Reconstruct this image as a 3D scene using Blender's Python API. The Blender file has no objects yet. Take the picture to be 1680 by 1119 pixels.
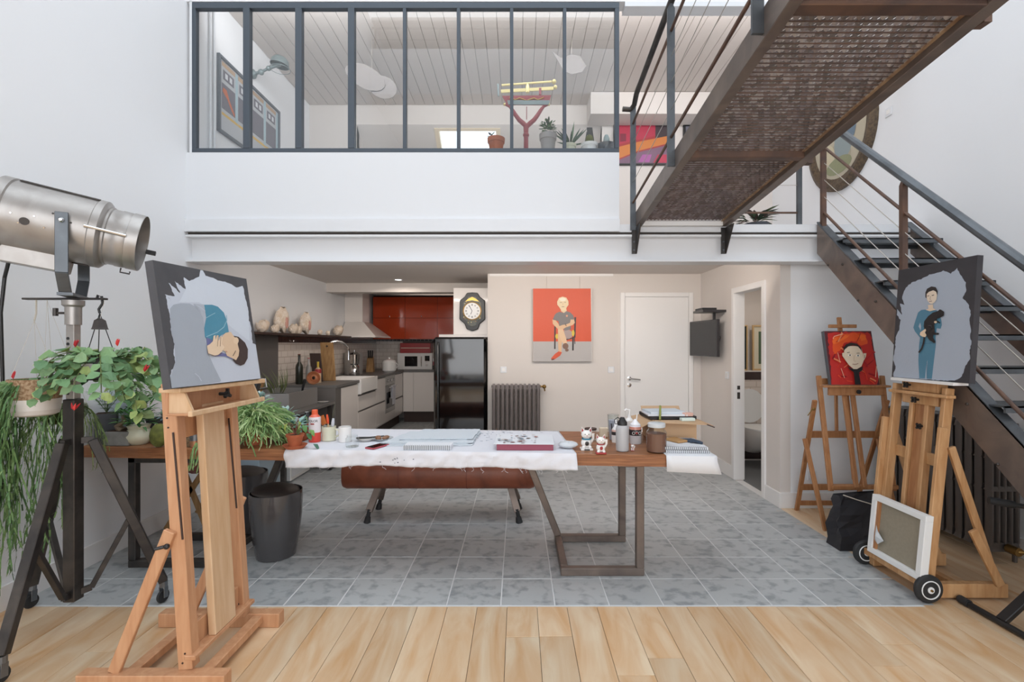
import bpy, bmesh, math, random
from mathutils import Vector as V, Matrix, Quaternion
random.seed(7)
R = random.Random(11)
SC = bpy.context.scene
C = SC.collection
# ------------------------------------------------------------------ camera, world, lights, exposure
H = 1.44; F = 784.0
cam = bpy.data.cameras.new('camera'); co = bpy.data.objects.new('camera', cam); C.objects.link(co)
co.location = (0, 0, H); co.rotation_euler = (math.pi/2, 0, 0)
cam.sensor_width = 36; cam.lens = F/1680*36; cam.shift_x = -10/1680; cam.shift_y = 5.5/1680
cam.clip_start = 0.02; cam.clip_end = 200
SC.camera = co
SC.view_settings.view_transform = 'Standard'; SC.view_settings.look = 'None'
SC.view_settings.gamma = 1; SC.view_settings.use_curve_mapping = False
SC.view_settings.exposure = 0.14
w = bpy.data.worlds.new('sky'); SC.world = w; w.use_nodes = True
bg = w.node_tree.nodes['Background']; bg.inputs[0].default_value = (0.86, 0.93, 1.0, 1); bg.inputs[1].default_value = 2.35

def area(name, loc, rot, sx, sy, power, col=(1, 1, 1)):
    l = bpy.data.lights.new(name, 'AREA'); l.shape = 'RECTANGLE'; l.size = sx; l.size_y = sy
    l.energy = power; l.color = col
    o = bpy.data.objects.new(name, l); C.objects.link(o); o.location = loc; o.rotation_euler = rot
    return o
# unseen area light added behind the camera, standing in for assumed window daylight
area('daylight_fill', (0.3, -3.3, 2.3), (math.radians(90), 0, 0), 5.2, 3.6, 150, (0.93, 0.96, 1.0))
# fill lights added out of sight behind the white beam, kitchen soffit and upper lintel
area('beam_fill_light', (0, 4.125, 2.25), (math.radians(97), 0, 0), 3.6, .10, 46, (1, .92, .85))
area('kitchen_fill_light', (-1.35, 8.1, 2.585), (0, 0, 0), 1.3, 1.5, 26, (1, .91, .83))
area('lintel_fill_light', (.3, 4.16, 4.47), (math.radians(95), 0, 0), 5.6, .2, 58, (.98, .98, 1.0))
def downlight_lamp(x, y, z, power, col=(1, .89, .79), size=.12):
    l = bpy.data.lights.new('downlight_lamp', 'AREA'); l.shape = 'DISK'; l.size = size; l.energy = power; l.color = col
    l.spread = math.radians(165)
    o = bpy.data.objects.new('downlight_lamp', l); C.objects.link(o); o.location = (x, y, z-.004)
DOWN = [(-1.65, 6.58, 2.33, 10), (2.9, 5.2, 2.33, 7)]  # second one is an unseen lamp added to brighten the toilet
for q in DOWN: downlight_lamp(*q)

# ------------------------------------------------------------------ helpers
def lin(c):
    if isinstance(c, str):
        c = [int(c[i:i+2], 16)/255 for i in (0, 2, 4)]
    return tuple(((x/12.92) if x <= .04045 else ((x+.055)/1.055)**2.4) for x in c[:3]) + (1.0,)
def W(px, py, d): return V(((px-850)*d/F, d, H-(py-565)*d/F))
MATS = {}
def mat(name, col, rough=.6, metal=0.0, vary=0.0, scale=8.0, bump=0.0, bscale=60.0, stretch=(1, 1, 1), col2=None,
        coat=0.0, emit=None, rnd=0.0, distort=0.0, ramp=(.35, .65), detail=4):
    m = bpy.data.materials.new(name); m.use_nodes = True; nt = m.node_tree; N = nt.nodes; L = nt.links
    b = N['Principled BSDF']; b.inputs['Roughness'].default_value = rough; b.inputs['Metallic'].default_value = metal
    b.inputs['Coat Weight'].default_value = coat; b.inputs['Coat Roughness'].default_value = .05
    c1 = lin(col); b.inputs['Base Color'].default_value = c1
    m.diffuse_color = c1
    out = None
    tc = N.new('ShaderNodeTexCoord'); mp = N.new('ShaderNodeMapping'); L.new(tc.outputs['Object'], mp.inputs[0])
    mp.inputs['Scale'].default_value = stretch
    if col2 or vary:
        nz = N.new('ShaderNodeTexNoise'); nz.inputs['Scale'].default_value = scale; nz.inputs['Detail'].default_value = detail
        nz.inputs['Distortion'].default_value = distort
        L.new(mp.outputs[0], nz.inputs['Vector'])
        rp = N.new('ShaderNodeValToRGB'); rp.color_ramp.elements[0].position = ramp[0]; rp.color_ramp.elements[1].position = ramp[1]
        if col2: ca, cb = c1, lin(col2)
        else:
            ca = tuple(min(1, x*(1-vary)) for x in c1[:3])+(1,); cb = tuple(min(1, x*(1+vary)) for x in c1[:3])+(1,)
        rp.color_ramp.elements[0].color = ca; rp.color_ramp.elements[1].color = cb
        L.new(nz.outputs[0], rp.inputs[0]); out = rp.outputs[0]
        if rnd:
            ad = N.new('ShaderNodeVectorMath'); ad.operation = 'ADD'; oi0 = N.new('ShaderNodeObjectInfo')
            ml = N.new('ShaderNodeMath'); ml.operation = 'MULTIPLY'; ml.inputs[1].default_value = 37.0
            L.new(oi0.outputs['Random'], ml.inputs[0]); L.new(tc.outputs['Object'], ad.inputs[0]); L.new(ml.outputs[0], ad.inputs[1]); L.new(ad.outputs[0], mp.inputs[0])
    if rnd:
        oi = N.new('ShaderNodeObjectInfo'); mr = N.new('ShaderNodeMapRange'); mr.inputs[3].default_value = 1-rnd; mr.inputs[4].default_value = 1+rnd
        L.new(oi.outputs['Random'], mr.inputs[0])
        hs = N.new('ShaderNodeHueSaturation'); L.new(mr.outputs[0], hs.inputs['Value'])
        if out: L.new(out, hs.inputs['Color'])
        else: hs.inputs['Color'].default_value = c1
        out = hs.outputs[0]
    if out: L.new(out, b.inputs['Base Color'])
    if bump:
        n2 = N.new('ShaderNodeTexNoise'); n2.inputs['Scale'].default_value = bscale; n2.inputs['Detail'].default_value = 3
        L.new(mp.outputs[0], n2.inputs['Vector'])
        bp = N.new('ShaderNodeBump'); bp.inputs['Strength'].default_value = bump; bp.inputs['Distance'].default_value = .004
        L.new(n2.outputs[0], bp.inputs['Height']); L.new(bp.outputs[0], b.inputs['Normal'])
    if emit: b.inputs['Emission Color'].default_value = lin(emit[0]); b.inputs['Emission Strength'].default_value = emit[1]
    MATS[name] = m
    return m
def glassmat(name, tint=(1, 1, 1), ior=1.45, rough=0.0):
    m = bpy.data.materials.new(name); m.use_nodes = True; nt = m.node_tree; N = nt.nodes; L = nt.links
    N.remove(N['Principled BSDF']); o = N['Material Output']
    tr = N.new('ShaderNodeBsdfTransparent'); tr.inputs[0].default_value = (*tint, 1)
    gl = N.new('ShaderNodeBsdfGlossy'); gl.inputs['Roughness'].default_value = rough
    lw = N.new('ShaderNodeLayerWeight'); lw.inputs[0].default_value = .5; f0 = ((ior-1)/(ior+1))**2
    pw = N.new('ShaderNodeMath'); pw.operation = 'POWER'; pw.inputs[1].default_value = 4.0; L.new(lw.outputs['Facing'], pw.inputs[0])
    fr = N.new('ShaderNodeMath'); fr.operation = 'MULTIPLY_ADD'; fr.inputs[1].default_value = 1-f0; fr.inputs[2].default_value = f0; L.new(pw.outputs[0], fr.inputs[0])
    mx = N.new('ShaderNodeMixShader'); L.new(fr.outputs[0], mx.inputs[0]); L.new(tr.outputs[0], mx.inputs[1]); L.new(gl.outputs[0], mx.inputs[2])
    L.new(mx.outputs[0], o.inputs[0]); MATS[name] = m; return m
def vcol(name, rough=.6, coat=0.0, bump=0.0):
    m = bpy.data.materials.new(name); m.use_nodes = True; nt = m.node_tree; b = nt.nodes['Principled BSDF']
    a = nt.nodes.new('ShaderNodeVertexColor'); a.layer_name = 'Col'; nt.links.new(a.outputs[0], b.inputs['Base Color'])
    b.inputs['Roughness'].default_value = rough; b.inputs['Coat Weight'].default_value = coat
    if bump:
        n2 = nt.nodes.new('ShaderNodeTexNoise'); n2.inputs['Scale'].default_value = 40
        tc = nt.nodes.new('ShaderNodeTexCoord'); nt.links.new(tc.outputs['Object'], n2.inputs['Vector'])
        bp = nt.nodes.new('ShaderNodeBump'); bp.inputs['Strength'].default_value = bump; bp.inputs['Distance'].default_value = .004
        nt.links.new(n2.outputs[0], bp.inputs['Height']); nt.links.new(bp.outputs[0], b.inputs['Normal'])
    MATS[name] = m; return m

class MB:
    def __init__(s): s.v = []; s.f = []; s.c = []; s.col = 'ffffff'
    def add(s, vs, fs, col=None):
        n = len(s.v); s.v += [tuple(x) for x in vs]
        for f in fs: s.f.append(tuple(n+i for i in f)); s.c.append(col or s.col)
        return s
    def box(s, x0, x1, y0, y1, z0, z1, col=None):
        vs = [(x0, y0, z0), (x1, y0, z0), (x1, y1, z0), (x0, y1, z0), (x0, y0, z1), (x1, y0, z1), (x1, y1, z1), (x0, y1, z1)]
        return s.add(vs, [(0, 3, 2, 1), (4, 5, 6, 7), (0, 1, 5, 4), (1, 2, 6, 5), (2, 3, 7, 6), (3, 0, 4, 7)], col)
    def hexa(s, b4, t4, col=None):
        return s.add(list(b4)+list(t4), [(0, 3, 2, 1), (4, 5, 6, 7), (0, 1, 5, 4), (1, 2, 6, 5), (2, 3, 7, 6), (3, 0, 4, 7)], col)
    def bar(s, p, q, w, t, side=(1, 0, 0), col=None):
        """rectangular section p->q; w measured along `side`, t across it"""
        p = V(p); q = V(q); a = (q-p).normalized(); sd = V(side); sd = (sd-a*sd.dot(a)).normalized(); n = a.cross(sd)
        o = [sd*(-w/2)+n*(-t/2), sd*(w/2)+n*(-t/2), sd*(w/2)+n*(t/2), sd*(-w/2)+n*(t/2)]
        return s.hexa([p+x for x in o], [q+x for x in o], col)
    def ring(s, c, a, r, n, ref=None, r2=None):
        a = V(a).normalized(); ref = V(ref) if ref else (V((0, 0, 1)) if abs(a.z) < .9 else V((1, 0, 0)))
        u = (ref-a*ref.dot(a)).normalized(); w_ = a.cross(u); r2 = r2 or r
        return [V(c)+u*r*math.cos(2*math.pi*i/n)+w_*r2*math.sin(2*math.pi*i/n) for i in range(n)]
    def loft(s, rings, cap=True, col=None, closed=False):
        n = len(rings[0]); b = len(s.v); s.v += [tuple(x) for r_ in rings for x in r_]; c = col or s.col
        m = len(rings)
        for k in range(m-1 if not closed else m):
            for i in range(n):
                a0 = b+k*n; a1 = b+((k+1) % m)*n
                s.f.append((a0+i, a0+(i+1) % n, a1+(i+1) % n, a1+i)); s.c.append(c)
        if cap and not closed:
            s.f.append(tuple(b+i for i in reversed(range(n)))); s.c.append(c)
            s.f.append(tuple(b+(m-1)*n+i for i in range(n))); s.c.append(c)
        return s
    def tube(s, pts, r, n=8, col=None, cap=True):
        pts = [V(p) for p in pts]; rs = r if isinstance(r, (list, tuple)) else [r]*len(pts); rings = []
        ref = None
        for i, p in enumerate(pts):
            a = (pts[min(i+1, len(pts)-1)]-pts[max(i-1, 0)])
            if a.length < 1e-9: a = V((0, 0, 1))
            a.normalize()
            if ref is None or abs(ref.dot(a)) > .97: ref = V((0, 0, 1)) if abs(a.z) < .9 else V((1, 0, 0))
            u = (ref-a*ref.dot(a)).normalized(); w_ = a.cross(u); ref = u
            rings.append([p+u*rs[i]*math.cos(2*math.pi*k/n)+w_*rs[i]*math.sin(2*math.pi*k/n) for k in range(n)])
        return s.loft(rings, cap, col)
    def lathe(s, c, prof, n=20, axis=(0, 0, 1), col=None, cap=True, cols=None):
        c = V(c); a = V(axis).normalized(); ref = V((0, 0, 1)) if abs(a.z) < .9 else V((1, 0, 0))
        u = (ref-a*ref.dot(a)).normalized(); w_ = a.cross(u)
        rings = [[c+a*h+(u*math.cos(2*math.pi*k/n)+w_*math.sin(2*math.pi*k/n))*max(r_, 1e-4) for k in range(n)] for (r_, h) in prof]
        f0 = len(s.f); s.loft(rings, cap, col)
        if cols:
            for k in range(len(prof)-1):
                for i in range(n): s.c[f0+k*n+i] = cols[k]
        return s
    def ball(s, c, r, n=10, m=6, sc=(1, 1, 1), col=None):
        c = V(c); rings = []
        for j in range(1, m):
            t = math.pi*j/m
            rings.append([c+V((r*sc[0]*math.sin(t)*math.cos(2*math.pi*k/n), r*sc[1]*math.sin(t)*math.sin(2*math.pi*k/n), -r*sc[2]*math.cos(t))) for k in range(n)])
        return s.loft(rings, True, col)
    def poly(s, pts, col=None): return s.add(pts, [tuple(range(len(pts)))], col)
    def prism(s, pts, off, col=None):
        pts = [V(p) for p in pts]; off = V(off); n = len(pts)
        fs = [tuple(range(n)), tuple(reversed(range(n, 2*n)))]+[(i, i+n, (i+1) % n+n, (i+1) % n) for i in range(n)]
        return s.add(pts+[p+off for p in pts], fs, col)
    def leaf(s, p, dirv, l, wd, up=(0, 0, 1), col=None, droop=.25):
        p = V(p); a = V(dirv).normalized(); up = V(up); sd = a.cross(up)
        if sd.length < .05: sd = a.cross(V((1, .3, 0)))
        sd.normalize(); n = sd.cross(a).normalized()
        m1 = p+a*l*.35; m2 = p+a*l*.7-n*l*droop*.4; t = p+a*l-n*l*droop
        return s.add([p, m1-sd*wd*.5+n*wd*.12, m1, m1+sd*wd*.5+n*wd*.12, m2-sd*wd*.38, m2, m2+sd*wd*.38, t],
                     [(0, 2, 1), (0, 3, 2), (1, 2, 5, 4), (2, 3, 6, 5), (4, 5, 7), (5, 6, 7)], col)
    def build(s, name, m, parent=None, smooth=False, bev=0.0, origin=None, loc=None):
        org = V(parent['_o']) if parent is not None else (V(origin) if origin is not None else s.base())
        me = bpy.data.meshes.new(name)
        me.from_pydata([tuple(V(p)-org) for p in s.v], [], s.f)
        bm = bmesh.new(); bm.from_mesh(me)
        usecol = isinstance(m, str) and m.startswith('vc')
        if usecol:
            ly = bm.loops.layers.float_color.new('Col') if hasattr(bm.loops.layers, 'float_color') else bm.loops.layers.color.new('Col')
            for f, c in zip(bm.faces, s.c):
                cc = lin(c)
                for l in f.loops: l[ly] = cc
        bmesh.ops.recalc_face_normals(bm, faces=bm.faces) if not getattr(s, 'flat', False) else None
        if bev:
            es = [e for e in bm.edges if len(e.link_faces) == 2 and e.calc_face_angle(0) > .6]
            bmesh.ops.bevel(bm, geom=es, offset=bev, segments=1, affect='EDGES', profile=.5, clamp_overlap=True)
        bm.to_mesh(me); bm.free()
        mm = MATS[m] if isinstance(m, str) else m
        me.materials.append(mm)
        if smooth:
            me.polygons.foreach_set('use_smooth', [True]*len(me.polygons))
            try: me.set_sharp_from_angle(angle=math.radians(35))
            except Exception: pass
        o = bpy.data.objects.new(name, me); C.objects.link(o)
        if parent is not None: o.parent = parent; o['_o'] = parent['_o']
        else: o.location = org; o['_o'] = tuple(org)
        return o
    def base(s):
        xs = [p[0] for p in s.v]; ys = [p[1] for p in s.v]; zs = [p[2] for p in s.v]
        return V(((min(xs)+max(xs))/2, (min(ys)+max(ys))/2, min(zs)))
def thing(name, label, cat, loc, group=None):
    o = bpy.data.objects.new(name, None); C.objects.link(o); o.location = loc; o['_o'] = tuple(loc); o.empty_display_size = .05
    o['label'] = label; o['category'] = cat
    if group: o['group'] = group
    return o
def tag(o, label, cat, group=None, kind=None):
    o['label'] = label; o['category'] = cat
    if group: o['group'] = group
    if kind: o['kind'] = kind
    return o
def struct(o, label=None):
    o['kind'] = 'structure'
    if label: o['label'] = label
    return o
def stuff(o): o['kind'] = 'stuff'; return o
def circ(r, n=16, rx=None): return [(r*math.cos(2*math.pi*i/n), (rx or r)*math.sin(2*math.pi*i/n)) for i in range(n)]

# ------------------------------------------------------------------ materials
mat('wall_white', 'edeef0', .85, bump=.05, bscale=25)
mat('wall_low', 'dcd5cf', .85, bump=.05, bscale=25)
mat('paint_white', 'e0e2e5', .45)
mat('trim_white', 'eceae8', .5)
mat('beam_white', 'e6e7e9', .4)
mat('gap_dark', '4a4440', .9)
mat('grout', 'dcdddd', .9)
mat('tile_stone', '92979a', .42, col2='b4b8b9', scale=13, stretch=(1, 1.15, 1), bump=.25, bscale=22, rnd=.08, distort=.25, ramp=(.34, .50), detail=10)
mat('plank_wood', 'e2cfb2', .42, col2='c99a68', scale=1.6, stretch=(5, 1.0, 1), bump=.15, bscale=14, rnd=.11, distort=1.2, ramp=(.25, .75), detail=8)
mat('ceil_plank', 'cdc4bd', .6, rnd=.02)
mat('beech', 'd0a07a', .45, col2='c08c66', scale=6, stretch=(6, 6, .8), distort=.6, ramp=(.3, .7))
mat('beech_pale', 'dfbf9b', .45, col2='d3ad84', scale=5, stretch=(6, 6, .6), distort=.4)
mat('easel_honey', 'cba073', .45, col2='b98a5c', scale=6, stretch=(6, 6, .8), distort=.6)
mat('easel_brown', 'b58257', .5, col2='a06c44', scale=6, stretch=(6, 6, .8), distort=.6)
mat('slab_oak', 'a8714a', .4, col2='7c4c2c', scale=4, stretch=(.7, 5, 22), distort=1.6, bump=.3, bscale=20, ramp=(.32, .66), detail=8)
mat('steel_brown', '685e59', .42, .5, col2='887a70', scale=5, distort=1, ramp=(.3, .75), detail=8, bump=.08)
mat('steel_rust', '72584a', .5, .5, col2='5a4a44', scale=6, distort=1, detail=8)
mat('steel_grey', '686d72', .38, .6, col2='54585c', scale=5, distort=1, detail=6)
mat('steel_dark', '3c3a3a', .4, .6, col2='55504c', scale=7, distort=.8, detail=6)
mat('frame_dark', '4d555e', .45, .2)
mat('mesh_scale', '6e6462', .5, .5, col2='8d8282', scale=7, distort=.5, ramp=(.25, .8))
mat('rust_edge', 'b0977c', .6, .2, col2='8c705a', scale=30)
mat('cable', 'b9b4ac', .35, .8)
mat('projector_metal', 'b4b1ae', .36, .6, col2='97918c', scale=6, distort=1.5, ramp=(.2, .8), detail=8)
mat('projector_dark', '4a4644', .5, .5)
mat('black_plastic', '1f1f20', .45)
mat('black_gloss', '0b0b0c', .08, coat=1); mat('clock_black', '141415', .35)
mat('bag_black', '26262b', .55, bump=.4, bscale=10)
mat('bin_grey', '4a494b', .18, coat=.5)
mat('bin_lid', '3a3634', .5)
mat('leather', '8a4c34', .42, col2='6e3a28', scale=5, bump=.2, bscale=80, distort=.8)
mat('leather_dark', '6b2e20', .5)
mat('cloth_white', 'dfe0e6', .85, bump=.3, bscale=30)
mat('paper', 'e2e4e8', .8)
mat('paper_rough', 'cfd6dc', .85, bump=.5, bscale=40)
mat('cardboard', 'c9a784', .8)
mat('terracotta', 'b0603e', .75, vary=.12, scale=14)
mat('soil', '4b3526', .95)
mat('concrete', '8b8b88', .85, vary=.12, scale=20, bump=.4)
mat('pot_dark', '4a4d53', .6)
mat('cream', 'd9d7bf', .4, vary=.05)
mat('cork', 'b49a7c', .9, col2='8c6d50', scale=90, ramp=(.4, .6))
mat('cork_white', 'ded6cf', .85, vary=.05, scale=30)
mat('string', 'c8c0b4', .8)
mat('chrome', 'c8c8c8', .12, 1.0)
mat('stainless', 'b9b7b4', .36, .7)
mat('counter_grey', '6d6b69', .4)
mat('panel_grey', '66625f', .5)
mat('cabinet_white', 'e9e2dc', .3, coat=.3)
mat('red_gloss', 'd9532c', .14, coat=.8)
mat('fridge_trim', '2a2a2b', .25)
mat('ceramic', 'f0eeeb', .15, coat=.5)
mat('dark_tile', '33201e', .25, coat=.4)
mat('red_paint', 'a03032', .35)
mat('scale_red', '8d3a42', .4)
mat('brass', 'e0cf90', .35, .4)
mat('brass_valve', '8a6c3c', .35, .8)
mat('radiator_grey', '6a6260', .4, .35)
mat('radiator_dark', '66615e', .35, .5)
mat('tv_black', '333133', .3)
mat('screen_glass', '1a1a1c', .08)
mat('shell', 'd9c2a8', .5, col2='efe2d4', scale=25, distort=1)
mat('shell_pink', 'cf9a8c', .4)
mat('wood_board', 'b08a5c', .5, col2='946e44', scale=10, stretch=(4, 4, .6))
mat('wood_dark', '3d2c26', .5)
mat('copper', 'c08a68', .4, .6)
mat('tin', '7d8186', .35, .8)
mat('gold', 'b99a52', .35, .8)
mat('linen', '98907f', .9, vary=.04, scale=60)
mat('white_wood', 'eceeee', .5)
mat('lens_glow', 'ffffff', .3, emit=('ffffff', 6))
mat('toilet_floor', '6f7274', .5)
mat('plastic_clear', 'cfd4d8', .2)
mat('rubber', '27282a', .7)
mat('twig', '8a7256', .9)
mat('teal_metal', '7e8c8c', .35, .4)
mat('blob_grey', '827c79', .7)
mat('phone_red', 'b04a55', .4)
mat('water_grey', 'b4b4b6', .3)
mat('cocoa', '7a5442', .6)
mat('stone_brown', '8a6248', .5)
mat('pine', 'ecdcc2', .5)
glassmat('window_glass', (.95, .965, .97), 1.75)
glassmat('jar_glass', (.93, .95, .95), 1.45, .02)
glassmat('bowl_glass', (.55, .6, .5), 1.5, .05)
vcol('vc_metal', .42); MATS['vc_metal'].node_tree.nodes['Principled BSDF'].inputs['Metallic'].default_value = .15
vcol('vc', .6); vcol('vc_gloss', .3, .3); vcol('vc_paint', .45, 0, .25); vcol('vc_leaf', .5)
def brickmat(name, c1, c2, mortar, sc, axes, rough=.2):
    m = bpy.data.materials.new(name); m.use_nodes = True; nt = m.node_tree; N = nt.nodes; L = nt.links; b = N['Principled BSDF']
    tc = N.new('ShaderNodeTexCoord'); sp = N.new('ShaderNodeSeparateXYZ'); cb = N.new('ShaderNodeCombineXYZ')
    L.new(tc.outputs['Object'], sp.inputs[0]); L.new(sp.outputs[axes[0]], cb.inputs[0]); L.new(sp.outputs[axes[1]], cb.inputs[1])
    br = N.new('ShaderNodeTexBrick'); L.new(cb.outputs[0], br.inputs[0]); br.inputs['Scale'].default_value = sc
    br.inputs['Color1'].default_value = lin(c1); br.inputs['Color2'].default_value = lin(c2); br.inputs['Mortar'].default_value = lin(mortar)
    br.inputs['Mortar Size'].default_value = .02; br.inputs['Brick Width'].default_value = .5; br.inputs['Row Height'].default_value = .25
    L.new(br.outputs[0], b.inputs[0]); b.inputs['Roughness'].default_value = rough
    bp = N.new('ShaderNodeBump'); bp.inputs['Strength'].default_value = .5; bp.inputs['Distance'].default_value = .003; bp.invert = True
    L.new(br.outputs[1], bp.inputs['Height']); L.new(bp.outputs[0], b.inputs['Normal']); MATS[name] = m
brickmat('subway_y', 'dcd2c9', 'd5cbc2', 'c3b6ab', 3.3, (1, 2)); brickmat('subway_x', 'dcd2c9', 'd5cbc2', 'c3b6ab', 3.3, (0, 2))

XL = -2.79; XR = 3.40; XW = 2.31; DM = 4.02
# ------------------------------------------------------------------ floor
fl = struct(MB().box(XL-.1, XR+.1, -3.6, 9.6, -.12, -.0125).build('floor', 'grout', origin=(0, 0, 0)))
fl['_o'] = (0, 0, 0)
def bevbox_mesh(name, sx, sy, sz, m, bev=.003):
    o = MB().box(-sx/2, sx/2, -sy/2, sy/2, -sz, 0).build(name, m, origin=(0, 0, 0), bev=bev); me = o.data
    bpy.data.objects.remove(o); return me
MB().box(XL, 2.304, 2.622, 6.12, -.012, -.0016).box(XL, -.3, 6.12, 9.4, -.012, -.0016).build('grout', 'grout', fl)
tme = bevbox_mesh('tile', .2935, .2935, .010, 'tile_stone', .0015)
for j in range(23):
    for k in range(-10, 7):
        x = .204+.3*k+.15; y = 2.635+.3*j+.15
        if y > 6.1 and x > -.3: continue
        if y > 9.4: continue
        t = bpy.data.objects.new('tile', tme); C.objects.link(t); t.parent = fl
        t.location = (x, y, R.uniform(-.0008, .0008)); t.rotation_euler = (0, 0, R.choice((0, math.pi)))
PWD = .164
xk = -.06-.164*17
ki = 0
while xk < XR:
    x0 = max(xk, XL); x1 = min(xk+PWD, XR); ki += 1
    segs = []
    y = .55+R.uniform(0, 1.3); ytop = 2.625 if (x0+x1)/2 < 2.28 else 4.2
    y0 = .5
    while y0 < ytop:
        y1 = min(y, ytop)
        if ytop-y1 < .25: y1 = ytop
        segs.append((y0, y1)); y0 = y1; y = y1+R.uniform(.9, 1.9)
    if x1-x0 > .02:
        for a, b in segs:
            xa = max(x0, 2.306) if (a > 2.6) else x0
            if ytop > 3 and x0 < 2.3 < x1: pass
            o = MB().box(x0+.001, x1-.001, a+.001, b-.001, -.0055, R.uniform(-.0007, .0005)).build('plank', 'plank_wood', fl, bev=.0012)
    xk += PWD
MB().box(XL, XR, -3.5, 2.6225, -.0118, -.006).box(2.306, XR, 2.6225, 4.2, -.0118, -.006).build('subfloor', 'wood_dark', fl)
pm = MB(); xk = -.06-.164*17
while xk < XR:
    pm.box(max(xk, XL)+.001, min(xk+PWD, XR)-.001, -3.5, .499, -.012, 0); xk += PWD
o = pm.build('plank', 'plank_wood', fl); stuff(o)
MB().box(XW+.09, XR, 4.32, 6.04, -.012, .001).build('toilet_flooring', 'toilet_floor', fl)

# ------------------------------------------------------------------ walls
def wbox(name, m, *boxes, bev=0):
    b = MB()
    for q in boxes: b.box(*q)
    return struct(b.build(name, m, origin=(0, 0, 0), bev=bev))
wbox('wall_left', 'wall_white', (XL-.1, XL, -3.6, 9.5, -.1, 7.6))
wbox('wall_right', 'wall_white', (XR, XR+.1, -3.6, 6.5, -.1, 7.6))
wbox('wall_rear', 'wall_white', (XL-.1, XR+.1, -3.6, -3.5, -.1, 7.6))
DX0, DX1, DZ = 1.345, 2.155, 2.04
wbox('wall_back', 'wall_low', (-.385, DX0, 6.04, 6.14, -.1, 2.4), (DX1, XR, 6.04, 6.14, -.1, 2.4), (DX0, DX1, 6.04, 6.14, DZ, 2.4))
wbox('wall_recess_right', 'wall_low', (-.385, -.285, 6.141, 9.4, -.1, 2.65))
wbox('wall_kitchen_back', 'wall_low', (XL, -.285, 9.4, 9.5, -.1, 2.65))
WY0, WY1, WZ = 4.50, 5.09, 1.99
wbox('wall_toilet_side', 'wall_low', (XW, XW+.09, 4.21, WY0, -.1, 2.33), (XW, XW+.09, WY1, 6.04, -.1, 2.33), (XW, XW+.09, WY0, WY1, WZ, 2.33))
wbox('wall_front_lower', 'wall_white', (XW+.09, XR, 4.21, 4.31, -.1, 2.33))
wbox('ceiling_lower', 'wall_low', (XL, XR, 4.13, 6.04, 2.33, 2.375), (XL, -.3, 6.04, 6.95, 2.33, 2.375))
wbox('ceiling_kitchen', 'wall_low', (XL, -.285, 7.15, 9.4, 2.6, 2.65))
wbox('trim_1', 'wall_low', (XL, -.385, 6.95, 7.15, 2.20, 2.65))
# mezzanine slab, beam, parapet, lintel
wbox('floor_mezzanine', 'paint_white', (XL, XR, DM, 6.6, 2.385, 2.45))
wbox('trim_2', 'beam_white', (XL, XR, DM-.01, DM+.16, 2.345, 2.362), (XL, XR, DM+.07, DM+.09, 2.15, 2.345), (XL, XR, DM-.01, DM+.16, 2.135, 2.15))
wbox('trim_3', 'gap_dark', (XL, XR, DM+.02, DM+.1, 2.362, 2.385))
wbox('wall_parapet', 'paint_white', (XL, .851, DM, DM+.1, 2.45, 3.055), (XL, .851, DM-.025, DM, 2.385, 2.49))
wbox('trim_4', 'paint_white', (XL, .851, DM+.1, DM+.4, 3.095, 3.12))
wbox('wall_lintel', 'wall_white', (XL, XR, DM, DM+.12, 4.325, 7.6))
wbox('trim_5', 'paint_white', (.9, XR, DM, DM+.12, 4.285, 4.325))
# upper room
UZ = 4.64
wbox('wall_back_upper', 'wall_low', (XL, -2.16, 6.39, 6.5, 2.45, UZ+.1), (-2.16, 1.12, 6.39, 6.5, 4.38, UZ+.1), (1.12, XR, 6.39, 6.5, 2.45, UZ+.1))
wbox('trim_6', 'wall_low', (.92, XR, 6.05, 6.39, 4.36, UZ-.005))
cu = wbox('ceiling_upper', 'gap_dark', (XL, XR, DM+.12, 6.4, UZ+.02, UZ+.08)); cu['_o'] = (0, 0, 0)
pme = bevbox_mesh('ceiling_plank', .1255, 6.385-4.145, .02, 'ceil_plank', .003)
x = XL+.064
while x < XR:
    t = bpy.data.objects.new('plank', pme); C.objects.link(t); t.parent = cu; t.location = (x, (6.385+4.145)/2, UZ+.02); x += .129
# sloping roof with a roof window
def sl(x, s): return V((x, 6.39+.82*s, 4.38-.57*s))
b = MB(); nrm = V((0, .57, .82))*.06
for (x0, x1, s0, s1) in ((-2.16, -1.13, 0, 3.2), (-.24, 1.12, 0, 3.2), (-1.13, -.24, 0, .05), (-1.13, -.24, 1.0, 3.2)):
    q = [sl(x0, s0), sl(x1, s0), sl(x1, s1), sl(x0, s1)]; b.hexa(q, [p+nrm for p in q])
b.box(-2.2, -2.16, 6.4, 9.1, 2.45, 4.5); b.box(1.12, 1.16, 6.4, 9.1, 2.45, 4.5); b.box(-2.2, 1.16, 6.6, 9.1, 2.40, 2.45)
struct(b.build('ceiling_sloped', 'wall_low', origin=(0, 0, 0)))
b = MB()
for (x0, x1, s0, s1) in ((-1.13, -1.07, .05, 1.0), (-.30, -.24, .05, 1.0), (-1.07, -.30, .05, .09), (-1.07, -.30, .93, 1.0)):
    q = [sl(x0, s0), sl(x1, s0), sl(x1, s1), sl(x0, s1)]; q = [p-nrm*.2 for p in q]; b.hexa(q, [p+nrm*1.6 for p in q])
w2 = struct(b.build('window_2', 'pine', origin=(0, 0, 0))); w2['_o'] = (0, 0, 0)
q = [sl(-1.07, .09), sl(-.30, .09), sl(-.30, .93), sl(-1.07, .93)]
MB().hexa([p+nrm*.5 for p in q], [p+nrm*.55 for p in q]).build('window_pane', 'window_glass', w2)
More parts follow.
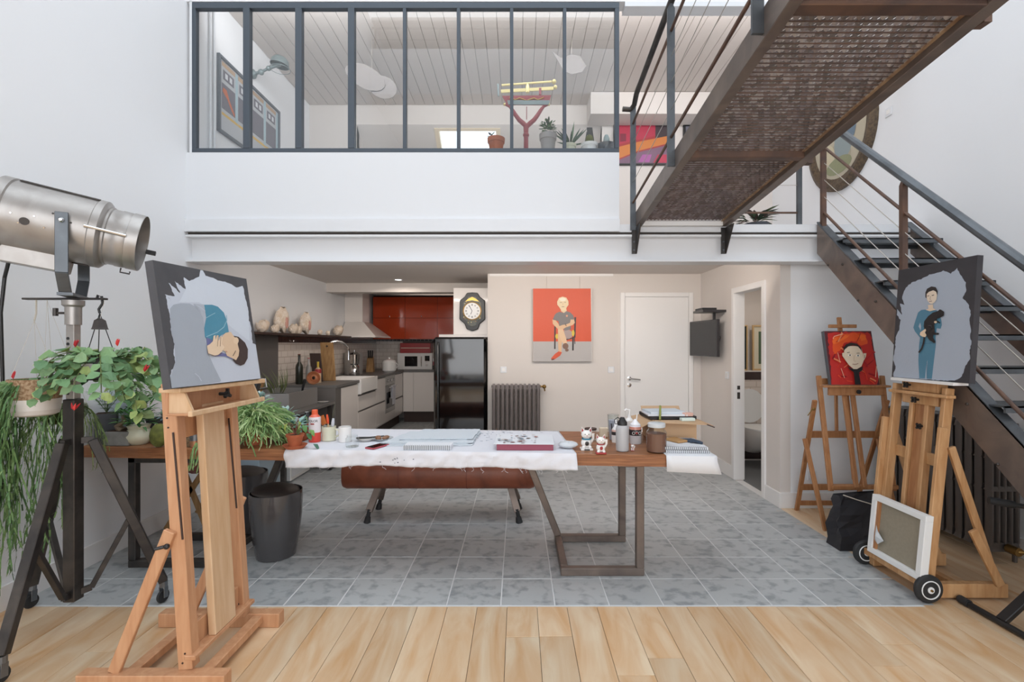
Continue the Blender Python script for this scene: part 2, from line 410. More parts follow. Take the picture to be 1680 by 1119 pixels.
# opposite gallery above and behind the camera (seen in the glazing)
wbox('floor_gallery', 'paint_white', (XL, XR, -3.5, -1.0, 6.15, 6.25))
wbox('wall_gallery_parapet', 'wall_white', (XL, 2.0, -1.0, -.9, 6.15, 7.0))
wbox('ceiling_gallery', 'ceil_plank', (XL, XR, -3.5, -1.0, 7.6, 7.66))
gr = thing('gallery_railing', 'dark steel railing with rod, reflected in the mezzanine glazing', 'railing', (0, -.95, 7.0))
MB().tube([(XL+.02, -.95, 7.42), (2.0, -.95, 7.42)], .02).build('handrail', 'steel_brown', gr)
MB().tube([(XL+.02, -.95, 7.2), (2.0, -.95, 7.2)], .006).build('rod', 'steel_brown', gr)
for xx in (-2.7, -1.5, -.3, .9, 1.98):
    MB().box(xx-.015, xx+.015, -.965, -.935, 7.0, 7.42).build('post', 'steel_brown', gr)
# baseboards
BH = .135
wbox('baseboard_left', 'trim_white', (XL, XL+.016, -3.5, 5.3, 0, BH), bev=.002)
wbox('baseboard_right', 'trim_white', (XR-.016, XR, -3.5, 4.21, 0, BH), bev=.002)
wbox('baseboard_front', 'trim_white', (XW-.0, XR-.016, 4.194, 4.21, 0, BH), bev=.002)
wbox('baseboard_toilet', 'trim_white', (XW-.016, XW, 4.194, WY0-.05, 0, BH), (XW-.016, XW, WY1+.05, 6.024, 0, BH), bev=.002)
wbox('baseboard_back', 'trim_white', (-.385, DX0-.06, 6.024, 6.04, 0, BH), (DX1+.06, XW-.016, 6.024, 6.04, 0, BH), bev=.002)
wbox('wall_kitchen_tiling_left', 'subway_y', (XL, XL+.012, 5.53, 9.388, .97, 1.46))
wbox('wall_kitchen_tiling_back', 'subway_x', (XL+.012, -.385, 9.388, 9.4, .97, 1.53))
b = MB(); y = 5.53
while y < 9.3: b.box(XL, XL+.014, y, y+.072, 1.462, 1.535); y += .078
x = XL+.02
while x < -.45: b.box(x, x+.072, 9.384, 9.4, 1.50, 1.56) ; x += .078
o = struct(b.build('trim_7', 'dark_tile', origin=(0, 0, 0)))
# ------------------------------------------------------------------ doors
d1 = struct(MB().box(DX0, DX1, 6.045, 6.085, 0.008, DZ).build('door_1', 'trim_white')); 
b = MB()
for q in ((DX0-.055, DX0, 6.022, 6.05, 0, DZ+.055), (DX1, DX1+.055, 6.022, 6.05, 0, DZ+.055), (DX0, DX1, 6.022, 6.05, DZ, DZ+.055)): b.box(*q)
b.build('door_frame', 'trim_white', d1, bev=.004)
hx = DX0+.06
hnd = MB().lathe((hx, 6.045, 1.01), [(.026, 0), (.026, .008), (.01, .01), (.01, .05)], 14, (0, -1, 0)).tube([(hx, 6.0, 1.01), (hx+.13, 5.995, .995)], .0095).build('door_handle', 'chrome', d1, True)
MB().lathe((hx, 6.045, .925), [(.026, 0), (.026, .008), (.008, .009)], 14, (0, -1, 0)).build('keyhole_plate', 'chrome', d1, True)
d2b = MB()
for q in ((XW-.018, XW+.1, WY0-.05, WY0+.008, 0, WZ+.05), (XW-.018, XW+.1, WY1-.008, WY1+.05, 0, WZ+.05), (XW-.018, XW+.1, WY0, WY1, WZ-.008, WZ+.05)): d2b.box(*q)
d2 = struct(d2b.build('door_2', 'trim_white', bev=.003)); 
MB().box(XW+.02, XW+.05, WY1-.010, WY1-.006, .86, .93).box(XW+.02, XW+.05, WY1-.010, WY1-.006, .96, 1.0).build('strike_plate', 'steel_dark', d2)

# ------------------------------------------------------------------ mezzanine window
w1 = thing('window_1', 'steel framed glazing', 'window', (0, DM+.03, 3.055)); del w1['category']; del w1['label']; struct(w1)
X0, X1 = -2.745, .851; Z0, Z1 = 3.056, 4.32
b = MB(); fy0, fy1 = DM, DM+.05
b.box(X0, X1, fy0, fy1, Z0, Z0+.035); b.box(X0, X1, fy0, fy1, Z1-.05, Z1); b.box(X0, X0+.03, fy0, fy1, Z0+.035, Z1-.05); b.box(X1-.035, X1, fy0, fy1, Z0+.035, Z1-.05)
b.build('window_frame', 'frame_dark', w1, bev=.002)
mull = [404, 489.5, 576, 663.5, 752, 839.5, 926.5]; xs = [X0+.03]
for i, px in enumerate(mull):
    x = (px-850)*DM/F; hw = (.027 if i < 3 else .014)
    MB().box(x-hw, x+hw, fy0-.003 if i < 3 else fy0, fy1, Z0+.035, Z1-.05).build('mullion', 'frame_dark', w1, bev=.002)
    xs.append(x)
xs.append(X1-.035)
for a, c in zip(xs[:-1], xs[1:]):
    MB().box(a, c, DM+.022, DM+.028, Z0+.03, Z1-.045).build('pane', 'window_glass', w1)
MB().box(-2.765, -2.745, DM, DM+.05, 3.056, 4.33).build('frame_filler', 'paint_white', w1)
exec_later = []
# ------------------------------------------------------------------ steel footbridge overhead
SLP = .098
def bz(d): return 2.425+SLP*(4.0-d)          # underside of the stringers
def bx_(d, x): return x+.012*(d-4.0)
fb = thing('footbridge', 'brown steel footbridge of expanded metal rising overhead from the mezzanine', 'bridge', (1.35, 4.0, 2.4))
DE = -.9
def stringer(x0, x1, name='stringer'):
    b = MB()
    t = .012
    def seg(xa, xb, za, zb):
        b.hexa([(bx_(4.0, xa), 4.0, bz(4.0)+za), (bx_(4.0, xb), 4.0, bz(4.0)+za), (bx_(DE, xb), DE, bz(DE)+za), (bx_(DE, xa), DE, bz(DE)+za)],
               [(bx_(4.0, xa), 4.0, bz(4.0)+zb), (bx_(4.0, xb), 4.0, bz(4.0)+zb), (bx_(DE, xb), DE, bz(DE)+zb), (bx_(DE, xa), DE, bz(DE)+zb)])
    seg(x0, x1, 0, .125)
    return b.build(name, 'steel_brown', fb, bev=.003)
stringer(.985, 1.035); stringer(1.70, 1.76)
b = MB().hexa([(1.682, 4.0, bz(4)+.03), (1.70, 4.0, bz(4)+.03), (bx_(DE, 1.70), DE, bz(DE)+.03), (bx_(DE, 1.682), DE, bz(DE)+.03)],
              [(1.682, 4.0, bz(4)+.036), (1.70, 4.0, bz(4)+.036), (bx_(DE, 1.70), DE, bz(DE)+.036), (bx_(DE, 1.682), DE, bz(DE)+.036)])
b.build('edge_angle', 'rust_edge', fb)
for d in (2.84, 1.73, .6):
    xo = bx_(d, 0)
    MB().box(1.03+xo, 1.70+xo, d-.03, d+.03, bz(d)+.002, bz(d)+.055).build('crossbeam', 'steel_rust', fb, bev=.003)
MB().box(1.03, 1.70, 3.96, 4.0, bz(4)+.0, bz(4)+.05).build('crossbeam', 'trim_white', fb, bev=.002)
# expanded metal: rows of overlapping tilted scales
b = MB(); b.flat = True; row = .0292; cw = .030; d = 3.97; ri = 0; gq = random.Random(31); rods = MB()
while d > .7:
    xa = 1.04+bx_(d, 0); n = int(.655/cw); z = bz(d)+.045
    rods.box(xa, xa+.65, d+.0115, d+.0150, z-.014, z-.010)  # added dark rod under each row, standing in for its shade line
    for i in range(n):
        cx = xa+cw*(i+.5+(.5 if ri % 2 else 0)); 
        if cx > xa+.64: continue
        hw = cw*.5; col = gq.choice(['827e83', '8e898e', '74706f', '9a969a', '80787a', '6a6668', 'aaa7aa'])
        p = [(cx-hw, d-.012, z+.010), (cx-hw, d+.006, z-.003), (cx-hw*.5, d+.009, z-.007), (cx, d+.0110, z-.010), (cx+hw*.5, d+.009, z-.007), (cx+hw, d+.006, z-.003), (cx+hw, d-.012, z+.010), (cx, d-.012, z+.001)]
        b.add(p[:4]+[p[7]], [(0, 1, 2, 4), (2, 3, 4)], col); b.add([p[3], p[4], p[5], p[6], p[7]], [(0, 1, 4), (1, 2, 3, 4)], col)
    d -= row; ri += 1
o = b.build('expanded_metal', 'vc_metal', fb); stuff(o); stuff(rods.build('shade_rods', 'steel_rust', fb))
# bridge railing
def pointed_post(x, y, z0, z1, w_, t_, m, parent, name='post'):
    b = MB(); b.box(x-w_/2, x+w_/2, y-t_/2, y+t_/2, z0, z1-.03)
    b.hexa([(x-w_/2, y-t_/2, z1-.03), (x+w_/2, y-t_/2, z1-.03), (x+w_/2, y+t_/2, z1-.03), (x-w_/2, y+t_/2, z1-.03)],
           [(x-.006, y-t_/2, z1), (x+.006, y-t_/2, z1), (x+.006, y+t_/2, z1), (x-.006, y+t_/2, z1)])
    return b.build(name, m, parent)
rl = thing('bridge_railing', 'grey steel railing with pointed posts along the near side of the footbridge', 'railing', (.97, 4.0, 2.42))
for d in (4.0, 2.97, 1.87, .8):
    pointed_post(bx_(d, .962), d, bz(d)+(-.03 if d > 3.9 else .02), bz(d)+1.03, .046, .014, 'steel_grey' , rl)
def brail(dz, r, m, name, d0=4.0, d1=.3, x=.962):
    MB().tube([(bx_(d0, x), d0, bz(d0)+dz), (bx_(d1, x), d1, bz(d1)+dz)], r, 10).build(name, m, rl, True)
MB().tube([(.875, 4.0, 3.41), (.94, 4.0, 3.405), (.965, 3.97, 3.43), (.966, 3.9, bz(3.9)+1.05), (bx_(.3, .962), .3, bz(.3)+1.05)], .021, 12).build('handrail', 'steel_dark', rl, True)
brail(.86, .0095, 'steel_rust', 'rod'); brail(.20, .0095, 'steel_rust', 'rod')
for dz in (.70, .54, .37): brail(dz, .0022, 'cable', 'cable')
fr = thing('far_bridge_railing', 'brown post of the far railing beside the footbridge, mostly cut off above', 'railing', (1.78, 1.8, 2.6))
for d in (2.9, 1.8): pointed_post(bx_(d, 1.775), d, bz(d)-.0, bz(d)+1.03, .03, .046, 'steel_rust', fr)
MB().tube([(1.775, 2.95, bz(2.95)+1.05), (bx_(.5, 1.775), .5, bz(.5)+1.05)], .02).build('handrail', 'steel_dark', fr, True)
for i, x in enumerate((.985, 1.735)):
    t = thing('beam_bracket', ('dark steel bracket bolted to the white beam under the near side of the footbridge', 'dark steel bracket bolted to the white beam under the far right side of the footbridge')[i], 'bracket', (x, 4.0, 2.2), 'brackets under the footbridge')
    MB().prism([(x-.03, DM-.012, 2.20), (x+.008, DM-.012, 2.20), (x+.008, DM-.012, 2.42), (x-.03, DM-.012, 2.42)], (0, .012, 0)).build('plate', 'steel_dark', t)
    MB().prism([(x+.002, DM-.012, 2.20), (x+.002, DM-.012, 2.42), (x+.002, DM-.16, 2.42)], (.01, 0, 0)).build('gusset', 'steel_dark', t)
    for z in (2.23, 2.30): MB().lathe((x-.014, DM-.012, z), [(.008, 0), (.008, .008)], 6, (0, -1, 0)).build('bolt', 'steel_grey', t)

# ------------------------------------------------------------------ lower staircase (right)
S2 = .93
def zb(d): return 2.449-.88*(3.995-d)   # top line
st = thing('staircase', 'brown steel staircase with open treads descending from the mezzanine on the right', 'staircase', (2.9, 1.6, 0))
def str2(x0, x1, dend=1.35):
    b = MB()
    top = lambda d: 2.449-S2*(3.995-d)
    h = .30
    pts_t = [(4.02, top(4.02)), (dend, max(top(dend), .0))]
    pa = [V((x0, 4.07, 2.28)), V((x0, 4.05, 2.449)), V((x0, 3.98, 2.449)), V((x0, dend, top(dend))), V((x0, dend, 0)), V((x0, 1.62, 0))]
    pa = [V((x0, 4.0, 2.20)), V((x0, 4.0, 2.449)), V((x0, dend, top(dend))), V((x0, dend, 0.0)), V((x0, 1.64, 0.0))]
    b.prism(pa, (x1-x0, 0, 0))
    return b.build('stringer', 'steel_brown', st, bev=.003)
str2(2.50, 2.512); str2(3.28, 3.292)
for (x0, x1) in ((2.50, 2.565), (3.228, 3.292)):
    tp = lambda d: 2.449-S2*(3.995-d)
    MB().hexa([(x0, 4.0, tp(4.0)-.001), (x1, 4.0, tp(4.0)-.001), (x1, 1.40, tp(1.40)-.001), (x0, 1.40, tp(1.40)-.001)],
              [(x0, 4.0, tp(4.0)+.012), (x1, 4.0, tp(4.0)+.012), (x1, 1.40, tp(1.40)+.012), (x0, 1.40, tp(1.40)+.012)]).build('flange', 'steel_grey', st)
for k in range(1, 12):
    z = 2.45-.19*k; d = 4.02-.204*k
    b = MB(); b.box(2.513, 3.279, d-.13, d-.118, z-.035, z); b.box(2.513, 3.279, d+.108, d+.12, z-.035, z); b.box(2.513, 3.279, d-.13, d+.12, z-.008, z)
    t = b.build('tread', 'steel_grey', st)
for k in range(14):
    d = 3.85-.17*k
    for off in (.07, .235):
        z = 2.449-S2*(3.995-d)-off-(.03 if k % 2 else 0)
        if k % 2 == (0 if off < .1 else 1): continue
        if z > .1: MB().lathe((2.50, d, z), [(.009, 0), (.009, .004), (.006, .009)], 8, (-1, 0, 0)).build('bolt', 'steel_dark', st)
sr = thing('stair_railing', 'grey steel handrail with rods and cables on the near side of the right-hand staircase', 'railing', (2.53, 3, 1.5))
tp = lambda d: 2.449-S2*(3.995-d)
for d in (3.965, 3.14, 2.30, 1.5):
    pointed_post(2.532, d, tp(d)-.01, tp(d)+.86, .036, .03, 'steel_rust', sr)
def srail(off, r, m, name, d0=3.97, d1=1.45):
    MB().tube([(2.532, d0, tp(d0)+off), (2.532, d1, tp(d1)+off)], r, 10).build(name, m, sr, True)
srail(.885, .027, 'steel_grey', 'handrail', 3.75); srail(.66, .0105, 'steel_rust', 'rod'); srail(.12, .0105, 'steel_rust', 'rod')
for q in (.53, .39, .25): srail(q, .003, 'cable', 'cable')
# guard railing on the mezzanine edge
mr = thing('mezzanine_guard', 'low steel guard with horizontal rods at the mezzanine edge above the brackets', 'railing', (2.2, 4.08, 2.45))
MB().box(2.385, 2.42, 4.07, 4.10, 2.45, 3.45).build('post', 'steel_grey', mr)
for z, r_, m_ in ((2.565, .009, 'steel_rust'), (2.80, .0022, 'cable'), (3.0, .0022, 'cable'), (3.2, .009, 'steel_rust'), (3.43, .02, 'steel_dark')):
    MB().tube([(1.78, 4.085, z), (2.40, 4.085, z)], r_).build('rod' if r_ > .005 else 'cable', m_, mr, True)

# ------------------------------------------------------------------ paintings
def ray(px, py, o, n):
    dv = V(((px-850)/F, 1, -(py-565)/F)); c0 = V((0, 0, H)); t = (V(o)-c0).dot(V(n))/dv.dot(V(n)); return c0+dv*t
def jag(pts, amp, step, rr):
    out = []
    n = len(pts)
    for i in range(n):
        a = V((pts[i][0], pts[i][1])); c = V((pts[(i+1) % n][0], pts[(i+1) % n][1])); L_ = (c-a).length; k = max(1, int(L_/step))
        nn = V((-(c-a).y, (c-a).x))/max(L_, 1e-6)
        for j in range(k):
            q = a+(c-a)*(j/k)+nn*rr.uniform(-amp, amp); out.append((q.x, q.y))
    return out
def canvas(root, corners, thick, m_side, name='canvas'):
    """corners BL, BR, TR, TL as seen by the viewer; thickness vector away from viewer"""
    q = [V(c) for c in corners]; t = V(thick)
    return MB().hexa(q, [p+t for p in q]).build(name, m_side, root)
def art(root, o, n, crop, layers, m='vc_paint', name='painted_image', clip=None):
    ox, oy, s = crop; b = MB(); b.flat = True; n = V(n).normalized(); k = 1
    for col, pts in layers:
        P3 = []
        for (x, y) in pts:
            p = ray(ox+x/s, oy+y/s, o, n)
            if clip: p = clip(p)
            P3.append(p+n*(.0004*k))
        b.poly(P3, col); k += 1
    return b.build(name, m, root)
def lineq(pts, w_):
    """thin stroke as polygon"""
    L1 = []; L2 = []
    for i, p in enumerate(pts):
        a = pts[max(0, i-1)]; c = pts[min(len(pts)-1, i+1)]; dx, dy = c[0]-a[0], c[1]-a[1]; l = math.hypot(dx, dy) or 1
        nx, ny = -dy/l*w_/2, dx/l*w_/2; L1.append((p[0]+nx, p[1]+ny)); L2.append((p[0]-nx, p[1]-ny))
    return L1+L2[::-1]
def ell(cx, cy, rx, ry, a=0, n=18):
    ca, sa = math.cos(a), math.sin(a)
    return [(cx+rx*math.cos(2*math.pi*i/n)*ca-ry*math.sin(2*math.pi*i/n)*sa, cy+rx*math.cos(2*math.pi*i/n)*sa+ry*math.sin(2*math.pi*i/n)*ca) for i in range(n)]
mat('canvas_dark', '4a4a4e', .6, vary=.1, scale=12); mat('canvas_black', '38363a', .6, vary=.1, scale=12)
mat('canvas_grey', '585c62', .6); mat('canvas_white', 'd8d4ce', .7)
# sleeping figure painting on the beech easel
B0 = V((-1.343, 1.85, 1.268)); B1 = V((-1.283, 2.385, 1.268)); U = V((-.078, .008, .50))
p1 = thing('sleeper_painting', 'square canvas of a sleeping figure in blue under grey blanket on beech easel', 'painting', (-1.36, 2.16, 1.264))
N1 = (B1-B0).cross(U).normalized(); N1 = N1 if N1.x > 0 else -N1
canvas(p1, [B0, B1, B1+U, B0+U], -N1*.035, 'canvas_dark')
rr = random.Random(3)
def clip1(p):
    t_ = min(max((p.z-B0.z)/U.z, .004), .996); u_ = min(max((p.y-B0.y-U.y*t_)/(B1.y-B0.y), .005), .995)
    return B0+(B1-B0)*u_+U*t_
light = [(190, 920), (215, 900), (222, 850), (205, 780), (215, 720), (190, 640), (185, 560), (178, 500), (160, 430), (150, 350), (200, 390), (140, 340), (215, 355), (170, 250), (260, 330), (215, 240), (300, 300), (285, 210), (330, 240), (360, 225), (405, 205), (415, 140), (428, 150), (452, 198), (510, 215), (545, 235), (600, 245), (650, 265), (690, 290), (735, 275), (745, 300), (748, 345), (765, 400), (780, 470), (785, 540), (800, 580), (805, 650), (812, 715), (845, 725), (845, 780), (860, 850), (880, 950), (880, 1010), (700, 1010), (190, 1060), (178, 990)]
figL = [('c3cad6', jag(light, 3, 14, rr)), ('cdd5e0', jag(light[16:34]+[(790, 700), (400, 400), (250, 400)], 2, 14, rr)),
        ('a3abb6', [(180, 450), (205, 420), (260, 408), (330, 410), (380, 440), (410, 480), (445, 540), (450, 700), (475, 800), (520, 900), (570, 1000), (560, 1010), (190, 1060), (178, 980), (205, 900), (222, 850), (215, 720), (190, 640), (185, 540)]),
        ('b0b7c2', [(355, 412), (440, 418), (450, 470), (460, 600), (445, 640), (432, 520), (400, 455)]),
        ('4d8da6', [(440, 420), (500, 420), (545, 435), (590, 480), (608, 530), (620, 580), (628, 628), (600, 640), (575, 650), (520, 690), (470, 700), (445, 665), (440, 600), (455, 520)]),
        ('8fb8c8', lineq([(610, 500), (612, 540), (590, 590), (540, 630), (455, 665)], 6)), ('8fb8c8', lineq([(455, 520), (490, 500), (523, 483)], 5)),
        ('6b6f9c', [(455, 670), (500, 690), (560, 780), (640, 810), (660, 840), (600, 815), (520, 815), (465, 790)]),
        ('3e302e', [(650, 655), (700, 665), (750, 710), (772, 760), (770, 830), (745, 875), (715, 886), (680, 870), (655, 840), (700, 780), (690, 720)]),
        ('dcbfa0', [(600, 635), (640, 628), (662, 660), (690, 690), (695, 730), (705, 770), (700, 810), (680, 845), (655, 830), (640, 825), (610, 810), (600, 780), (582, 770), (570, 700), (580, 655)]),
        ('e3c9ab', ell(680, 695, 20, 26)), ('4a3a36', lineq([(655, 812), (668, 790), (676, 772)], 5)), ('c98e78', lineq([(600, 775), (612, 782)], 6)),
        ('e6cdb0', [(455, 735), (480, 720), (500, 700), (505, 660), (520, 652), (522, 690), (530, 655), (545, 655), (542, 700), (560, 660), (575, 668), (570, 720), (590, 745), (570, 780), (540, 805), (500, 812), (465, 795)]),
        ('8a6c5a', lineq([(540, 660), (535, 740)], 3)), ('8a6c5a', lineq([(560, 670), (555, 740)], 3)), ('6a5a5a', lineq([(462, 795), (520, 815), (570, 790)], 4)),
        ('c6cdd6', lineq([(360, 945), (390, 970), (410, 1005)], 4)), ('bfc6d0', lineq([(360, 420), (400, 440), (440, 470)], 4))]
art(p1, B0, N1, (240, 410, 4.66), figL, clip=clip1)
# boy with black cat
b0 = V((2.412, 3.085, 1.23)); b1 = V((2.412, 2.555, 1.23)); U2 = V((.045, 0, .688))
p2 = thing('cat_painting', 'tall dark-edged canvas of a boy in blue holding a black cat', 'painting', (2.43, 2.82, 1.23))
N2 = (b1-b0).cross(U2).normalized(); N2 = N2 if N2.x < 0 else -N2
canvas(p2, [b0, b1, b1+U2, b0+U2], -N2*.032, 'canvas_black')
def clip2(p):
    t_ = min(max((p.z-b0.z)/U2.z, .003), .997); y = min(max(p.y, 2.557), 3.083); return V((b0.x+U2.x*t_, y, b0.z+U2.z*t_))
lightB = [(50, 1010), (70, 930), (50, 880), (65, 800), (70, 700), (100, 640), (110, 560), (80, 520), (85, 470), (120, 520), (105, 430), (140, 440), (120, 390), (150, 300), (200, 260), (260, 240), (340, 200), (400, 185), (450, 165), (510, 190), (560, 145), (590, 200), (630, 260), (635, 320), (605, 385), (650, 430), (670, 500), (660, 560), (670, 640), (665, 700), (680, 740), (660, 800), (665, 870), (620, 940), (600, 1010), (540, 1045), (300, 1035), (60, 1020)]
figB = [('a9b2bf', jag(lightB, 4, 14, rr)),
        ('4f8199', [(275, 480), (320, 475), (345, 485), (395, 480), (420, 500), (435, 560), (440, 600), (430, 630), (400, 625), (390, 700), (392, 760), (375, 900), (360, 1030), (320, 1028), (325, 880), (318, 900), (305, 1025), (260, 1025), (252, 880), (258, 760), (265, 700), (225, 650), (212, 620), (230, 560), (250, 500)]),
        ('a9b2bf', [(255, 610), (268, 580), (275, 610), (272, 645)]), ('3c6b82', lineq([(262, 742), (330, 748), (390, 738)], 3)), ('3c6b82', lineq([(320, 890), (322, 1026)], 3)),
        ('e0c8ae', [(330, 440), (335, 470), (312, 478), (345, 490), (395, 478), (372, 465), (372, 435)]),
        ('e6d4bf', [(318, 350), (325, 400), (345, 428), (365, 432), (385, 418), (400, 395), (405, 350), (395, 325), (335, 325)]),
        ('2b2523', [(312, 380), (312, 340), (325, 310), (360, 292), (395, 298), (410, 330), (406, 362), (398, 335), (375, 322), (340, 335), (322, 352), (320, 385)]),
        ('4a3a34', lineq([(328, 370), (342, 366)], 5)), ('4a3a34', lineq([(364, 365), (382, 360)], 6)), ('8a6a5a', lineq([(354, 370), (350, 395), (358, 398)], 3)), ('5a3a34', lineq([(342, 411), (366, 409)], 4)),
        ('1c1a1c', [(440, 478), (465, 495), (462, 525), (435, 540), (410, 548), (395, 580), (385, 600), (390, 660), (425, 665), (420, 678), (378, 678), (375, 700), (395, 735), (385, 745), (345, 720), (325, 690), (315, 655), (300, 610), (305, 570), (335, 530), (375, 500), (415, 488), (428, 475)]),
        ('1c1a1c', lineq([(395, 575), (415, 572), (432, 585)], 11)), ('1c1a1c', lineq([(308, 690), (300, 745), (285, 790), (262, 820)], 13)),
        ('4a484c', lineq([(335, 605), (355, 600), (370, 625), (365, 600)], 3)),
        ('e6ccae', [(275, 660), (295, 645), (318, 630), (322, 645), (312, 660), (325, 680), (315, 698), (290, 692), (272, 680)]), ('e6ccae', ell(398, 577, 12, 9))]
art(p2, b0, N2, (1455, 410, 4.865), figB, clip=clip2)
# red portrait
a0 = V((2.421, 3.70, 1.126)); a1 = V((2.80, 3.70, 1.126)); U3 = V((0, .09, .42))
p3 = thing('portrait_painting', 'small red canvas with the head of a man in black collar on folding easel', 'painting', (2.61, 3.74, 1.126))
N3 = V((0, -1, .09/.42)).normalized()
canvas(p3, [a0, a1, a1+U3, a0+U3], -N3*.03, 'canvas_grey')
def clip3(p):
    t_ = min(max((p.z-a0.z)/U3.z, .004), .996); x = min(max(p.x, a0.x+.002), a1.x-.002); return V((x, a0.y+U3.y*t_, a0.z+U3.z*t_))
red = [(300, 545), (350, 530), (480, 525), (610, 530), (700, 530), (735, 545), (760, 700), (790, 850), (815, 1000), (800, 1075), (600, 1072), (340, 1075), (335, 900), (310, 700)]
figR = [('5a2228', [(262, 515), (740, 512), (830, 1080), (335, 1080)]), ('c02a24', jag(red, 8, 22, rr)),
        ('e2531f', jag([(345, 580), (450, 545), (620, 535), (690, 560), (700, 640), (640, 660), (560, 620), (470, 640), (420, 720), (360, 760), (345, 660)], 7, 20, rr)),
        ('ee6a26', jag([(350, 590), (450, 560), (520, 560), (470, 600), (400, 640), (350, 650)], 5, 20, rr)), ('ee6a26', jag([(600, 560), (680, 560), (690, 610), (640, 620)], 5, 18, rr))]
for _ in range(34):
    x0_, y0_ = rr.uniform(330, 760), rr.uniform(620, 1040); l_ = rr.uniform(30, 110); an = rr.uniform(-1.2, 1.3)
    x1_, y1_ = x0_+l_*math.cos(an), y0_+l_*math.sin(an)
    x1_ = min(max(x1_, 335), 790); y1_ = min(y1_, 1060)
    figR.append((rr.choice(['9c1822', 'd4341f', 'b01d28', 'e04a2a', '8a1420', 'd83a20', 'e8885a']), lineq([(x0_, y0_), ((x0_+x1_)/2+6, (y0_+y1_)/2), (x1_, y1_)], rr.uniform(5, 16))))
figR += [('f0c8a8', lineq([(340, 600), (350, 575), (440, 550)], 6)), ('f0c8a8', lineq([(780, 880), (770, 990)], 7)), ('e9a58e', lineq([(420, 900), (455, 1000)], 7)), ('e9a58e', lineq([(385, 740), (410, 840)], 6)),
         ('1f1a1c', [(487, 880), (520, 900), (570, 910), (620, 890), (640, 880), (635, 920), (600, 945), (622, 1072), (562, 1072), (548, 940), (505, 910)]),
         ('e0cdb4', [(430, 745), (450, 740), (462, 770), (470, 830), (450, 800), (432, 775)]), ('e0cdb4', [(645, 748), (675, 748), (672, 780), (650, 820), (640, 830)]),
         ('e6d3ba', [(448, 720), (460, 690), (500, 675), (590, 675), (625, 700), (640, 750), (645, 830), (625, 880), (580, 908), (545, 908), (500, 870), (470, 830), (455, 780)]),
         ('2f211f', [(443, 735), (445, 690), (470, 655), (520, 640), (580, 650), (620, 690), (636, 750), (620, 715), (590, 680), (540, 668), (490, 680), (455, 710)]),
         ('3a3030', lineq([(478, 742), (505, 738)], 5)), ('3a3030', lineq([(575, 748), (605, 746)], 5)), ('f5efe6', ell(505, 768, 18, 10)), ('f5efe6', ell(587, 772, 18, 10)), ('5a4a44', ell(507, 768, 7, 9)), ('4a5a5a', ell(588, 772, 7, 9)),
         ('c9ad92', lineq([(548, 770), (545, 825), (565, 830)], 4)), ('a87868', lineq([(530, 858), (560, 862), (590, 852)], 6)), ('3a3030', lineq([(655, 765), (650, 800)], 4))]
art(p3, a0, N3, (1310, 460, 6.213), figR, clip=clip3)
# orange seated man
o0 = V((.185, 5.985, 1.226)); o1 = V((.925, 5.985, 1.226)); U4 = V((0, 0, .915))
p4 = thing('seated_man_painting', 'orange and grey canvas of a seated man hung on the back wall', 'painting', (.555, 6.0, 1.226))
N4 = V((0, -1, 0)); canvas(p4, [o0, o1, o1+U4, o0+U4], V((0, .04, 0)), 'canvas_white')
def clip4(p): return V((min(max(p.x, o0.x+.002), o1.x-.002), p.y, min(max(p.z, o0.z+.002), o0.z+.913)))
skin = 'dcb48c'
figO = [('d4522a', [(105, 95), (815, 92), (822, 748), (108, 748)]), ('b5b0ad', [(108, 748), (822, 748), (822, 992), (106, 992)]),
        ('2c2524', lineq([(378, 560), (375, 840)], 18)), ('2c2524', lineq([(625, 450), (618, 700)], 20)), ('2c2524', lineq([(598, 690), (596, 858)], 20)), ('2c2524', lineq([(615, 700), (620, 778)], 10)), ('2c2524', lineq([(500, 728), (600, 705)], 12)),
        ('d9b93a', ell(400, 685, 20, 30)), ('d9b93a', ell(598, 645, 18, 38)), ('a9948f', [(485, 610), (540, 598), (580, 625), (585, 690), (550, 715), (510, 715), (490, 670)]),
        (skin, [(412, 600), (470, 590), (500, 690), (460, 760), (455, 880), (420, 880), (412, 740)]), ('e2be98', [(412, 600), (470, 585), (490, 640), (510, 700), (525, 770), (490, 790), (455, 740), (430, 680)]),
        ('7d5b48', ell(505, 805, 36, 38)), ('7d5b48', ell(522, 853, 22, 18)), ('d4522a', [(420, 868), (462, 880), (440, 920), (375, 965), (335, 975), (328, 955), (375, 900)]), ('6a3424', ell(350, 967, 20, 8, -.2)),
        ('77716f', [(395, 400), (430, 385), (470, 395), (515, 378), (560, 390), (600, 430), (612, 478), (565, 495), (572, 600), (500, 615), (430, 560), (418, 500), (350, 478), (375, 420)]),
        (skin, [(345, 480), (385, 490), (418, 530), (430, 560), (470, 545), (510, 540), (560, 520), (568, 480), (610, 480), (620, 520), (590, 548), (510, 575), (470, 600), (415, 600), (350, 535)]),
        ('3a3636', lineq([(500, 530), (515, 560)], 8)), ('d89a78', ell(522, 435, 12, 13)),
        ('e0c49c', [(442, 330), (510, 330), (520, 372), (485, 400), (450, 378)]),
        ('e6cfa8', [(402, 262), (425, 215), (470, 200), (515, 212), (540, 255), (542, 300), (520, 330), (505, 365), (470, 372), (445, 355), (425, 325), (404, 300)]),
        ('7a6a50', lineq([(435, 272), (462, 272)], 5)), ('7a6a50', lineq([(487, 270), (512, 268)], 5)), ('c8aa80', lineq([(474, 275), (472, 305)], 4)), ('5a3a30', lineq([(458, 325), (490, 323)], 5)), ('efe6d0', ell(470, 235, 40, 22))]
art(p4, o0, N4, (860, 460, 7.458), figO, clip=clip4)
[MB().tube([(x, 6.03, 2.14), (x, 6.03, 2.30)], .0015, 4).build('hanging_wire', 'string', p4) for x in (.36, .78)]
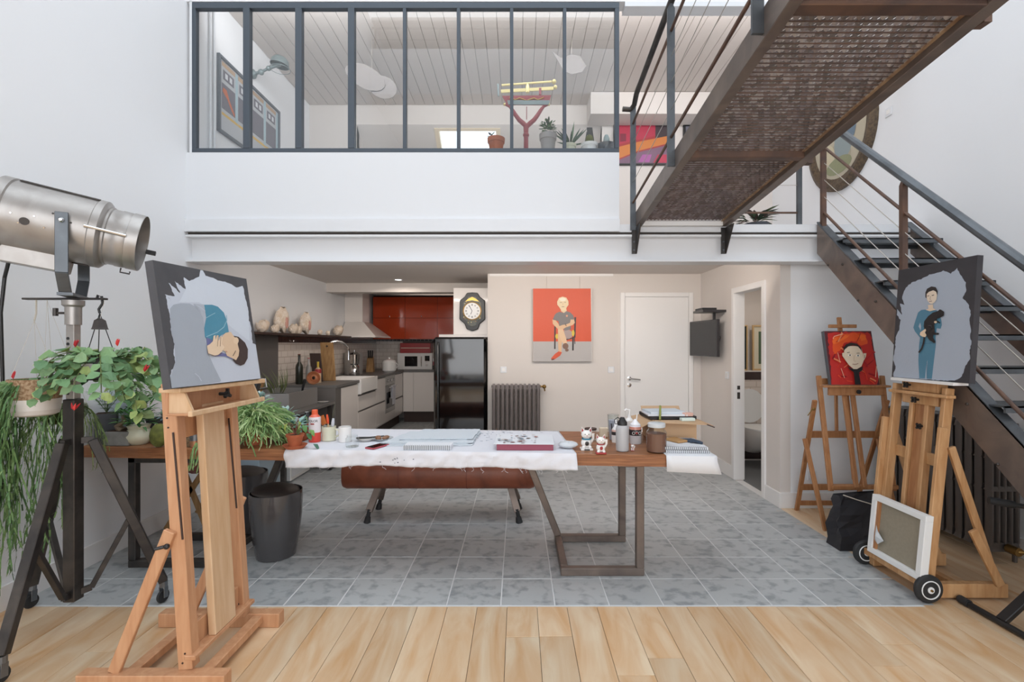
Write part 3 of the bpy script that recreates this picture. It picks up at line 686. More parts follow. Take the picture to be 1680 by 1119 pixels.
wbox('trim_8', 'trim_white', (-.36, 1.2, 6.025, 6.04, 2.30, 2.33))
# ------------------------------------------------------------------ easels
def easel_beech():
    t = thing('studio_easel', 'pale beech studio easel with two long feet, nearest on the left', 'easel', (-1.5, 2.23, 0))
    m = 'beech'
    def pb(name, b, mm=m, bev=.003, **k): return b.build(name, mm, t, bev=bev, **k)
    for d in (2.0, 2.455): pb('foot', MB().box(-1.83, -1.215, d-.028, d+.028, .0, .07))
    for d in (2.035, 2.42):
        u = pb('upright', MB().bar((-1.40, d, .07), (-1.475, d, 1.275), .06, .052))
        MB().bar((-1.405-.004, d-.028, .62), (-1.445-.004, d-.028, 1.07), .007, .004).build('slot', 'wood_dark', t)
        for z, x in ((.10, -1.41), (.14, -1.40), (1.09, -1.47), (1.13, -1.475)):
            MB().lathe((x, d-.0265, z), [(.004, 0), (.004, .002)], 8, (0, -1, 0)).build('screw', 'wood_dark', t)
    pb('brace', MB().bar((-1.69, 2.0, .068), (-1.455, 2.0, .66), .048, .022)); pb('brace', MB().bar((-1.68, 2.455, .068), (-1.42, 2.455, .66), .048, .022))
    pb('floor_rail', MB().box(-1.345, -1.295, 2.028, 2.427, .028, .065)); pb('floor_rail', MB().box(-1.66, -1.61, 2.028, 2.427, .028, .065))
    pb('cross_board', MB().box(-1.42, -1.40, 2.062, 2.393, .13, .23)); pb('cross_ledge', MB().box(-1.40, -1.352, 2.0, 2.455, .115, .135))
    pb('mast', MB().bar((-1.372, 2.22, .135), (-1.432, 2.22, 1.17), .034, .155), 'beech_pale')
    pb('cross_bar', MB().box(-1.485, -1.46, 2.062, 2.393, 1.03, 1.125))
    pb('back_board', MB().box(-1.432, -1.418, 1.935, 2.45, 1.15, 1.25)); pb('ledge', MB().bar((-1.392, 1.905, 1.255), (-1.335, 2.44, 1.255), .095, .020, (1, 0, 0)), 'beech_pale')
    pb('tray_floor', MB().box(-1.418, -1.312, 1.93, 2.45, 1.150, 1.160)); pb('tray_lip', MB().box(-1.318, -1.30, 1.905, 2.455, 1.150, 1.172), 'beech_pale')
    for d in (1.94, 2.435): pb('tray_side', MB().prism([(-1.418, d, 1.16), (-1.318, d, 1.16), (-1.355, d, 1.243), (-1.418, d, 1.243)], (0, .012, 0)), 'beech_pale', bev=0)
    k = MB().lathe((-1.418, 2.27, 1.205), [(.008, 0), (.008, .03), (.014, .03), (.014, .042)], 10, (1, 0, 0))
    for a in (90, 210, 330):
        a = math.radians(a); k.bar((-1.38, 2.27, 1.205), (-1.38, 2.27+.026*math.cos(a), 1.205+.026*math.sin(a)), .012, .012)
    k.build('knob', 'black_plastic', t)
    MB().ball((-1.46, 1.985, .60), .012).tube([(-1.46, 1.99, .60), (-1.50, 1.97, .595)], .007).build('knob', 'black_plastic', t)
    return t
easel_beech()
def easel_honey():
    t = thing('studio_easel', 'honey coloured studio easel on two small wheels holding the cat painting', 'easel', (2.5, 2.9, 0))
    m = 'easel_honey'
    def pb(name, b, mm=m, bev=.003): return b.build(name, mm, t, bev=bev)
    for d in (2.71, 3.10): pb('foot', MB().box(2.29, 2.76, d-.022, d+.022, .012, .09))
    for d in (2.72, 3.08):
        pb('upright', MB().bar((2.335, d, .09), (2.45, d, 1.19), .05, .03))
        pb('outer_rail', MB().bar((2.305, d-.028 if d < 2.9 else d+.028, .09), (2.395, d-.028 if d < 2.9 else d+.028, .97), .05, .024))
    for dd, ww in ((2.955, .028), (2.845, .028)): pb('mast_rail', MB().bar((2.365, dd, .11), (2.46, dd, 1.17), .045, ww))
    pb('mast', MB().bar((2.385, 2.90, .3), (2.468, 2.90, 1.17), .03, .075), 'easel_brown')
    MB().poly([(2.443, 2.875, 1.02), (2.443, 2.858, 1.03), (2.449, 2.862, 1.10), (2.449, 2.874, 1.11)]).poly([(2.434, 2.868, .92), (2.434, 2.855, .925), (2.437, 2.86, .955), (2.437, 2.87, .95)]).build('paint_drips', MATS.setdefault('green_paint', mat('green_paint', '4fa07c', .5)), t)['kind'] = 'stuff'
    pb('front_rail', MB().box(2.255, 2.29, 2.69, 3.12, .075, .115))
    pb('rear_rail', MB().box(2.54, 2.58, 2.732, 3.078, .012, .05)); pb('cross_bar', MB().box(2.42, 2.44, 2.735, 3.065, .73, .80))
    pb('upper_block', MB().box(2.425, 2.485, 2.76, 3.02, 1.155, 1.212)); pb('lower_block', MB().box(2.425, 2.485, 2.76, 3.02, 1.078, 1.135))
    pb('ledge', MB().box(2.385, 2.44, 2.66, 3.08, 1.136, 1.154)); MB().box(2.385, 2.47, 2.62, 3.06, 1.213, 1.229).build('canvas_ledge', 'trim_white', t)
    for y, z in ((2.955, 1.19), (2.895, 1.105), (2.86, .95)):
        k = MB().lathe((2.425, y, z), [(.007, 0), (.007, .025), (.012, .025), (.012, .034)], 8, (-1, 0, 0))
        for a in range(4):
            a = math.radians(45+90*a); k.bar((2.396, y, z), (2.396, y+.02*math.cos(a), z+.02*math.sin(a)), .01, .01)
        k.build('knob', 'black_plastic', t)
    for d in (2.70, 3.10):
        pb('brace', MB().bar((2.445, d, .86), (2.665, d, .20), .04, .022)); pb('brace', MB().bar((2.545, d-.024, .40), (2.70, d-.024, .09), .045, .02))
    for d, x in ((2.665, 2.285), (3.135, 2.275)):
        wh = MB().lathe((x, d+.016, .078), [(.052, 0), (.072, .004), (.078, .012), (.078, .024), (.072, .032), (.052, .036)], 28, (0, -1, 0)).build('wheel', 'rubber', t, True)
        MB().lathe((x, d+.018, .078), [(.052, 0), (.052, .040), (.047, .041), (.045, .0365), (.018, .0365), (.018, .042), (.001, .043)], 24, (0, -1, 0), cap=False).build('hub', 'white_wood', wh, True)
        sp = MB()
        for a in range(5):
            a = math.radians(72*a+20); ca, sa = math.cos(a), math.sin(a)
            sp.bar((x+.014*ca, d-.0175, .078+.014*sa), (x+.044*ca, d-.0175, .078+.044*sa), .009, .004)
        sp.build('spokes', 'tin', wh); MB().lathe((x, d-.02, .078), [(.008, 0), (.006, .012)], 8, (0, -1, 0)).build('axle_nut', 'brass_valve', wh)
    return t
easel_honey()
def easel_fold():
    t = thing('folding_easel', 'reddish brown folding easel in front of the white wall holding the red portrait', 'easel', (2.62, 3.85, 0))
    m = 'easel_brown'
    def pb(name, b, mm=m, bev=.003): return b.build(name, mm, t, bev=bev)
    for (xt, xb) in ((2.395, 2.37), (2.90, 2.845)):
        pb('upright', MB().bar((xb, 3.62, .33), (xt, 3.81, 1.19), .036, .022))
    for xt, xb in ((2.335, 2.42), (2.905, 2.915)):
        pb('rear_leg', MB().bar((xt, 3.76, 1.0), (xb, 4.15, 0.0), .034, .022))
    for xt, xb in ((2.325, 2.375), (2.915, 2.95)):
        pb('front_leg', MB().bar((xt-.01, 3.86, .68), (xb, 3.69, 0.0), .034, .02)); 
    for x in (2.548, 2.612): pb('mast_rail', MB().bar((x, 3.60, .36), (x+.0, 3.735, 1.06), .032, .022))
    pb('mast', MB().bar((2.58, 3.665, .40), (2.615, 3.895, 1.66), .032, .02))
    pb('box_board', MB().box(2.40, 2.84, 3.685, 3.71, 1.045, 1.108)); pb('ledge', MB().box(2.345, 2.86, 3.66, 3.725, 1.108, 1.125))
    pb('back_board', MB().box(2.39, 2.90, 3.80, 3.815, 1.12, 1.17))
    pb('cross_bar', MB().box(2.36, 2.90, 3.88, 3.90, .68, .735)); pb('cross_bar', MB().box(2.37, 2.87, 3.60, 3.64, .345, .375)); pb('rear_rail', MB().box(2.40, 2.92, 4.06, 4.08, .20, .25)); pb('rear_rail', MB().box(2.42, 2.90, 4.12, 4.135, .05, .09))
    pb('prop', MB().bar((2.60, 3.90, .71), (2.62, 3.94, 1.08), .022, .02))
    pb('top_clamp', MB().box(2.505, 2.72, 3.835, 3.865, 1.572, 1.60))
    for x, z in ((2.33, .93), (2.93, .93)):
        MB().tube([(x, 3.78, z), (x+(-.05 if x < 2.5 else .06), 3.76, z-.05)], .004).ball((x, 3.765, z), .012).build('wing_nut', 'brass_valve', t)
    MB().lathe((2.615, 3.685, 1.075), [(.007, 0), (.007, .01), (.016, .012), (.016, .024)], 10, (0, -1, 0)).build('knob', 'black_plastic', t)
easel_fold()

# ------------------------------------------------------------------ big wooden table
TA = math.atan2(3.045-2.79, 3.9)
def tpt(u, v, z=.79):
    """u along the table front edge (= X), v depth behind the front edge"""
    return V((u-v*math.sin(-TA)*0, 2.80-(u-.86)*.0655+v, z))
tb = thing('work_table', 'long thick wooden slab table on dark steel frame legs', 'table', (-.85, 3.2, 0))
SX0, SX1, SDP = XL+.004, 1.12, .76
b = MB()
rr = random.Random(5)
n = 60; fr_ = []; 
for i in range(n+1):
    u = SX0+(SX1-SX0)*i/n; j = rr.uniform(-.0025, .0025)
    f0 = tpt(u, j); k0 = tpt(u, SDP-.02)
    fr_.append([V((u, f0.y, .722)), V((u, f0.y-.002, .786)), V((u, f0.y+.004, .79)), V((u, k0.y, .79)), V((u, k0.y, .722))])
b.loft(fr_, True); b.build('slab', 'slab_oak', tb)
def legframe(x0, x1, d0, d1, mirror):
    s_ = .048
    L_, Rr = (x0, x1)
    xv, xd = (x1, x0) if not mirror else (x0, x1)
    b = MB()
    q = s_/2
    bb = lambda p, r_, nm='frame_bar', sd=(1, 0, 0): MB().bar(p, r_, s_, s_, sd).build(nm, 'steel_brown' if not mirror else 'steel_dark', tb, bev=.004)
    bb((x0-q, d0, q), (x1+q, d0, q), sd=(0, 1, 0)); bb((x0-q, d1, q), (x1+q, d1, q), sd=(0, 1, 0)); bb((xd, d0+q, q), (xd, d1-q, q))
    bb((xv, d0, s_), (xv, d0, .722), 'frame_upright'); bb((xv, d1, s_), (xv, d1, .722), 'frame_upright')
    sg = -1 if not mirror else 1
    bb((xd, d1, s_), (xd+sg*.27, d1, .722), 'frame_diagonal')
    bb((x0-q, d0, .70), (x1+q, d0, .70), 'top_bar', (0, 1, 0)) if mirror else bb((x1-.14, d0, .7), (x1+q, d0, .7), 'top_bar', (0, 1, 0))
legframe(.29, .76, 2.99, 3.50, False)
legframe(-2.49, -1.97, 3.10, 3.52, True)
# cloth
ct = MB(); cx0, cx1 = -1.43, .345; nu, nv = 90, 26
grid = []
cr = random.Random(8)
from mathutils import noise as mnoise
for i in range(nu+1):
    row_ = []; u = cx0+(cx1-cx0)*i/nu
    hang = .093+.012*mnoise.noise(V((u*3, 0, 0)))+(.02 if u < -1.0 else 0)*(1-(u+1.43)/.43 if u < -1.0 else 0)
    for j in range(nv+1):
        t_ = hang*j/8 if j <= 8 else hang+(SDP-.03)*(j-8)/(nv-8)
        uu = u+(.045*(t_-hang)/SDP*(-1) if i > nu*.9 else 0)
        if t_ < hang:
            dz = hang-t_; w_ = mnoise.noise(V((u*5+3, dz*5+u*6, 1)))*.038+mnoise.noise(V((u*16, dz*20+u*10, 4)))*.016; w_ *= min(1, dz/.02)
            p = tpt(uu, -.009-abs(w_), .794-dz)
        else:
            v_ = t_-hang; z = .794+.0018*max(0, mnoise.noise(V((u*9, v_*9, 2))))
            p = tpt(uu, v_-.009, z)
        row_.append(p)
    grid.append(row_)
vs = [p for r_ in grid for p in r_]; fs = [(i*(nv+1)+j, (i+1)*(nv+1)+j, (i+1)*(nv+1)+j+1, i*(nv+1)+j+1) for i in range(nu) for j in range(nv)]
ct.add(vs, fs)
cloth = thing('canvas_cloth', 'crumpled white painters cloth with frayed hem draped over the table', 'cloth', (-.5, 3.1, .79))
co_ = ct.build('cloth', 'cloth_white', cloth, True); md = co_.modifiers.new('s', 'SOLIDIFY'); md.thickness = .0015; md.offset = 0
th = MB()
for i in range(26):
    u = cr.uniform(cx0+.02, cx1-.02); p = tpt(u, -.012, .705+cr.uniform(-.004, .004)); pts = [p]
    for k in range(4): pts.append(pts[-1]+V((cr.uniform(-.012, .012), cr.uniform(-.002, .001), -cr.uniform(.002, .011))))
    th.tube(pts, .0009, 4)
stuff(th.build('loose_threads', 'cloth_white', cloth))
sm = MB(); sm.flat = True
for i in range(60):
    u = cr.gauss(-.13, .12); v_ = cr.uniform(.3, .68); p = tpt(u, v_, .7955); sm.poly([p+V((x*cr.uniform(.5, 1.3), y*cr.uniform(.5, 1.3), 0)) for x, y in circ(cr.uniform(.004, .014), 6, .006)], cr.choice(['5b6b82', '8494a8', '3f5068', '9aa6b4']))
for i in range(10):
    u = cr.gauss(-.72, .06); p = tpt(u, -.0215, .76-cr.uniform(0, .04)); sm.poly([p+V((x, 0, y)) for x, y in circ(cr.uniform(.002, .006), 6, .003)], '5a6070')
stuff(sm.build('paint_marks', 'vc', cloth))
sheet = MB()
q0, q1 = .865, 1.155
pts = []
for i in range(9):
    u = q0+(q1-q0)*i/8; r_ = []
    for (v_, z_) in ((.40, .7925), (.25, .7925), (.1, .7925), (.0, .7925), (-.010, .788), (-.016, .76), (-.022, .70+(.0 if i < 1 else -.012*i/8))):
        uu = u+(.02*i/8*(1 if z_ < .75 else 0)); r_.append(tpt(uu, v_, z_))
    pts.append(r_)
sheet.add([p for r_ in pts for p in r_], [(i*7+j, (i+1)*7+j, (i+1)*7+j+1, i*7+j+1) for i in range(8) for j in range(6)])
so = sheet.build('paper_sheet', 'paper', None, True, origin=(1.0, 2.95, .79)); md = so.modifiers.new('s', 'SOLIDIFY'); md.thickness = .0012
tag(so, 'blank white paper sheet hanging over the right end of the table', 'paper')

# ------------------------------------------------------------------ items on the table
ZT = .796; ZB = .7905
def lt(name, label, cat, loc, prof, m, n=20, parts=(), group=None, smooth=True):
    t = thing(name, label, cat, loc, group)
    for pn, pr, mm in ((name+'_body' if parts else 'body', prof, m),)+tuple(parts): MB().lathe(loc, pr, n).build(pn, mm, t, smooth)
    return t
def at(px, py, z): # point on plane z seen at pixel
    d = (H-z)*F/(py-565); return V(((px-850)*d/F, d, z))
# leather bench
bn = thing('leather_bench', 'long brown leather vaulting bench on splayed grey legs behind the table', 'bench', (-.65, 4.02, 0))
prof = [(0, -.04), (.10, -.16), (.17, -.17)]
rings = []
for x, s_ in ((-1.44, .80), (-1.43, .93), (-1.40, 1.0), (-1.05, 1.0), (-.6, 1.0), (-.15, 1.0), (.10, 1.0), (.13, .93), (.14, .8)):
    rings.append([V((x, 4.02+.17*s_*math.copysign(abs(math.cos(a))**.7, math.cos(a)), .37+.125*s_*math.copysign(abs(math.sin(a))**.7, math.sin(a)))) for a in [2*math.pi*k/20 for k in range(20)]])
MB().loft(rings).build('leather_body', 'leather', bn, True)
for x in (-.97, -.42): MB().loft([[V((xx, 4.02+.172*math.copysign(abs(math.cos(a))**.7, math.cos(a)), .37+.127*math.copysign(abs(math.sin(a))**.7, math.sin(a)))) for a in [2*math.pi*k/20 for k in range(20)]] for xx in (x, x+.006)]).build('seam', 'leather_dark', bn, True)
for x, sx in ((-1.15, -1), (-.06, 1)):
    for y0, y1 in ((3.93, 3.86), (4.11, 4.18)):
        lg = MB().bar((x, y0, .26), (x+sx*.055, y1, .09), .055, .03).build('leg', 'steel_brown', bn, bev=.003)
        MB().tube([(x+sx*.05, y1, .11), (x+sx*.066, y1, .03)], .016).tube([(x+sx*.062, y1, .045), (x+sx*.07, y1, 0)], [.022, .028], 12).build('leg_foot', 'rubber', lg, True)
# swing bins
def bin_(loc, lab, lab_n):
    x, y, z = loc; t = thing('waste_bin', lab, 'bin', loc, 'dark waste bins beside the table')
    MB().lathe(loc, [(.10, 0), (.125, .004), (.145, .12), (.163, .28), (.168, .40), (.165, .44), (.160, .44), (.155, .40)], 32, cap=False).lathe(loc, [(.12, .006), (.0, .006)], 32, cap=False).build('bucket', 'bin_grey', t, True)
    b = MB(); rg = []
    for k in range(9):
        a = math.pi/2*k/8; rg.append([V((x+.152*math.cos(a)*math.cos(q), y+.152*math.cos(a)*math.sin(q), .435+.045*math.sin(a)+.10*(x*0-.152*math.cos(a)*math.cos(q))*.9)) for q in [2*math.pi*i/28 for i in range(28)]])
    b.loft(rg).build('lid', 'bin_lid', t, True)
bin_((-1.655, 3.27, 0), 'glossy dark grey bin with tilted lid standing on grey tiles under the table', 1)
bin_((-2.14, 3.735, 0), 'dark grey bin half hidden behind the beech easel', 2)
# folding stool
fs_ = thing('folding_chair', 'folding chair with crossed wooden legs and dark leather slings behind the easel', 'chair', (-2.55, 3.9, 0))
for y in (3.72, 4.08):
    MB().bar((-2.74, y, .0), (-2.42, y, .50), .04, .02).build('leg', 'wood_board', fs_, bev=.003)
    MB().bar((-2.42, y, .0), (-2.62, y, .50), .04, .02).build('leg', 'wood_board', fs_, bev=.003)
rg = [[V((-2.63+.032*k, y, .50-.06*math.sin(math.pi*k/7))) for y in (3.71, 4.09)] for k in range(8)]
b = MB(); b.add([p for r_ in rg for p in r_], [(2*k, 2*k+2, 2*k+3, 2*k+1) for k in range(7)]); o = b.build('seat', 'leather_dark', fs_); o.modifiers.new('s', 'SOLIDIFY').thickness = .006
MB().box(-2.56, -2.36, 4.06, 4.075, .18, .34).build('sling', 'leather_dark', fs_, bev=.004)
# bottle etc
def mug(name, label, cat, p, r, h, m, handle=False, group=None):
    t = thing(name, label, cat, p, group)
    MB().lathe(p, [(r*.9, 0), (r, h*.06), (r, h), (r*.88, h), (r*.86, h*.1), (0, h*.09)], 24, cap=False).build('cup', m, t, True)
    MB().lathe(p, [(0, 0.0005), (r*.9, 0.0005)], 24, cap=False).build('base', m, t)
    if handle: MB().tube([(p[0]+r*.95, p[1], p[2]+h*.78), (p[0]+r*1.45, p[1], p[2]+h*.72), (p[0]+r*1.5, p[1], p[2]+h*.4), (p[0]+r*.95, p[1], p[2]+h*.22)], .006).build('handle', m, t, True)
    return t
p = at(516.5, 724.5, ZT)
bt = thing('paint_bottle', 'tall white and red squeeze bottle with orange cap beside the cream mug', 'bottle', p)
MB().lathe(p, [(.036, 0), (.038, .005), (.038, .062), (.0385, .064), (.0385, .155), (.036, .165), (.022, .178)], 24, cols=['d8402e', 'd8402e', 'd8402e', 'e9e2e4', 'e6dfe2', 'e2664a']).build('bottle_body', 'vc_gloss', bt, True)
MB().lathe(p, [(.022, .178), (.019, .182), (.019, .208), (.016, .212)], 16).build('cap', MATS.setdefault('orange_cap', mat('orange_cap', 'e8633c', .4)), bt, True)
def text(body, loc, size, m, parent, rot=(math.pi/2, 0, 0), ext=.0004):
    cu_ = bpy.data.curves.new('lettering', 'FONT'); cu_.body = body; cu_.size = size; cu_.align_x = 'CENTER'; cu_.extrude = ext; cu_.materials.append(MATS[m])
    tmp = bpy.data.objects.new('tmp', cu_); C.objects.link(tmp); dg = bpy.context.evaluated_depsgraph_get(); me_ = bpy.data.meshes.new_from_object(tmp.evaluated_get(dg)); bpy.data.objects.remove(tmp)
    o = bpy.data.objects.new('lettering', me_); C.objects.link(o); o['kind'] = 'stuff'; o.parent = parent; o.location = V(loc)-V(parent['_o']); o.rotation_euler = rot; return o
text('COLOR', (p[0], p[1]-.0395, p[2]+.135), .021, 'black_plastic', bt)
MB().box(p[0]-.012, p[0]+.012, p[1]-.0395, p[1]-.038, p[2]+.118, p[2]+.126).build('label_mark', 'red_paint', bt)
p = at(500, 722, ZT); p.y += .10; p.x -= .03
t = thing('ink_bottle', 'short black capped bottle with orange label behind the white and red bottle', 'bottle', p)
MB().lathe(p, [(.036, 0), (.036, .10), (.036, .101), (.034, .125), (.016, .15), (.014, .175)], 20, cols=['d9582c', 'e8e4e0', '1c1c1e', '1c1c1e', '1c1c1e']).build('bottle_body', 'vc_gloss', t, True)
p = at(539.5, 722.5, ZT); mg = mug('brush_mug', 'cream ribbed mug holding paint brushes', 'mug', p, .046, .095, 'cream', True)
def stick(name, label, base, tip, r, cols, cat='brush', group=None, flat=None):
    t = thing(name, label, cat, base, group); a = V(base); c = V(tip)
    m1 = a+(c-a)*.62; m2 = a+(c-a)*.8
    MB().tube([a, m1], r*.6, 8, cols[0]).build('shaft', 'vc_gloss', t, True)
    if flat: MB().bar(m1, c, flat, .008, (1, 0, 0), cols[1]).build('head', 'vc', t)
    else: MB().tube([m1, m2, c], [r, r*1.15, r*.7], 8, cols[1]).build('head', 'vc', t, True)
    return t
stick('flat_brush', 'broad flat brush with brown handle leaning left in the cream mug', p+V((.012, 0, .01)), p+V((-.052, .0, .165)), .006, ('8a8f94', 'b8682c'), flat=.034)
stick('paint_brush', 'round brush with bright orange handle standing in the cream mug', p+V((.0, .015, .01)), p+V((-.016, .01, .172)), .008, ('e4c39a', 'e4572c'))
stick('palette_knife', 'grey rounded spatula standing at the right of the cream mug', p+V((.018, 0, .01)), p+V((.030, 0, .148)), .010, ('8d9196', 'c9ccd4'), 'spatula')
stick('thin_brush', 'very thin dark brush leaning right out of the cream mug', p+V((-.01, .02, .01)), p+V((.035, .02, .24)), .002, ('5a5c48', '5a5c48'))
p = at(566, 724.5, ZT); mug('white_cup', 'plain white cup with dark inside right of the cream mug', 'cup', p, .041, .10, 'ceramic')
def jar(name, label, cat, p, r, h, group=None, cont=None, lid=None):
    t = thing(name, label, cat, p, group)
    MB().lathe(p, [(r*.9, .001), (r, .006), (r, h*.72), (r*.8, h*.82), (r*.8, h)], 22, cap=False).build('glass', 'jar_glass', t, True)
    MB().lathe(p, [(0, 0), (r*.92, 0), (r*.92, .004), (0, .004)], 22, cap=False).build('base', 'jar_glass', t, True)
    if cont: MB().lathe(p, [(r*.94, .006), (r*.95, h*cont[0])], 22).build('contents', cont[1], t, True)
    if lid: MB().lathe(p, [(r*.86, h*.94), (r*.88, h*.95), (r*.88, h*1.08), (r*.8, h*1.09)], 22).build('lid', lid, t, True)
    return t
jar('glass_jar', 'small empty faceted glass jar left of the phone', 'jar', at(578, 733, ZT), .041, .075)
def dish(name, label, cat, p, r, m, h=.016):
    t = thing(name, label, cat, p); MB().lathe(p, [(r*.55, 0), (r*.6, .002), (r, h), (r*.96, h), (r*.55, .005), (0, .005)], 26, cap=False).lathe(p, [(0, 0), (r*.55, 0)], 26, cap=False).build('dish', m, t, True); return t
p = at(600, 723, ZT); dish('saucer', 'small white saucer holding a dark spoon', 'saucer', p, .062, 'ceramic')
t = thing('dark_spoon', 'black spattered spoon lying across the white saucer', 'spoon', p+V((0, 0, .014)))
MB().tube([p+V((-.05, 0, .018)), p+V((.02, .01, .018)), p+V((.11, .05, .022))], [.008, .006, .004]).ball(p+V((-.045, 0, .018)), .018, sc=(1.2, .8, .35)).build('spoon_body', 'black_plastic', t, True)
p = at(628, 722, ZT); dish('glass_plate', 'shallow pale plate with brown stones beside the saucer', 'plate', p, .07, 'plastic_clear')
cr = random.Random(4)
for i in range(5):
    q = p+V((cr.uniform(-.032, .032), cr.uniform(-.03, .03), .018)); b = MB().ball(q, .017, 7, 5, (cr.uniform(.8, 1.3), 1, cr.uniform(.6, 1)))
    tag(b.build('brown_stone', 'stone_brown', None), 'small brown stone heaped on the shallow pale plate', 'stone', 'brown stones on the plate')
p = at(619, 733.5, ZT)
t = thing('phone', 'black smartphone in a red case lying on the cloth', 'phone', p)
rot = Matrix.Rotation(-.35, 3, 'Z')
def rbox(b, c, ax, ay, z0, z1, ang, col=None):
    r_ = Matrix.Rotation(ang, 3, 'Z'); q = [V((c[0], c[1], 0))+r_@V((x, y, 0)) for x, y in ((-ax, -ay), (ax, -ay), (ax, ay), (-ax, ay))]
    return b.hexa([V((k.x, k.y, z0)) for k in q], [V((k.x, k.y, z1)) for k in q], col)
rbox(MB(), p, .036, .072, ZT, ZT+.010, -.45).build('case', 'phone_red', t, bev=.003); rbox(MB(), p, .031, .066, ZT+.010, ZT+.0112, -.45).build('screen', 'screen_glass', t)
# rough papers and sketchbook
t = thing('rough_paper_stack', 'stack of rough grey handmade paper sheets with ragged edges in the middle', 'paper', (-.53, 3.3, ZT))
cr = random.Random(6)
for k in range(5):
    x0_, x1_ = -.90+.10*(k > 2)+cr.uniform(-.02, .02), -.30+cr.uniform(-.03, .02); y0_, y1_ = 3.04+cr.uniform(0, .02)+.08*(k > 2), 3.50-cr.uniform(0, .06)
    if k == 0: y0_, x0_ = 3.02, -.86
    pts = jag([(x0_, y0_), (x1_, y0_+.01), (x1_+.02, y1_), (x0_+.10, y1_)], .006, .02, cr)
    zz = ZT+.005*k+.001
    MB().prism([V((x, y, zz)) for x, y in pts], (0, 0, .004)).build('sheet', 'paper_rough', t)
def sketchbook(name, label, c, ax, ay, z, th_, ang, group=None):
    t = thing(name, label, 'sketchbook', (c[0], c[1], z), group)
    rbox(MB(), c, ax, ay, z, z+th_, ang).build('pages', 'paper', t, bev=.001)
    r_ = Matrix.Rotation(ang, 3, 'Z'); n = int(ax*2/.0115); b = MB()
    for i in range(n):
        o_ = V((c[0], c[1], 0))+r_@V((-ax+.008+i*.0115, -ay, 0)); 
        b.tube([o_+V((0, .008, z+th_+.001)), o_+V((0, -.004, z+th_+.002)), o_+V((0, -.006, z+th_*.5)), o_+V((0, -.002, z+.001))], .0016, 5)
    stuff(b.build('spiral_binding', 'steel_grey', t, True)); return t
sketchbook('spiral_sketchbook', 'white spiral sketchbook sticking out under the rough paper stack', (-.555, 2.965), .145, .055, ZT, .026, -.03)
p = at(766, 727, ZT); t = thing('blue_marker', 'turquoise marker pen beside the spiral sketchbook', 'pen', p)
MB().tube([p+V((-.02, -.03, .006)), p+V((.02, .03, .006))], .006, 8).build('barrel', MATS.setdefault('turq', mat('turq', '2c7f9c', .4)), t, True)
# red book with palette
t = thing('red_box', 'flat dark red box under the palette sheet', 'box', (.045, 3.0, ZT)); rbox(MB(), (.045, 3.02), .172, .12, ZT, ZT+.036, -.03).build('case', MATS.setdefault('boxred', mat('boxred', '94485a', .6)), t, bev=.002)
t = thing('paint_palette', 'white palette sheet smeared with red and blue paint on the red box', 'palette', (.045, 3.03, ZT+.037))
rbox(MB(), (.04, 3.05), .185, .155, ZT+.037, ZT+.041, -.03).build('sheet', 'paper', t, bev=.001)
b = MB(); b.flat = True
for i in range(46):
    u, v_ = cr.uniform(-.16, .08), cr.uniform(-.13, .1)
    s_ = cr.uniform(.004, .018); pts = [(.04+u+x*cr.uniform(.6, 1.4), 3.05+v_+y*cr.uniform(.6, 1.4)) for x, y in circ(s_, 8, s_*.8)]
    b.poly([V((x, y, ZT+.0415+.0002*i)) for x, y in pts], cr.choice(['7d3038', '4a4a52', 'a8483c', '5a82a0', '98a8b0', '5c2c30', 'c0b4ae', '86423c']))
stuff(b.build('paint_daubs', 'vc_gloss', t))
p = at(932, 735, ZT); t = thing('crumpled_bag', 'crumpled clear and white plastic bag at the right edge of the cloth', 'bag', p)
b = MB(); rg = []
for j in range(1, 8):
    th2 = math.pi*j/8; rg.append([p+V((.062*math.sin(th2)*math.cos(a)*(1+.25*mnoise.noise(V((a*2, j, 0)))), .05*math.sin(th2)*math.sin(a), .022-.022*math.cos(th2)*(1+.2*mnoise.noise(V((j, a*2, 3)))))) for a in [2*math.pi*k/16 for k in range(16)]])
b.loft(rg).build('bag_body', 'plastic_clear', t)
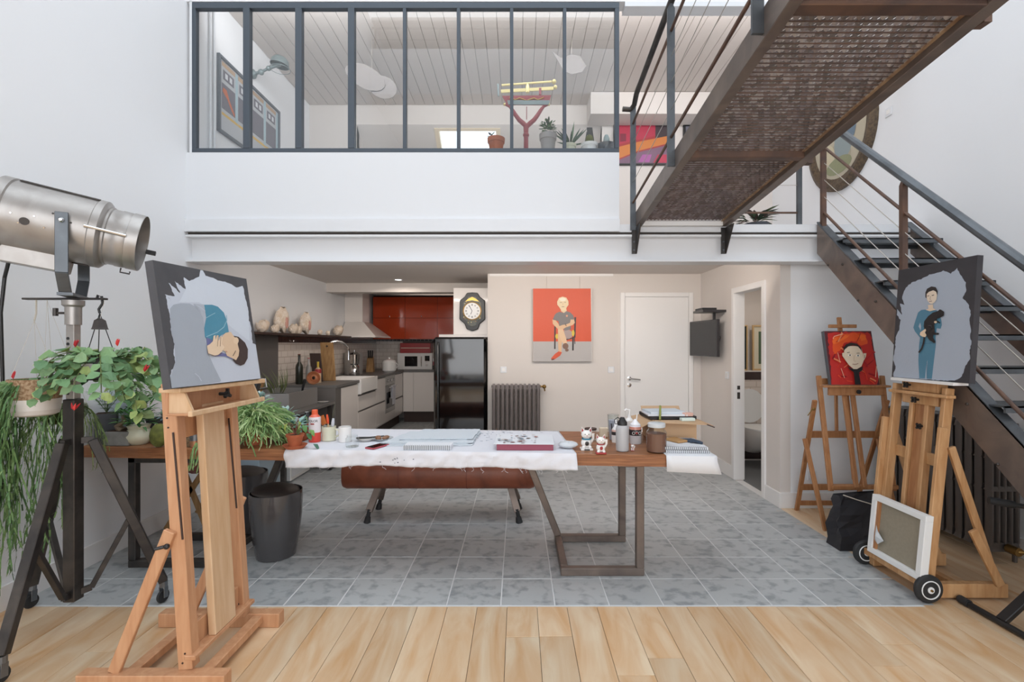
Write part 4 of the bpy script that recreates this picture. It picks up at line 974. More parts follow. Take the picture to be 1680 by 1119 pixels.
# lucky cats
def cat(p, s, label, base, bib, name='lucky_cat'):
    t = thing(name, label, 'figurine', p); x, y, z = p
    MB().ball((x, y, z+.016*s+.028*s), .034*s, 14, 9, (1, .85, 1.05)).ball((x, y-.004*s, z+.098*s), .030*s, 14, 9, (1.12, .9, .92)).build('body', 'ceramic', t, True)
    for sx in (-1, 1):
        e = MB(); e.add([(x+sx*.010*s, y-.002, z+.120*s), (x+sx*.034*s, y-.002, z+.108*s), (x+sx*.030*s, y-.002, z+.146*s), (x+sx*.022*s, y+.012*s, z+.114*s)], [(0, 1, 2), (0, 2, 3), (1, 3, 2), (0, 3, 1)], 'f0eeeb'); e.build('ear', 'vc_gloss', t)
        MB().add([(x+sx*.016*s, y-.0035, z+.119*s), (x+sx*.031*s, y-.0035, z+.112*s), (x+sx*.028*s, y-.0035, z+.138*s)], [(0, 1, 2)]).build('inner_ear', 'red_paint', t)
        MB().ball((x+sx*.011*s, y-.0295*s, z+.102*s), .0032*s, 6, 4, (1.4, .6, .8)).build('eye', 'black_plastic', t)
    MB().ball((x, y-.032*s, z+.093*s), .003*s, 6, 4).build('nose', 'red_paint', t)
    MB().lathe((x, y, z+.066*s), [(.0275*s, 0), (.030*s, .004*s), (.0275*s, .009*s)], 16, cap=False).build('collar', 'red_paint' if bib != 'teal' else 'turq', t, True)
    MB().ball((x, y-.030*s, z+.045*s), .012*s, 8, 5, (1, .4, 1.3)).build('charm', 'steel_dark' if bib == 'teal' else 'red_paint', t, True)
    MB().ball((x-.02*s, y-.022*s, z+.02*s), .012*s, 8, 6).ball((x+.02*s, y-.022*s, z+.02*s), .012*s, 8, 6).build('paws', 'ceramic', t, True)
    MB().tube([(x+.03*s, y, z+.05*s), (x+.042*s, y-.006*s, z+.075*s), (x+.040*s, y-.006*s, z+.105*s)], [.009*s, .008*s, .011*s]).build('raised_arm', 'ceramic', t, True)
    MB().box(x-.038*s, x+.038*s, y-.034*s, y+.03*s, z, z+.014*s).build('plinth', base, t, bev=.003)
    if bib == 'teal': MB().box(x-.017*s, x+.017*s, y-.036*s, y-.034*s, z+.003*s, z+.012*s).build('plinth_window', 'steel_dark', t)
cat(at(962, 738, ZB), .98, 'taller white lucky cat figurine with a teal bib on the bare table', 'ceramic', 'teal')
cat(at(985.5, 744, ZB), .80, 'squat white lucky cat figurine sitting on a red cushion', 'red_paint', 'red')
cat(at(1037.5, 739.5, ZB), .30, 'tiny cat figurine between the grey bottle and the brown jar', 'red_paint', 'red')
jar('lidded_jar', 'small clear jar with a dark brown lid behind the taller lucky cat', 'jar', at(969, 722, ZB), .046, .075, lid='wood_dark')
p = at(1006, 722, ZB); t = thing('measuring_beaker', 'tall narrow clear plastic beaker behind the grey bottle', 'beaker', p)
MB().lathe(p, [(.03, .001), (.033, .01), (.037, .17), (.041, .172), (.036, .174), (.028, .01), (0, .008)], 22, cap=False).build('beaker', 'jar_glass', t, True)
MB().lathe(p+V((0, 0, .006)), [(.026, 0), (.031, .13)], 18).build('contents', MATS.setdefault('lav', mat('lav', 'b6b6c4', .4)), t, True)
t = thing('thin_black_brush', 'thin black brush leaning against the clear beaker', 'brush', p+V((-.012, -.05, 0))); MB().tube([p+V((-.01, -.06, 0)), p+V((-.022, -.045, .12))], .0035).build('shaft', 'black_plastic', t, True)
p = at(990, 716, ZB); b = MB().box(p.x-.028, p.x+.028, p.y-.02, p.y+.02, p.z, p.z+.062); tag(b.build('wooden_block', 'pine', None, bev=.002), 'pale wooden block behind the squat lucky cat', 'block')
p = at(1013, 727, ZB); t = thing('glue_bottle', 'small white bottle with pink top and black label half hidden by grey bottle', 'bottle', p+V((-.005, .03, 0)))
MB().lathe(p+V((-.005, .03, 0)), [(.026, 0), (.028, .03), (.028, .05), (.028, .072), (.026, .085), (.012, .105), (.011, .12), (.004, .15)], 18, cols=['e8e6e4', 'e8e6e4', '2a2628', 'd8b0a4', 'ecebea', 'f0f0f0', 'f0f0f0']).build('bottle_body', 'vc_gloss', t, True)
p = at(1021, 740, ZB); t = thing('sports_bottle', 'grey translucent water bottle with black screw cap', 'bottle', p)
MB().lathe(p, [(.030, 0), (.038, .006), (.039, .02), (.039, .135), (.036, .150), (.026, .160)], 28).build('bottle_body', 'water_grey', t, True)
MB().lathe(p, [(.029, .158), (.029, .176), (.022, .186), (.014, .200), (.012, .206)], 20).build('cap', 'black_plastic', t, True)
MB().tube([p+V((.0, 0, .19)), p+V((-.03, 0, .205)), p+V((-.047, 0, .19)), p+V((-.044, 0, .165)), p+V((-.027, 0, .165))], .0026, 6).build('cap_loop', 'black_plastic', t, True)
p = at(1044, 729, ZB)+V((0, .03, 0)); t = thing('squeeze_bottle', 'squeeze bottle with white nozzle and black label reading OTO', 'bottle', p)
MB().lathe(p, [(.036, 0), (.039, .006), (.039, .055), (.0395, .056), (.0395, .092), (.039, .094), (.037, .112), (.034, .114), (.034, .126), (.020, .140), (.006, .160)], 24, cols=['d9d9dc', 'd9d9dc', 'd9d9dc', '221e20', '221e20', 'cc8a76', 'ecebf0', 'ecebf0', 'f2f2f4', 'f2f2f4']).build('bottle_body', 'vc_gloss', t, True)
MB().tube([p+V((.008, 0, .15)), p+V((.014, 0, .20))], .004, 6).build('nozzle', 'ceramic', t, True)
text('OTO', (p.x, p.y-.0405, p.z+.064), .028, 'ceramic', t)
MB().ball((p.x, p.y-.0405, p.z+.074), .008, 8, 5, (1, .2, 1)).build('label_mark', 'red_paint', t)
p = at(1035, 720, ZB)+V((0, .05, 0)); t = thing('pump_bottle', 'white pump bottle with curled spout behind the grey bottle', 'bottle', p)
MB().lathe(p, [(.03, 0), (.032, .01), (.032, .12), (.014, .14), (.013, .155)], 18).build('bottle_body', 'ceramic', t, True)
MB().tube([p+V((0, 0, .15)), p+V((0, 0, .19)), p+V((-.022, 0, .195)), p+V((-.03, 0, .185))], .009, 8).build('pump', 'ceramic', t, True)
p = at(1077, 741, ZB); t = jar('cocoa_jar', 'large glass jar filled with brown liquid at the table corner', 'jar', p, .060, .165, cont=(.68, 'cocoa'), lid=None)
MB().lathe(p, [(.050, .150), (.052, .152), (.052, .172), (.046, .176)], 24).build('lid', 'plastic_clear', t, True)
# cardboard box
bx = thing('cardboard_box', 'open brown cardboard box piled with papers at the back of the table', 'box', (1.03, 3.33, ZB))
m = 'cardboard'; a0_, a1_, c0_, c1_ = .90, 1.18, 3.16, 3.46; zt = ZB+.145
for q in ((a0_, a1_, c0_, c0_+.004), (a0_, a1_, c1_-.004, c1_), (a0_, a0_+.004, c0_+.004, c1_-.004), (a1_-.004, a1_, c0_+.004, c1_-.004)): MB().box(*q, ZB, zt).build('side_panel', m, bx)
MB().box(a0_+.004, a1_-.004, c0_+.004, c1_-.004, ZB, ZB+.004).build('bottom_panel', m, bx)
def flap(q, nm='flap'): MB().prism(q, (0, 0, .004)).build(nm, m, bx)
flap([(a0_, c0_, zt), (a1_, c0_, zt), (a1_+.03, c0_-.10, zt-.012), (a0_-.02, c0_-.10, zt+.0)])
flap([(a0_, c0_, zt), (a0_, c1_, zt), (a0_-.12, c1_-.02, zt-.02), (a0_-.12, c0_+.02, zt-.075)])
flap([(a1_, c0_, zt), (a1_, c1_, zt), (a1_+.12, c1_-.02, zt-.04), (a1_+.12, c0_+.02, zt-.04)])
flap([(a0_, c1_, zt), (a1_, c1_, zt), (a1_, c1_+.05, zt+.05), (a0_, c1_+.05, zt+.05)])
zt2 = ZB+.1485
def slabthing(name, label, cat_, c, ax, ay, z, th_, ang, m, sub=None):
    o = rbox(MB(), c, ax, ay, z, z+th_, ang).build(name, m, None, bev=.0015); return tag(o, label, cat_)
slabthing('black_folder', 'black folder lying open-edged across the cardboard box', 'folder', (1.03, 3.31), .155, .13, zt2, .022, .05, 'black_plastic')
slabthing('paint_tray', 'white crusted paint tray topmost on the cardboard box', 'tray', (1.0, 3.28), .13, .10, zt2+.022, .012, -.03, 'paper')
slabthing('spotted_sheet', 'second white crusted sheet stacked on the paint tray', 'tray', (1.0, 3.29), .12, .09, zt2+.0345, .014, .08, 'paper_rough')
slabthing('sponge', 'pale pink eraser block on the right of the box', 'eraser', (1.135, 3.2), .03, .02, zt2+.022, .022, .2, MATS.setdefault('pink', mat('pink', 'e0b4a4', .8)))
slabthing('mint_box', 'small pale mint box on the front flap of the cardboard box', 'box', (1.11, 3.135), .045, .02, zt+.004, .018, .1, MATS.setdefault('mint', mat('mint', 'd6e4dc', .6)))
t = thing('green_brush', 'olive green brush handle leaning on the cardboard box papers', 'brush', (.94, 3.17, zt2)); MB().tube([(.935, 3.15, zt+.006), (.958, 3.22, zt+.09)], .007).build('shaft', MATS.setdefault('olive', mat('olive', '8a9048', .6)), t, True)
t = thing('long_brush', 'long dark brush sticking out to the right of the cardboard box', 'brush', (1.2, 3.18, zt)); MB().tube([(1.09, 3.22, zt2+.028), (1.30, 3.16, zt-.045)], .004).build('shaft', 'wood_dark', t, True)
sketchbook('spiral_sketchbook', 'lower white spiral sketchbook lying on the blank paper sheet', (1.02, 2.99), .128, .15, .7935, .016, -.06)
sketchbook('spiral_sketchbook', 'upper white spiral sketchbook under the tan wallet', (1.015, 2.995), .126, .15, .8115, .016, -.08)
rbx = rbox(MB(), (1.0, 3.02), .045, .06, .829, .842, .5).build('tan_wallet', MATS.setdefault('tan', mat('tan', 'b98f5e', .6)), None, bev=.003); tag(rbx, 'tan folded wallet on the upper sketchbook', 'wallet')
t = thing('navy_cloth', 'crumpled navy cloth strip lying beside the tan wallet', 'cloth', (1.085, 2.98, .829)); b = MB()
for k in range(5): b.tube([(1.03+.01*k, 3.03-.015*k, .835), (1.085, 3.0-.012*k, .842), (1.13, 2.965-.01*k, .834)], .008, 6)
b.build('folds', MATS.setdefault('navy', mat('navy', '3a4656', .8)), t, True)
b = MB(); b.flat = True; b.poly([(.93, 3.12, .8276), (1.0, 3.11, .8276), (1.06, 3.0, .8276), (1.03, 2.99, .8276), (.97, 3.06, .8276)], '8ea3c4'); b.build('blue_wash', 'vc', bpy.data.objects['spiral_sketchbook.002'])
# ------------------------------------------------------------------ theatre projector on wheeled stand
PX, PY = -2.28, 2.45
sd = thing('projector_stand', 'dark steel tripod stand on small castors carrying the theatre projector', 'stand', (PX, PY, 0))
MB().box(PX-.03, PX+.03, PY-.03, PY+.03, .13, 1.16).build('lower_column', 'steel_dark', sd, bev=.004)
MB().box(PX-.021, PX+.021, PY-.021, PY+.021, 1.16, 1.56).build('upper_column', 'projector_metal', sd, bev=.003)
for k in range(11):
    MB().lathe((PX-.008, PY-.0212, 1.19+.028*k), [(.008, 0), (.008, .001)], 10, (0, -1, 0)).build('hole', 'black_plastic', sd)
MB().lathe((PX, PY, 1.54), [(.034, 0), (.034, .09), (.046, .10), (.046, .125)], 20).build('sleeve', 'projector_metal', sd, True)
MB().tube([(PX-.03, PY-.01, 1.60), (PX-.09, PY-.01, 1.60)], .006).tube([(PX-.082, PY-.01, 1.585), (PX-.082, PY-.01, 1.625)], .011).build('clamp_screw', 'steel_dark', sd, True)
MB().box(-2.53, -2.115, PY-.017, PY+.017, 1.668, 1.678).build('cross_bar', 'steel_dark', sd, bev=.002)
MB().tube([(PX-.02, PY, 1.32), (PX-.05, PY, 1.32), (PX-.09, PY, 1.323), (PX-.15, PY, 1.323), (PX-.16, PY, 1.323)], [.008, .014, .018, .017, .008], 10).build('crank_handle', MATS.setdefault('grip', mat('grip', '6e5444', .5)), sd, True)
ends = [V((-1.985, 2.675, .115)), V((-2.665, 2.62, .125)), V((-2.20, 2.035, .115))]
for e in ends:
    dv = (e-V((PX, PY, e.z))).normalized(); hub = V((PX, PY, .945)); s0 = hub+V((dv.x, dv.y, 0))*.075
    MB().bar(hub+V((dv.x, dv.y, 0))*.02, s0, .03, .02, (0, 0, 1)).build('hinge_arm', 'steel_dark', sd)
    sdv = dv.cross(V((0, 0, 1)))
    MB().bar(s0, e, .042, .042, sdv).build('leg', 'steel_dark', sd, bev=.003)
    mid = s0+(e-s0)*.52; low = V((PX, PY, .175))+V((dv.x, dv.y, 0))*.07
    MB().bar(low, mid, .026, .024, sdv).build('strut', 'steel_dark', sd, bev=.002)
    MB().bar(V((PX, PY, .165))+V((dv.x, dv.y, 0))*.02, low, .02, .03, sdv).build('strut_link', 'steel_dark', sd)
    b = MB().lathe(e+V((0, 0, -.03)), [(.02, 0), (.02, .03)], 10)
    b.bar(e+V((.014, 0, -.03)), e+V((.022, -.01, -.085)), .004, .03, (1, 0, 0)).bar(e+V((-.014, 0, -.03)), e+V((-.006, -.01, -.085)), .004, .03, (1, 0, 0)).build('castor_fork', 'tin', sd)
    MB().lathe(e+V((-.004, -.008, -e.z+.037)), [(.02, 0), (.034, .001), (.037, .008), (.034, .015), (.02, .016)], 18, (1, -.2, 0)).build('castor_wheel', 'rubber', sd, True)
pj = thing('theatre_projector', 'vintage brushed metal theatre projector on the tripod stand', 'spotlight', (PX, PY, 1.68))
ax = V((.866*.985, .5*.985, -.174)).normalized(); nh = V((.5, -.866, 0)); uh = nh.cross(ax).normalized(); uh = uh if uh.z > 0 else -uh
PC = V((PX, PY, 2.035))
def ap(s_): return PC+ax*s_
MB().lathe(PC, [(.02, -.315), (.13, -.305), (.165, -.28), (.178, -.265), (.178, -.225), (.170, -.22), (.170, .09), (.176, .095), (.176, .125), (.165, .135), (.150, .14)], 40, ax).build('drum', 'projector_metal', pj, True)
MB().lathe(PC, [(.150, .135), (.152, .15), (.146, .155), (.146, .185), (.149, .19), (.149, .225), (.146, .235), (.140, .235), (.138, .15)], 40, ax, cap=False).build('lens_tube', 'projector_metal', pj, True)
MB().lathe(PC, [(0, .165), (.05, .180), (.10, .175), (.138, .155)], 36, ax, cap=False).build('lens', 'stainless', pj, True)
MB().lathe(PC, [(.146, .235), (.151, .237), (.151, .285), (.149, .287), (.147, .24)], 40, ax, cap=False).build('gel_ring', 'projector_metal', pj, True)
for k, (a0_, r_) in enumerate(((1.25, .1715), (-1.75, .1715))):
    rings = []
    for s_ in (-.21, .09):
        rings.append([ap(s_)+(nh*math.cos(a0_+q)+uh*math.sin(a0_+q))*rr_ for q, rr_ in ((-.07, r_), (.07, r_), (.07, r_+.006), (-.07, r_+.006))])
    MB().loft(rings).build('vent_strip', 'projector_dark', pj)
b = MB(); cc = PC-uh*.20
b.hexa([cc+ax*s_+nh*n_-uh*.035 for s_, n_ in ((-.24, .05), (.02, .05), (.02, -.05), (-.24, -.05))], [cc+ax*s_+nh*n_+uh*.06 for s_, n_ in ((-.24, .06), (.02, .06), (.02, -.06), (-.24, -.06))]).build('lamp_housing', 'projector_metal', pj, bev=.004)
for sg, s_ in ((1, -.03), (-1, -.03)):
    o_ = PC+nh*sg*.185; bb_ = V((PX, PY, 1.69))
    MB().bar(o_+V((0, 0, .04)), o_+V((0, 0, -.25)), .05, .008, ax).bar(o_+V((0, 0, -.25)), o_+V((0, 0, -.347))-nh*sg*.06, .05, .008, ax).build('yoke_arm', 'steel_grey', pj, bev=.002)
    MB().lathe(o_+V((0, 0, .0)), [(.012, 0), (.012, .012), (.006, .02)], 10, nh*sg).build('pivot_bolt', 'chrome', pj, True)
MB().bar(PC+nh*.137+V((0, 0, -.348)), PC-nh*.137+V((0, 0, -.348)), .06, .014, V((ax.x, ax.y, 0))).build('yoke_base', 'steel_grey', pj)
MB().lathe(PC+ax*-.13+(nh*.97-uh*.24).normalized()*.1705, [(.018, 0), (.018, .002)], 16, (nh*.97-uh*.24)).build('port', 'projector_dark', pj)
for s_, a_ in ((-.18, -.1), (-.1, -.05), (-.15, -.32), (-.06, -.3), (-.04, .15), (.03, .0)):
    dn = (nh*math.cos(a_)+uh*math.sin(a_)); MB().lathe(ap(s_)+dn*.170, [(.005, 0), (.004, .002)], 8, dn).build('rivet', 'chrome' if s_ < -.05 else 'projector_dark', pj)
MB().tube([ap(.08)+nh*.178+uh*.0, ap(.24)+nh*.155], .008).build('gel_clip', 'chrome', pj, True); MB().bar(ap(.285)-uh*.02+nh*-.14, ap(.33)-uh*.02+nh*-.14, .02, .02).build('gel_stop', 'steel_dark', pj)
MB().tube([ap(.22)-uh*.152, ap(.22)-uh*.175, ap(.26)-uh*.175, ap(.26)-uh*.162], .004, 6).build('gel_hook', 'steel_dark', pj)
MB().tube([ap(-.31)-uh*.12, ap(-.37)-uh*.13], .01).build('tail_handle', 'steel_grey', pj, True)
b = MB().tube([PC+ax*-.2-uh*.2, V((-2.60, 2.42, 1.78)), V((-2.62, 2.42, 1.6)), V((-2.63, 2.44, 1.2)), V((-2.66, 2.46, .7)), V((-2.70, 2.44, .25)), V((-2.66, 2.40, .01)), V((-2.5, 2.3, .008))], .008, 8)
tag(b.build('power_cable', 'black_plastic', None, True, origin=(-2.66, 2.4, 0)), 'black power cable hanging from the projector down the white wall', 'cable')

# ------------------------------------------------------------------ hanging plants
G = ['5f7f4a', '6f9058', '4f7040', '86a468', '547a48']
def strand(b, p, L_, rr, out=(0, 0), step=.03, w_=.0035, cols=G, ll=.03):
    p = V(p); dv = V((out[0], out[1], .2)); n = int(L_/step); c = rr.choice(cols)
    for i in range(n):
        dv = V((dv.x*.82+rr.uniform(-.15, .15), dv.y*.82+rr.uniform(-.15, .15), max(-1, dv.z-.45))).normalized()
        q = p+dv*step
        s_ = dv.cross(V((rr.uniform(-1, 1), rr.uniform(-1, 1), .1))).normalized()*w_
        b.add([p-s_, p+s_, q+s_, q-s_], [(0, 1, 2, 3)], c)
        if rr.random() < .75:
            a = (dv+V((rr.uniform(-.8, .8), rr.uniform(-.8, .8), .1))).normalized(); t_ = a.cross(V((0, .3, 1))).normalized()*w_*.8
            b.add([q-t_, q+t_, q+a*ll], [(0, 1, 2)], rr.choice(cols))
        p = q
rr = random.Random(21)
bk = thing('hanging_basket', 'speckled cork hanging basket with white band, trailing string cactus, left of stand', 'hanging plant', (-2.455, 2.43, 1.08))
cpos = V((-2.455, 2.43, 1.08))
MB().lathe(cpos, [(.075, 0), (.09, .008), (.096, .03)], 28).build('basket_bottom', 'cork_white', bk, True)
MB().lathe(cpos, [(.096, .03), (.101, .085)], 28, cap=False).build('basket_band', MATS.setdefault('band', mat('band', 'e9e3dd', .85, bump=.3)), bk, True)
MB().lathe(cpos, [(.101, .085), (.104, .185), (.098, .185), (.094, .10), (0, .10)], 28, cap=False).build('basket_rim', 'cork', bk, True)
MB().lathe(cpos, [(.095, .165), (0, .17)], 20, cap=False).build('soil', 'soil', bk)
for a in (0.2, 2.3, 4.4): MB().tube([cpos+V((.10*math.cos(a), .10*math.sin(a), .18)), V((-2.47, 2.44, 1.56))], .0012, 4).build('cord', 'string', bk)
MB().tube([V((-2.47, 2.44, 1.56)), V((-2.47, 2.45, 1.60)), V((-2.47, 2.45, 1.672))], .004, 5).build('cord_knot', 'string', bk)
b = MB(); b.flat = True
for i in range(120):
    a = rr.uniform(2.2, 4.9); r0 = rr.uniform(.05, .098); strand(b, cpos+V((r0*math.cos(a), r0*math.sin(a), .18)), rr.choice([.3, .55, .8, .95, 1.05, .9]), rr, (math.cos(a)*.8, math.sin(a)*.5), .035)
for i in range(26):
    a = rr.uniform(-1.2, .8); strand(b, cpos+V((.09*math.cos(a)-.02, .09*math.sin(a)+.05, .02)), rr.uniform(.35, .85), rr, (0, 0), .035)
stuff(b.build('trailing_stems', 'vc_leaf', bk))
def flower(p, par, s_=1.0, name='red_flower'):
    b = MB(); b.flat = True
    for k in range(4): b.leaf(p, V((rr.uniform(-.6, .6), rr.uniform(-.6, .2), 1)), .045*s_, .014*s_, (0, -1, 0), rr.choice(['c82a2e', 'b01f28', 'd8413c']))
    return b.build(name, 'vc_leaf', par)
flower(V((-2.45, 2.32, 1.27)), bk)
# second hanging bowl
bw = thing('hanging_bowl', 'mossy glass bowl with fine trailing shoots hanging behind the cork basket', 'hanging plant', (-2.50, 2.62, 1.0))
cp = V((-2.50, 2.62, 1.0))
MB().lathe(cp, [(.03, 0), (.08, .012), (.105, .05), (.108, .09), (.102, .11)], 26, cap=False).build('bowl', 'bowl_glass', bw, True)
MB().ball(cp+V((0, 0, .06)), .095, 14, 8, (1, 1, .6)).build('moss', MATS.setdefault('moss', mat('moss', '5f6e3a', .9, col2='48552c', scale=60, bump=.8)), bw, True)
b = MB(); b.flat = True
for i in range(60):
    a = rr.uniform(0, 6.28); strand(b, cp+V((.07*math.cos(a), .07*math.sin(a), .10)), rr.uniform(.12, .45), rr, (math.cos(a)*.7+.3, math.sin(a)*.7), .03, .002, ['7f9a58', '98ad6c', '667f46'])
stuff(b.build('shoots', 'vc_leaf', bw))
for a in (.5, 2.6, 4.7): MB().tube([cp+V((.105*math.cos(a), .105*math.sin(a), .10)), V((-2.42, 2.455, 1.668))], .0009, 4).build('cord', 'string', bw)
# lipstick plant
lp = thing('lipstick_plant', 'round leaved hanging plant with red flowers in a black pot on the stand', 'hanging plant', (-2.125, 2.43, 1.26))
cp = V((-2.125, 2.43, 1.26))
MB().lathe(cp, [(.05, 0), (.062, .01), (.068, .11), (.072, .112), (.066, .114), (.05, .10), (0, .10)], 22, cap=False).build('pot', 'black_plastic', lp, True)
MB().box(cp.x-.025, cp.x+.025, cp.y-.073, cp.y-.070, cp.z+.05, cp.z+.085).build('label', 'paper', lp)
MB().tube([(-2.16, PY, 1.672), (-2.155, PY, 1.69), (-2.135, PY, 1.685), (-2.13, PY, 1.65), (-2.15, PY, 1.62), (-2.145, PY, 1.60)], .006, 8).build('hook', 'black_plastic', lp, True)
for a in (.3, 2.4, 4.5): MB().tube([cp+V((.068*math.cos(a), .068*math.sin(a), .11)), V((-2.145, PY, 1.60))], .0022, 5).build('hanger', 'black_plastic', lp)
lme = []
for col in ('6f9566', '82a074', '5c8258', '9cb06c', '7c9f6c'):
    b = MB(); b.flat = True; b.leaf((0, 0, 0), (1, 0, 0), .068, .050, (0, 0, 1), col, .12); o = b.build('leaf', 'vc_leaf', None, origin=(0, 0, 0)); lme.append(o.data); bpy.data.objects.remove(o)
stm = MB()
for i in range(34):
    a = 2*math.pi*(i/34)*3+rr.uniform(-.2, .2); L_ = rr.uniform(.14, .36)*(1.1 if math.cos(a) > 0 else .95); p = cp+V((.04*math.cos(a), .04*math.sin(a), .11)); dv = V((math.cos(a), math.sin(a)*.75, rr.uniform(-.1, 1.3))).normalized(); pts = [p.copy()]
    n = int(L_/.05)
    for k in range(n):
        dv = (dv+V((0, 0, -.42))).normalized(); p = p+dv*.05; pts.append(p.copy())
        if p.x < XL+.03: break
        for sg in (-1, 1):
            o = bpy.data.objects.new('leaf', rr.choice(lme)); C.objects.link(o); o.parent = lp; o.location = p-cp
            sdv = dv.cross(V((0, 0, 1))).normalized()*sg
            xa_ = (sdv*.8+dv*.6+V((0, 0, rr.uniform(-.35, .2)))).normalized(); za_ = V((rr.uniform(-.5, .6), rr.uniform(-1.1, -.2), rr.uniform(.3, 1.0))); za_ = (za_-xa_*za_.dot(xa_)).normalized(); ya_ = za_.cross(xa_)
            o.rotation_euler = Matrix((xa_, ya_, za_)).transposed().to_euler(); o.scale = (rr.uniform(.75, 1.15),)*3
    stm.tube(pts, .0022, 4, '6c7a4a')
leaves = [o for o in lp.children if o.name.startswith('leaf')]
if len(leaves) > 290:
    for o in leaves[290:]: bpy.data.objects.remove(o)
stuff(stm.build('stems', 'vc', lp))
for q in ((-.07, -.06, .165), (.13, -.05, .17), (.24, -.02, .04), (-.02, -.12, -.14)): flower(cp+V(q), lp, .9)
t = thing('iron_bell', 'small dark iron bell hanging from the stand cross bar', 'bell', (-2.115, 2.45, 1.50))
MB().lathe((-2.10, 2.40, 1.515), [(.036, 0), (.032, .01), (.024, .045), (.010, .055)], 6).build('bell_body', 'projector_dark', t); MB().tube([(-2.10, 2.40, 1.565), (-2.12, 2.45, 1.67)], .001, 4).build('cord', 'string', t)

# ------------------------------------------------------------------ plants on the table
def bush(parent, c, n, r, l, wd, cols, up=.6, rr_=None, name='foliage', sc=(1, 1, 1), droop=.3):
    q = rr_ or rr; b = MB(); b.flat = True; c = V(c)
    for i in range(n):
        a = q.uniform(0, 6.283); e = q.uniform(-.2, 1.3)*up+q.uniform(0, .4); dv = V((math.cos(a)*math.cos(e)*sc[0], math.sin(a)*math.cos(e)*sc[1], math.sin(e)*sc[2]))
        p = c+dv*r*q.uniform(.15, 1); b.leaf(p, dv+V((0, 0, q.uniform(-.2, .3))), l*q.uniform(.7, 1.2), wd, (0, 0, 1), q.choice(cols), droop)
    return stuff(b.build(name, 'vc_leaf', parent))
GR = ['4f8048', '5e9150', '3f6a3c', '7aa860']
def potlathe(loc, prof, m, par, name='pot'): return MB().lathe(loc, prof, 26, cap=False).build(name, m, par, True)
def table_plant(name, label, loc, prof, m, soilr, soilz, cat='potted plant', group=None):
    t = thing(name, label, cat, loc, group); potlathe(loc, prof, m, t); MB().lathe(V(loc)+V((0, 0, soilz)), [(soilr, 0), (0, .003)], 18, cap=False).build('soil', 'soil', t); MB().lathe(loc, [(0, .001), (prof[0][0], .001)], 18, cap=False).build('pot_base', m, t); return t
Z9 = .7905
# dark square planter
p = V((-2.695, 3.13, Z9)); t = thing('square_planter', 'tall dark grey square planter with feathery plant at the wall end of the table', 'potted plant', p)
b = rbox(MB(), p, .055, .055, p.z, p.z+.20, .6); b.build('pot', 'pot_dark', t, bev=.003); rbox(MB(), p, .048, .048, p.z+.2, p.z+.202, .6).build('soil', 'soil', t)
b = MB(); b.flat = True
for i in range(26):
    a = rr.uniform(0, 6.28); q0_ = p+V((0, 0, .2)); dv = V((math.cos(a)*.5, math.sin(a)*.5, 1)).normalized()
    for k in range(6):
        q1_ = q0_+dv*.03; s_ = V((.0015, 0, 0)); b.add([q0_-s_, q0_+s_, q1_+s_, q1_-s_], [(0, 1, 2, 3)], '5b7048')
        if q1_.x < XL+.05: break
        for sg in (-1, 1): b.leaf(q1_, V((sg*1.0, rr.uniform(-.6, .6), .5)), .030, .007, (0, 0, 1), rr.choice(['6f9068', '88a67c', '587c50']))
        dv = (dv+V((0, 0, -.12))).normalized(); q0_ = q1_
stuff(b.build('foliage', 'vc_leaf', t))
p = V((-2.565, 3.10, Z9)); t = thing('stone_trough', 'low rectangular concrete trough with twisted bonsai trunk', 'potted plant', p)
MB().box(p.x-.078, p.x+.078, p.y-.05, p.y+.05, p.z, p.z+.09).build('trough', 'concrete', t, bev=.004); MB().box(p.x-.068, p.x+.068, p.y-.04, p.y+.04, p.z+.09, p.z+.093).build('soil', 'soil', t)
MB().tube([p+V((0, 0, .09)), p+V((-.03, 0, .12)), p+V((.01, 0, .15)), p+V((.0, 0, .19))], [.03, .022, .014, .008], 8).build('trunk', MATS.setdefault('bark', mat('bark', '8c7a66', .9, bump=.6)), t, True); bush(t, p+V((0, 0, .19)), 40, .06, .035, .012, GR)
MB().prism([p+V((-.03, .03, .13)), p+V((-.005, .03, .13)), p+V((-.02, .03, .19))], (0, .003, 0)).build('plant_label', MATS.setdefault('orange_cap', MATS['orange_cap']), t)
t = thing('circle_card', 'pale blue card with black disc standing against the left wall', 'card', (-2.69, 3.235, Z9))
MB().box(-2.775, -2.60, 3.235, 3.239, Z9, 1.15).build('card', MATS.setdefault('paleblue', mat('paleblue', 'd4dde8', .7)), t); MB().lathe((-2.645, 3.2345, 1.085), [(0, 0), (.035, 0)], 20, (0, -1, 0), cap=False).build('disc', 'black_plastic', t); MB().box(-2.69, -2.61, 3.2335, 3.2345, 1.128, 1.138).build('printed_line', 'black_plastic', t)
p = V((-2.475, 3.12, Z9)); t = table_plant('cream_pot_plant', 'green leafy plant in round crackled cream pot on the table', p, [(.045, 0), (.070, .025), (.076, .055), (.066, .09), (.056, .10), (.066, .125), (.060, .125), (.05, .10)], 'cream', .055, .105)
bush(t, p+V((-.01, 0, .13)), 110, .10, .07, .022, GR, .7); bush(t, p+V((-.05, .06, .20)), 90, .10, .09, .016, ['3f7a3c', '569a4c', '2f6030'], .9, name='spiky_foliage')
p = V((-2.33, 3.16, Z9)); t = thing('white_cube_pot', 'small white square pot with succulent between cream pot and easel', 'potted plant', p)
MB().box(p.x-.045, p.x+.045, p.y-.045, p.y+.045, p.z, p.z+.13).build('pot', 'ceramic', t, bev=.004); MB().box(p.x-.04, p.x+.04, p.y-.04, p.y+.04, p.z+.13, p.z+.132).build('soil', 'soil', t); bush(t, p+V((0, 0, .16)), 60, .05, .035, .022, ['7c98a0', '5c8278', '86a894'], 1.0)
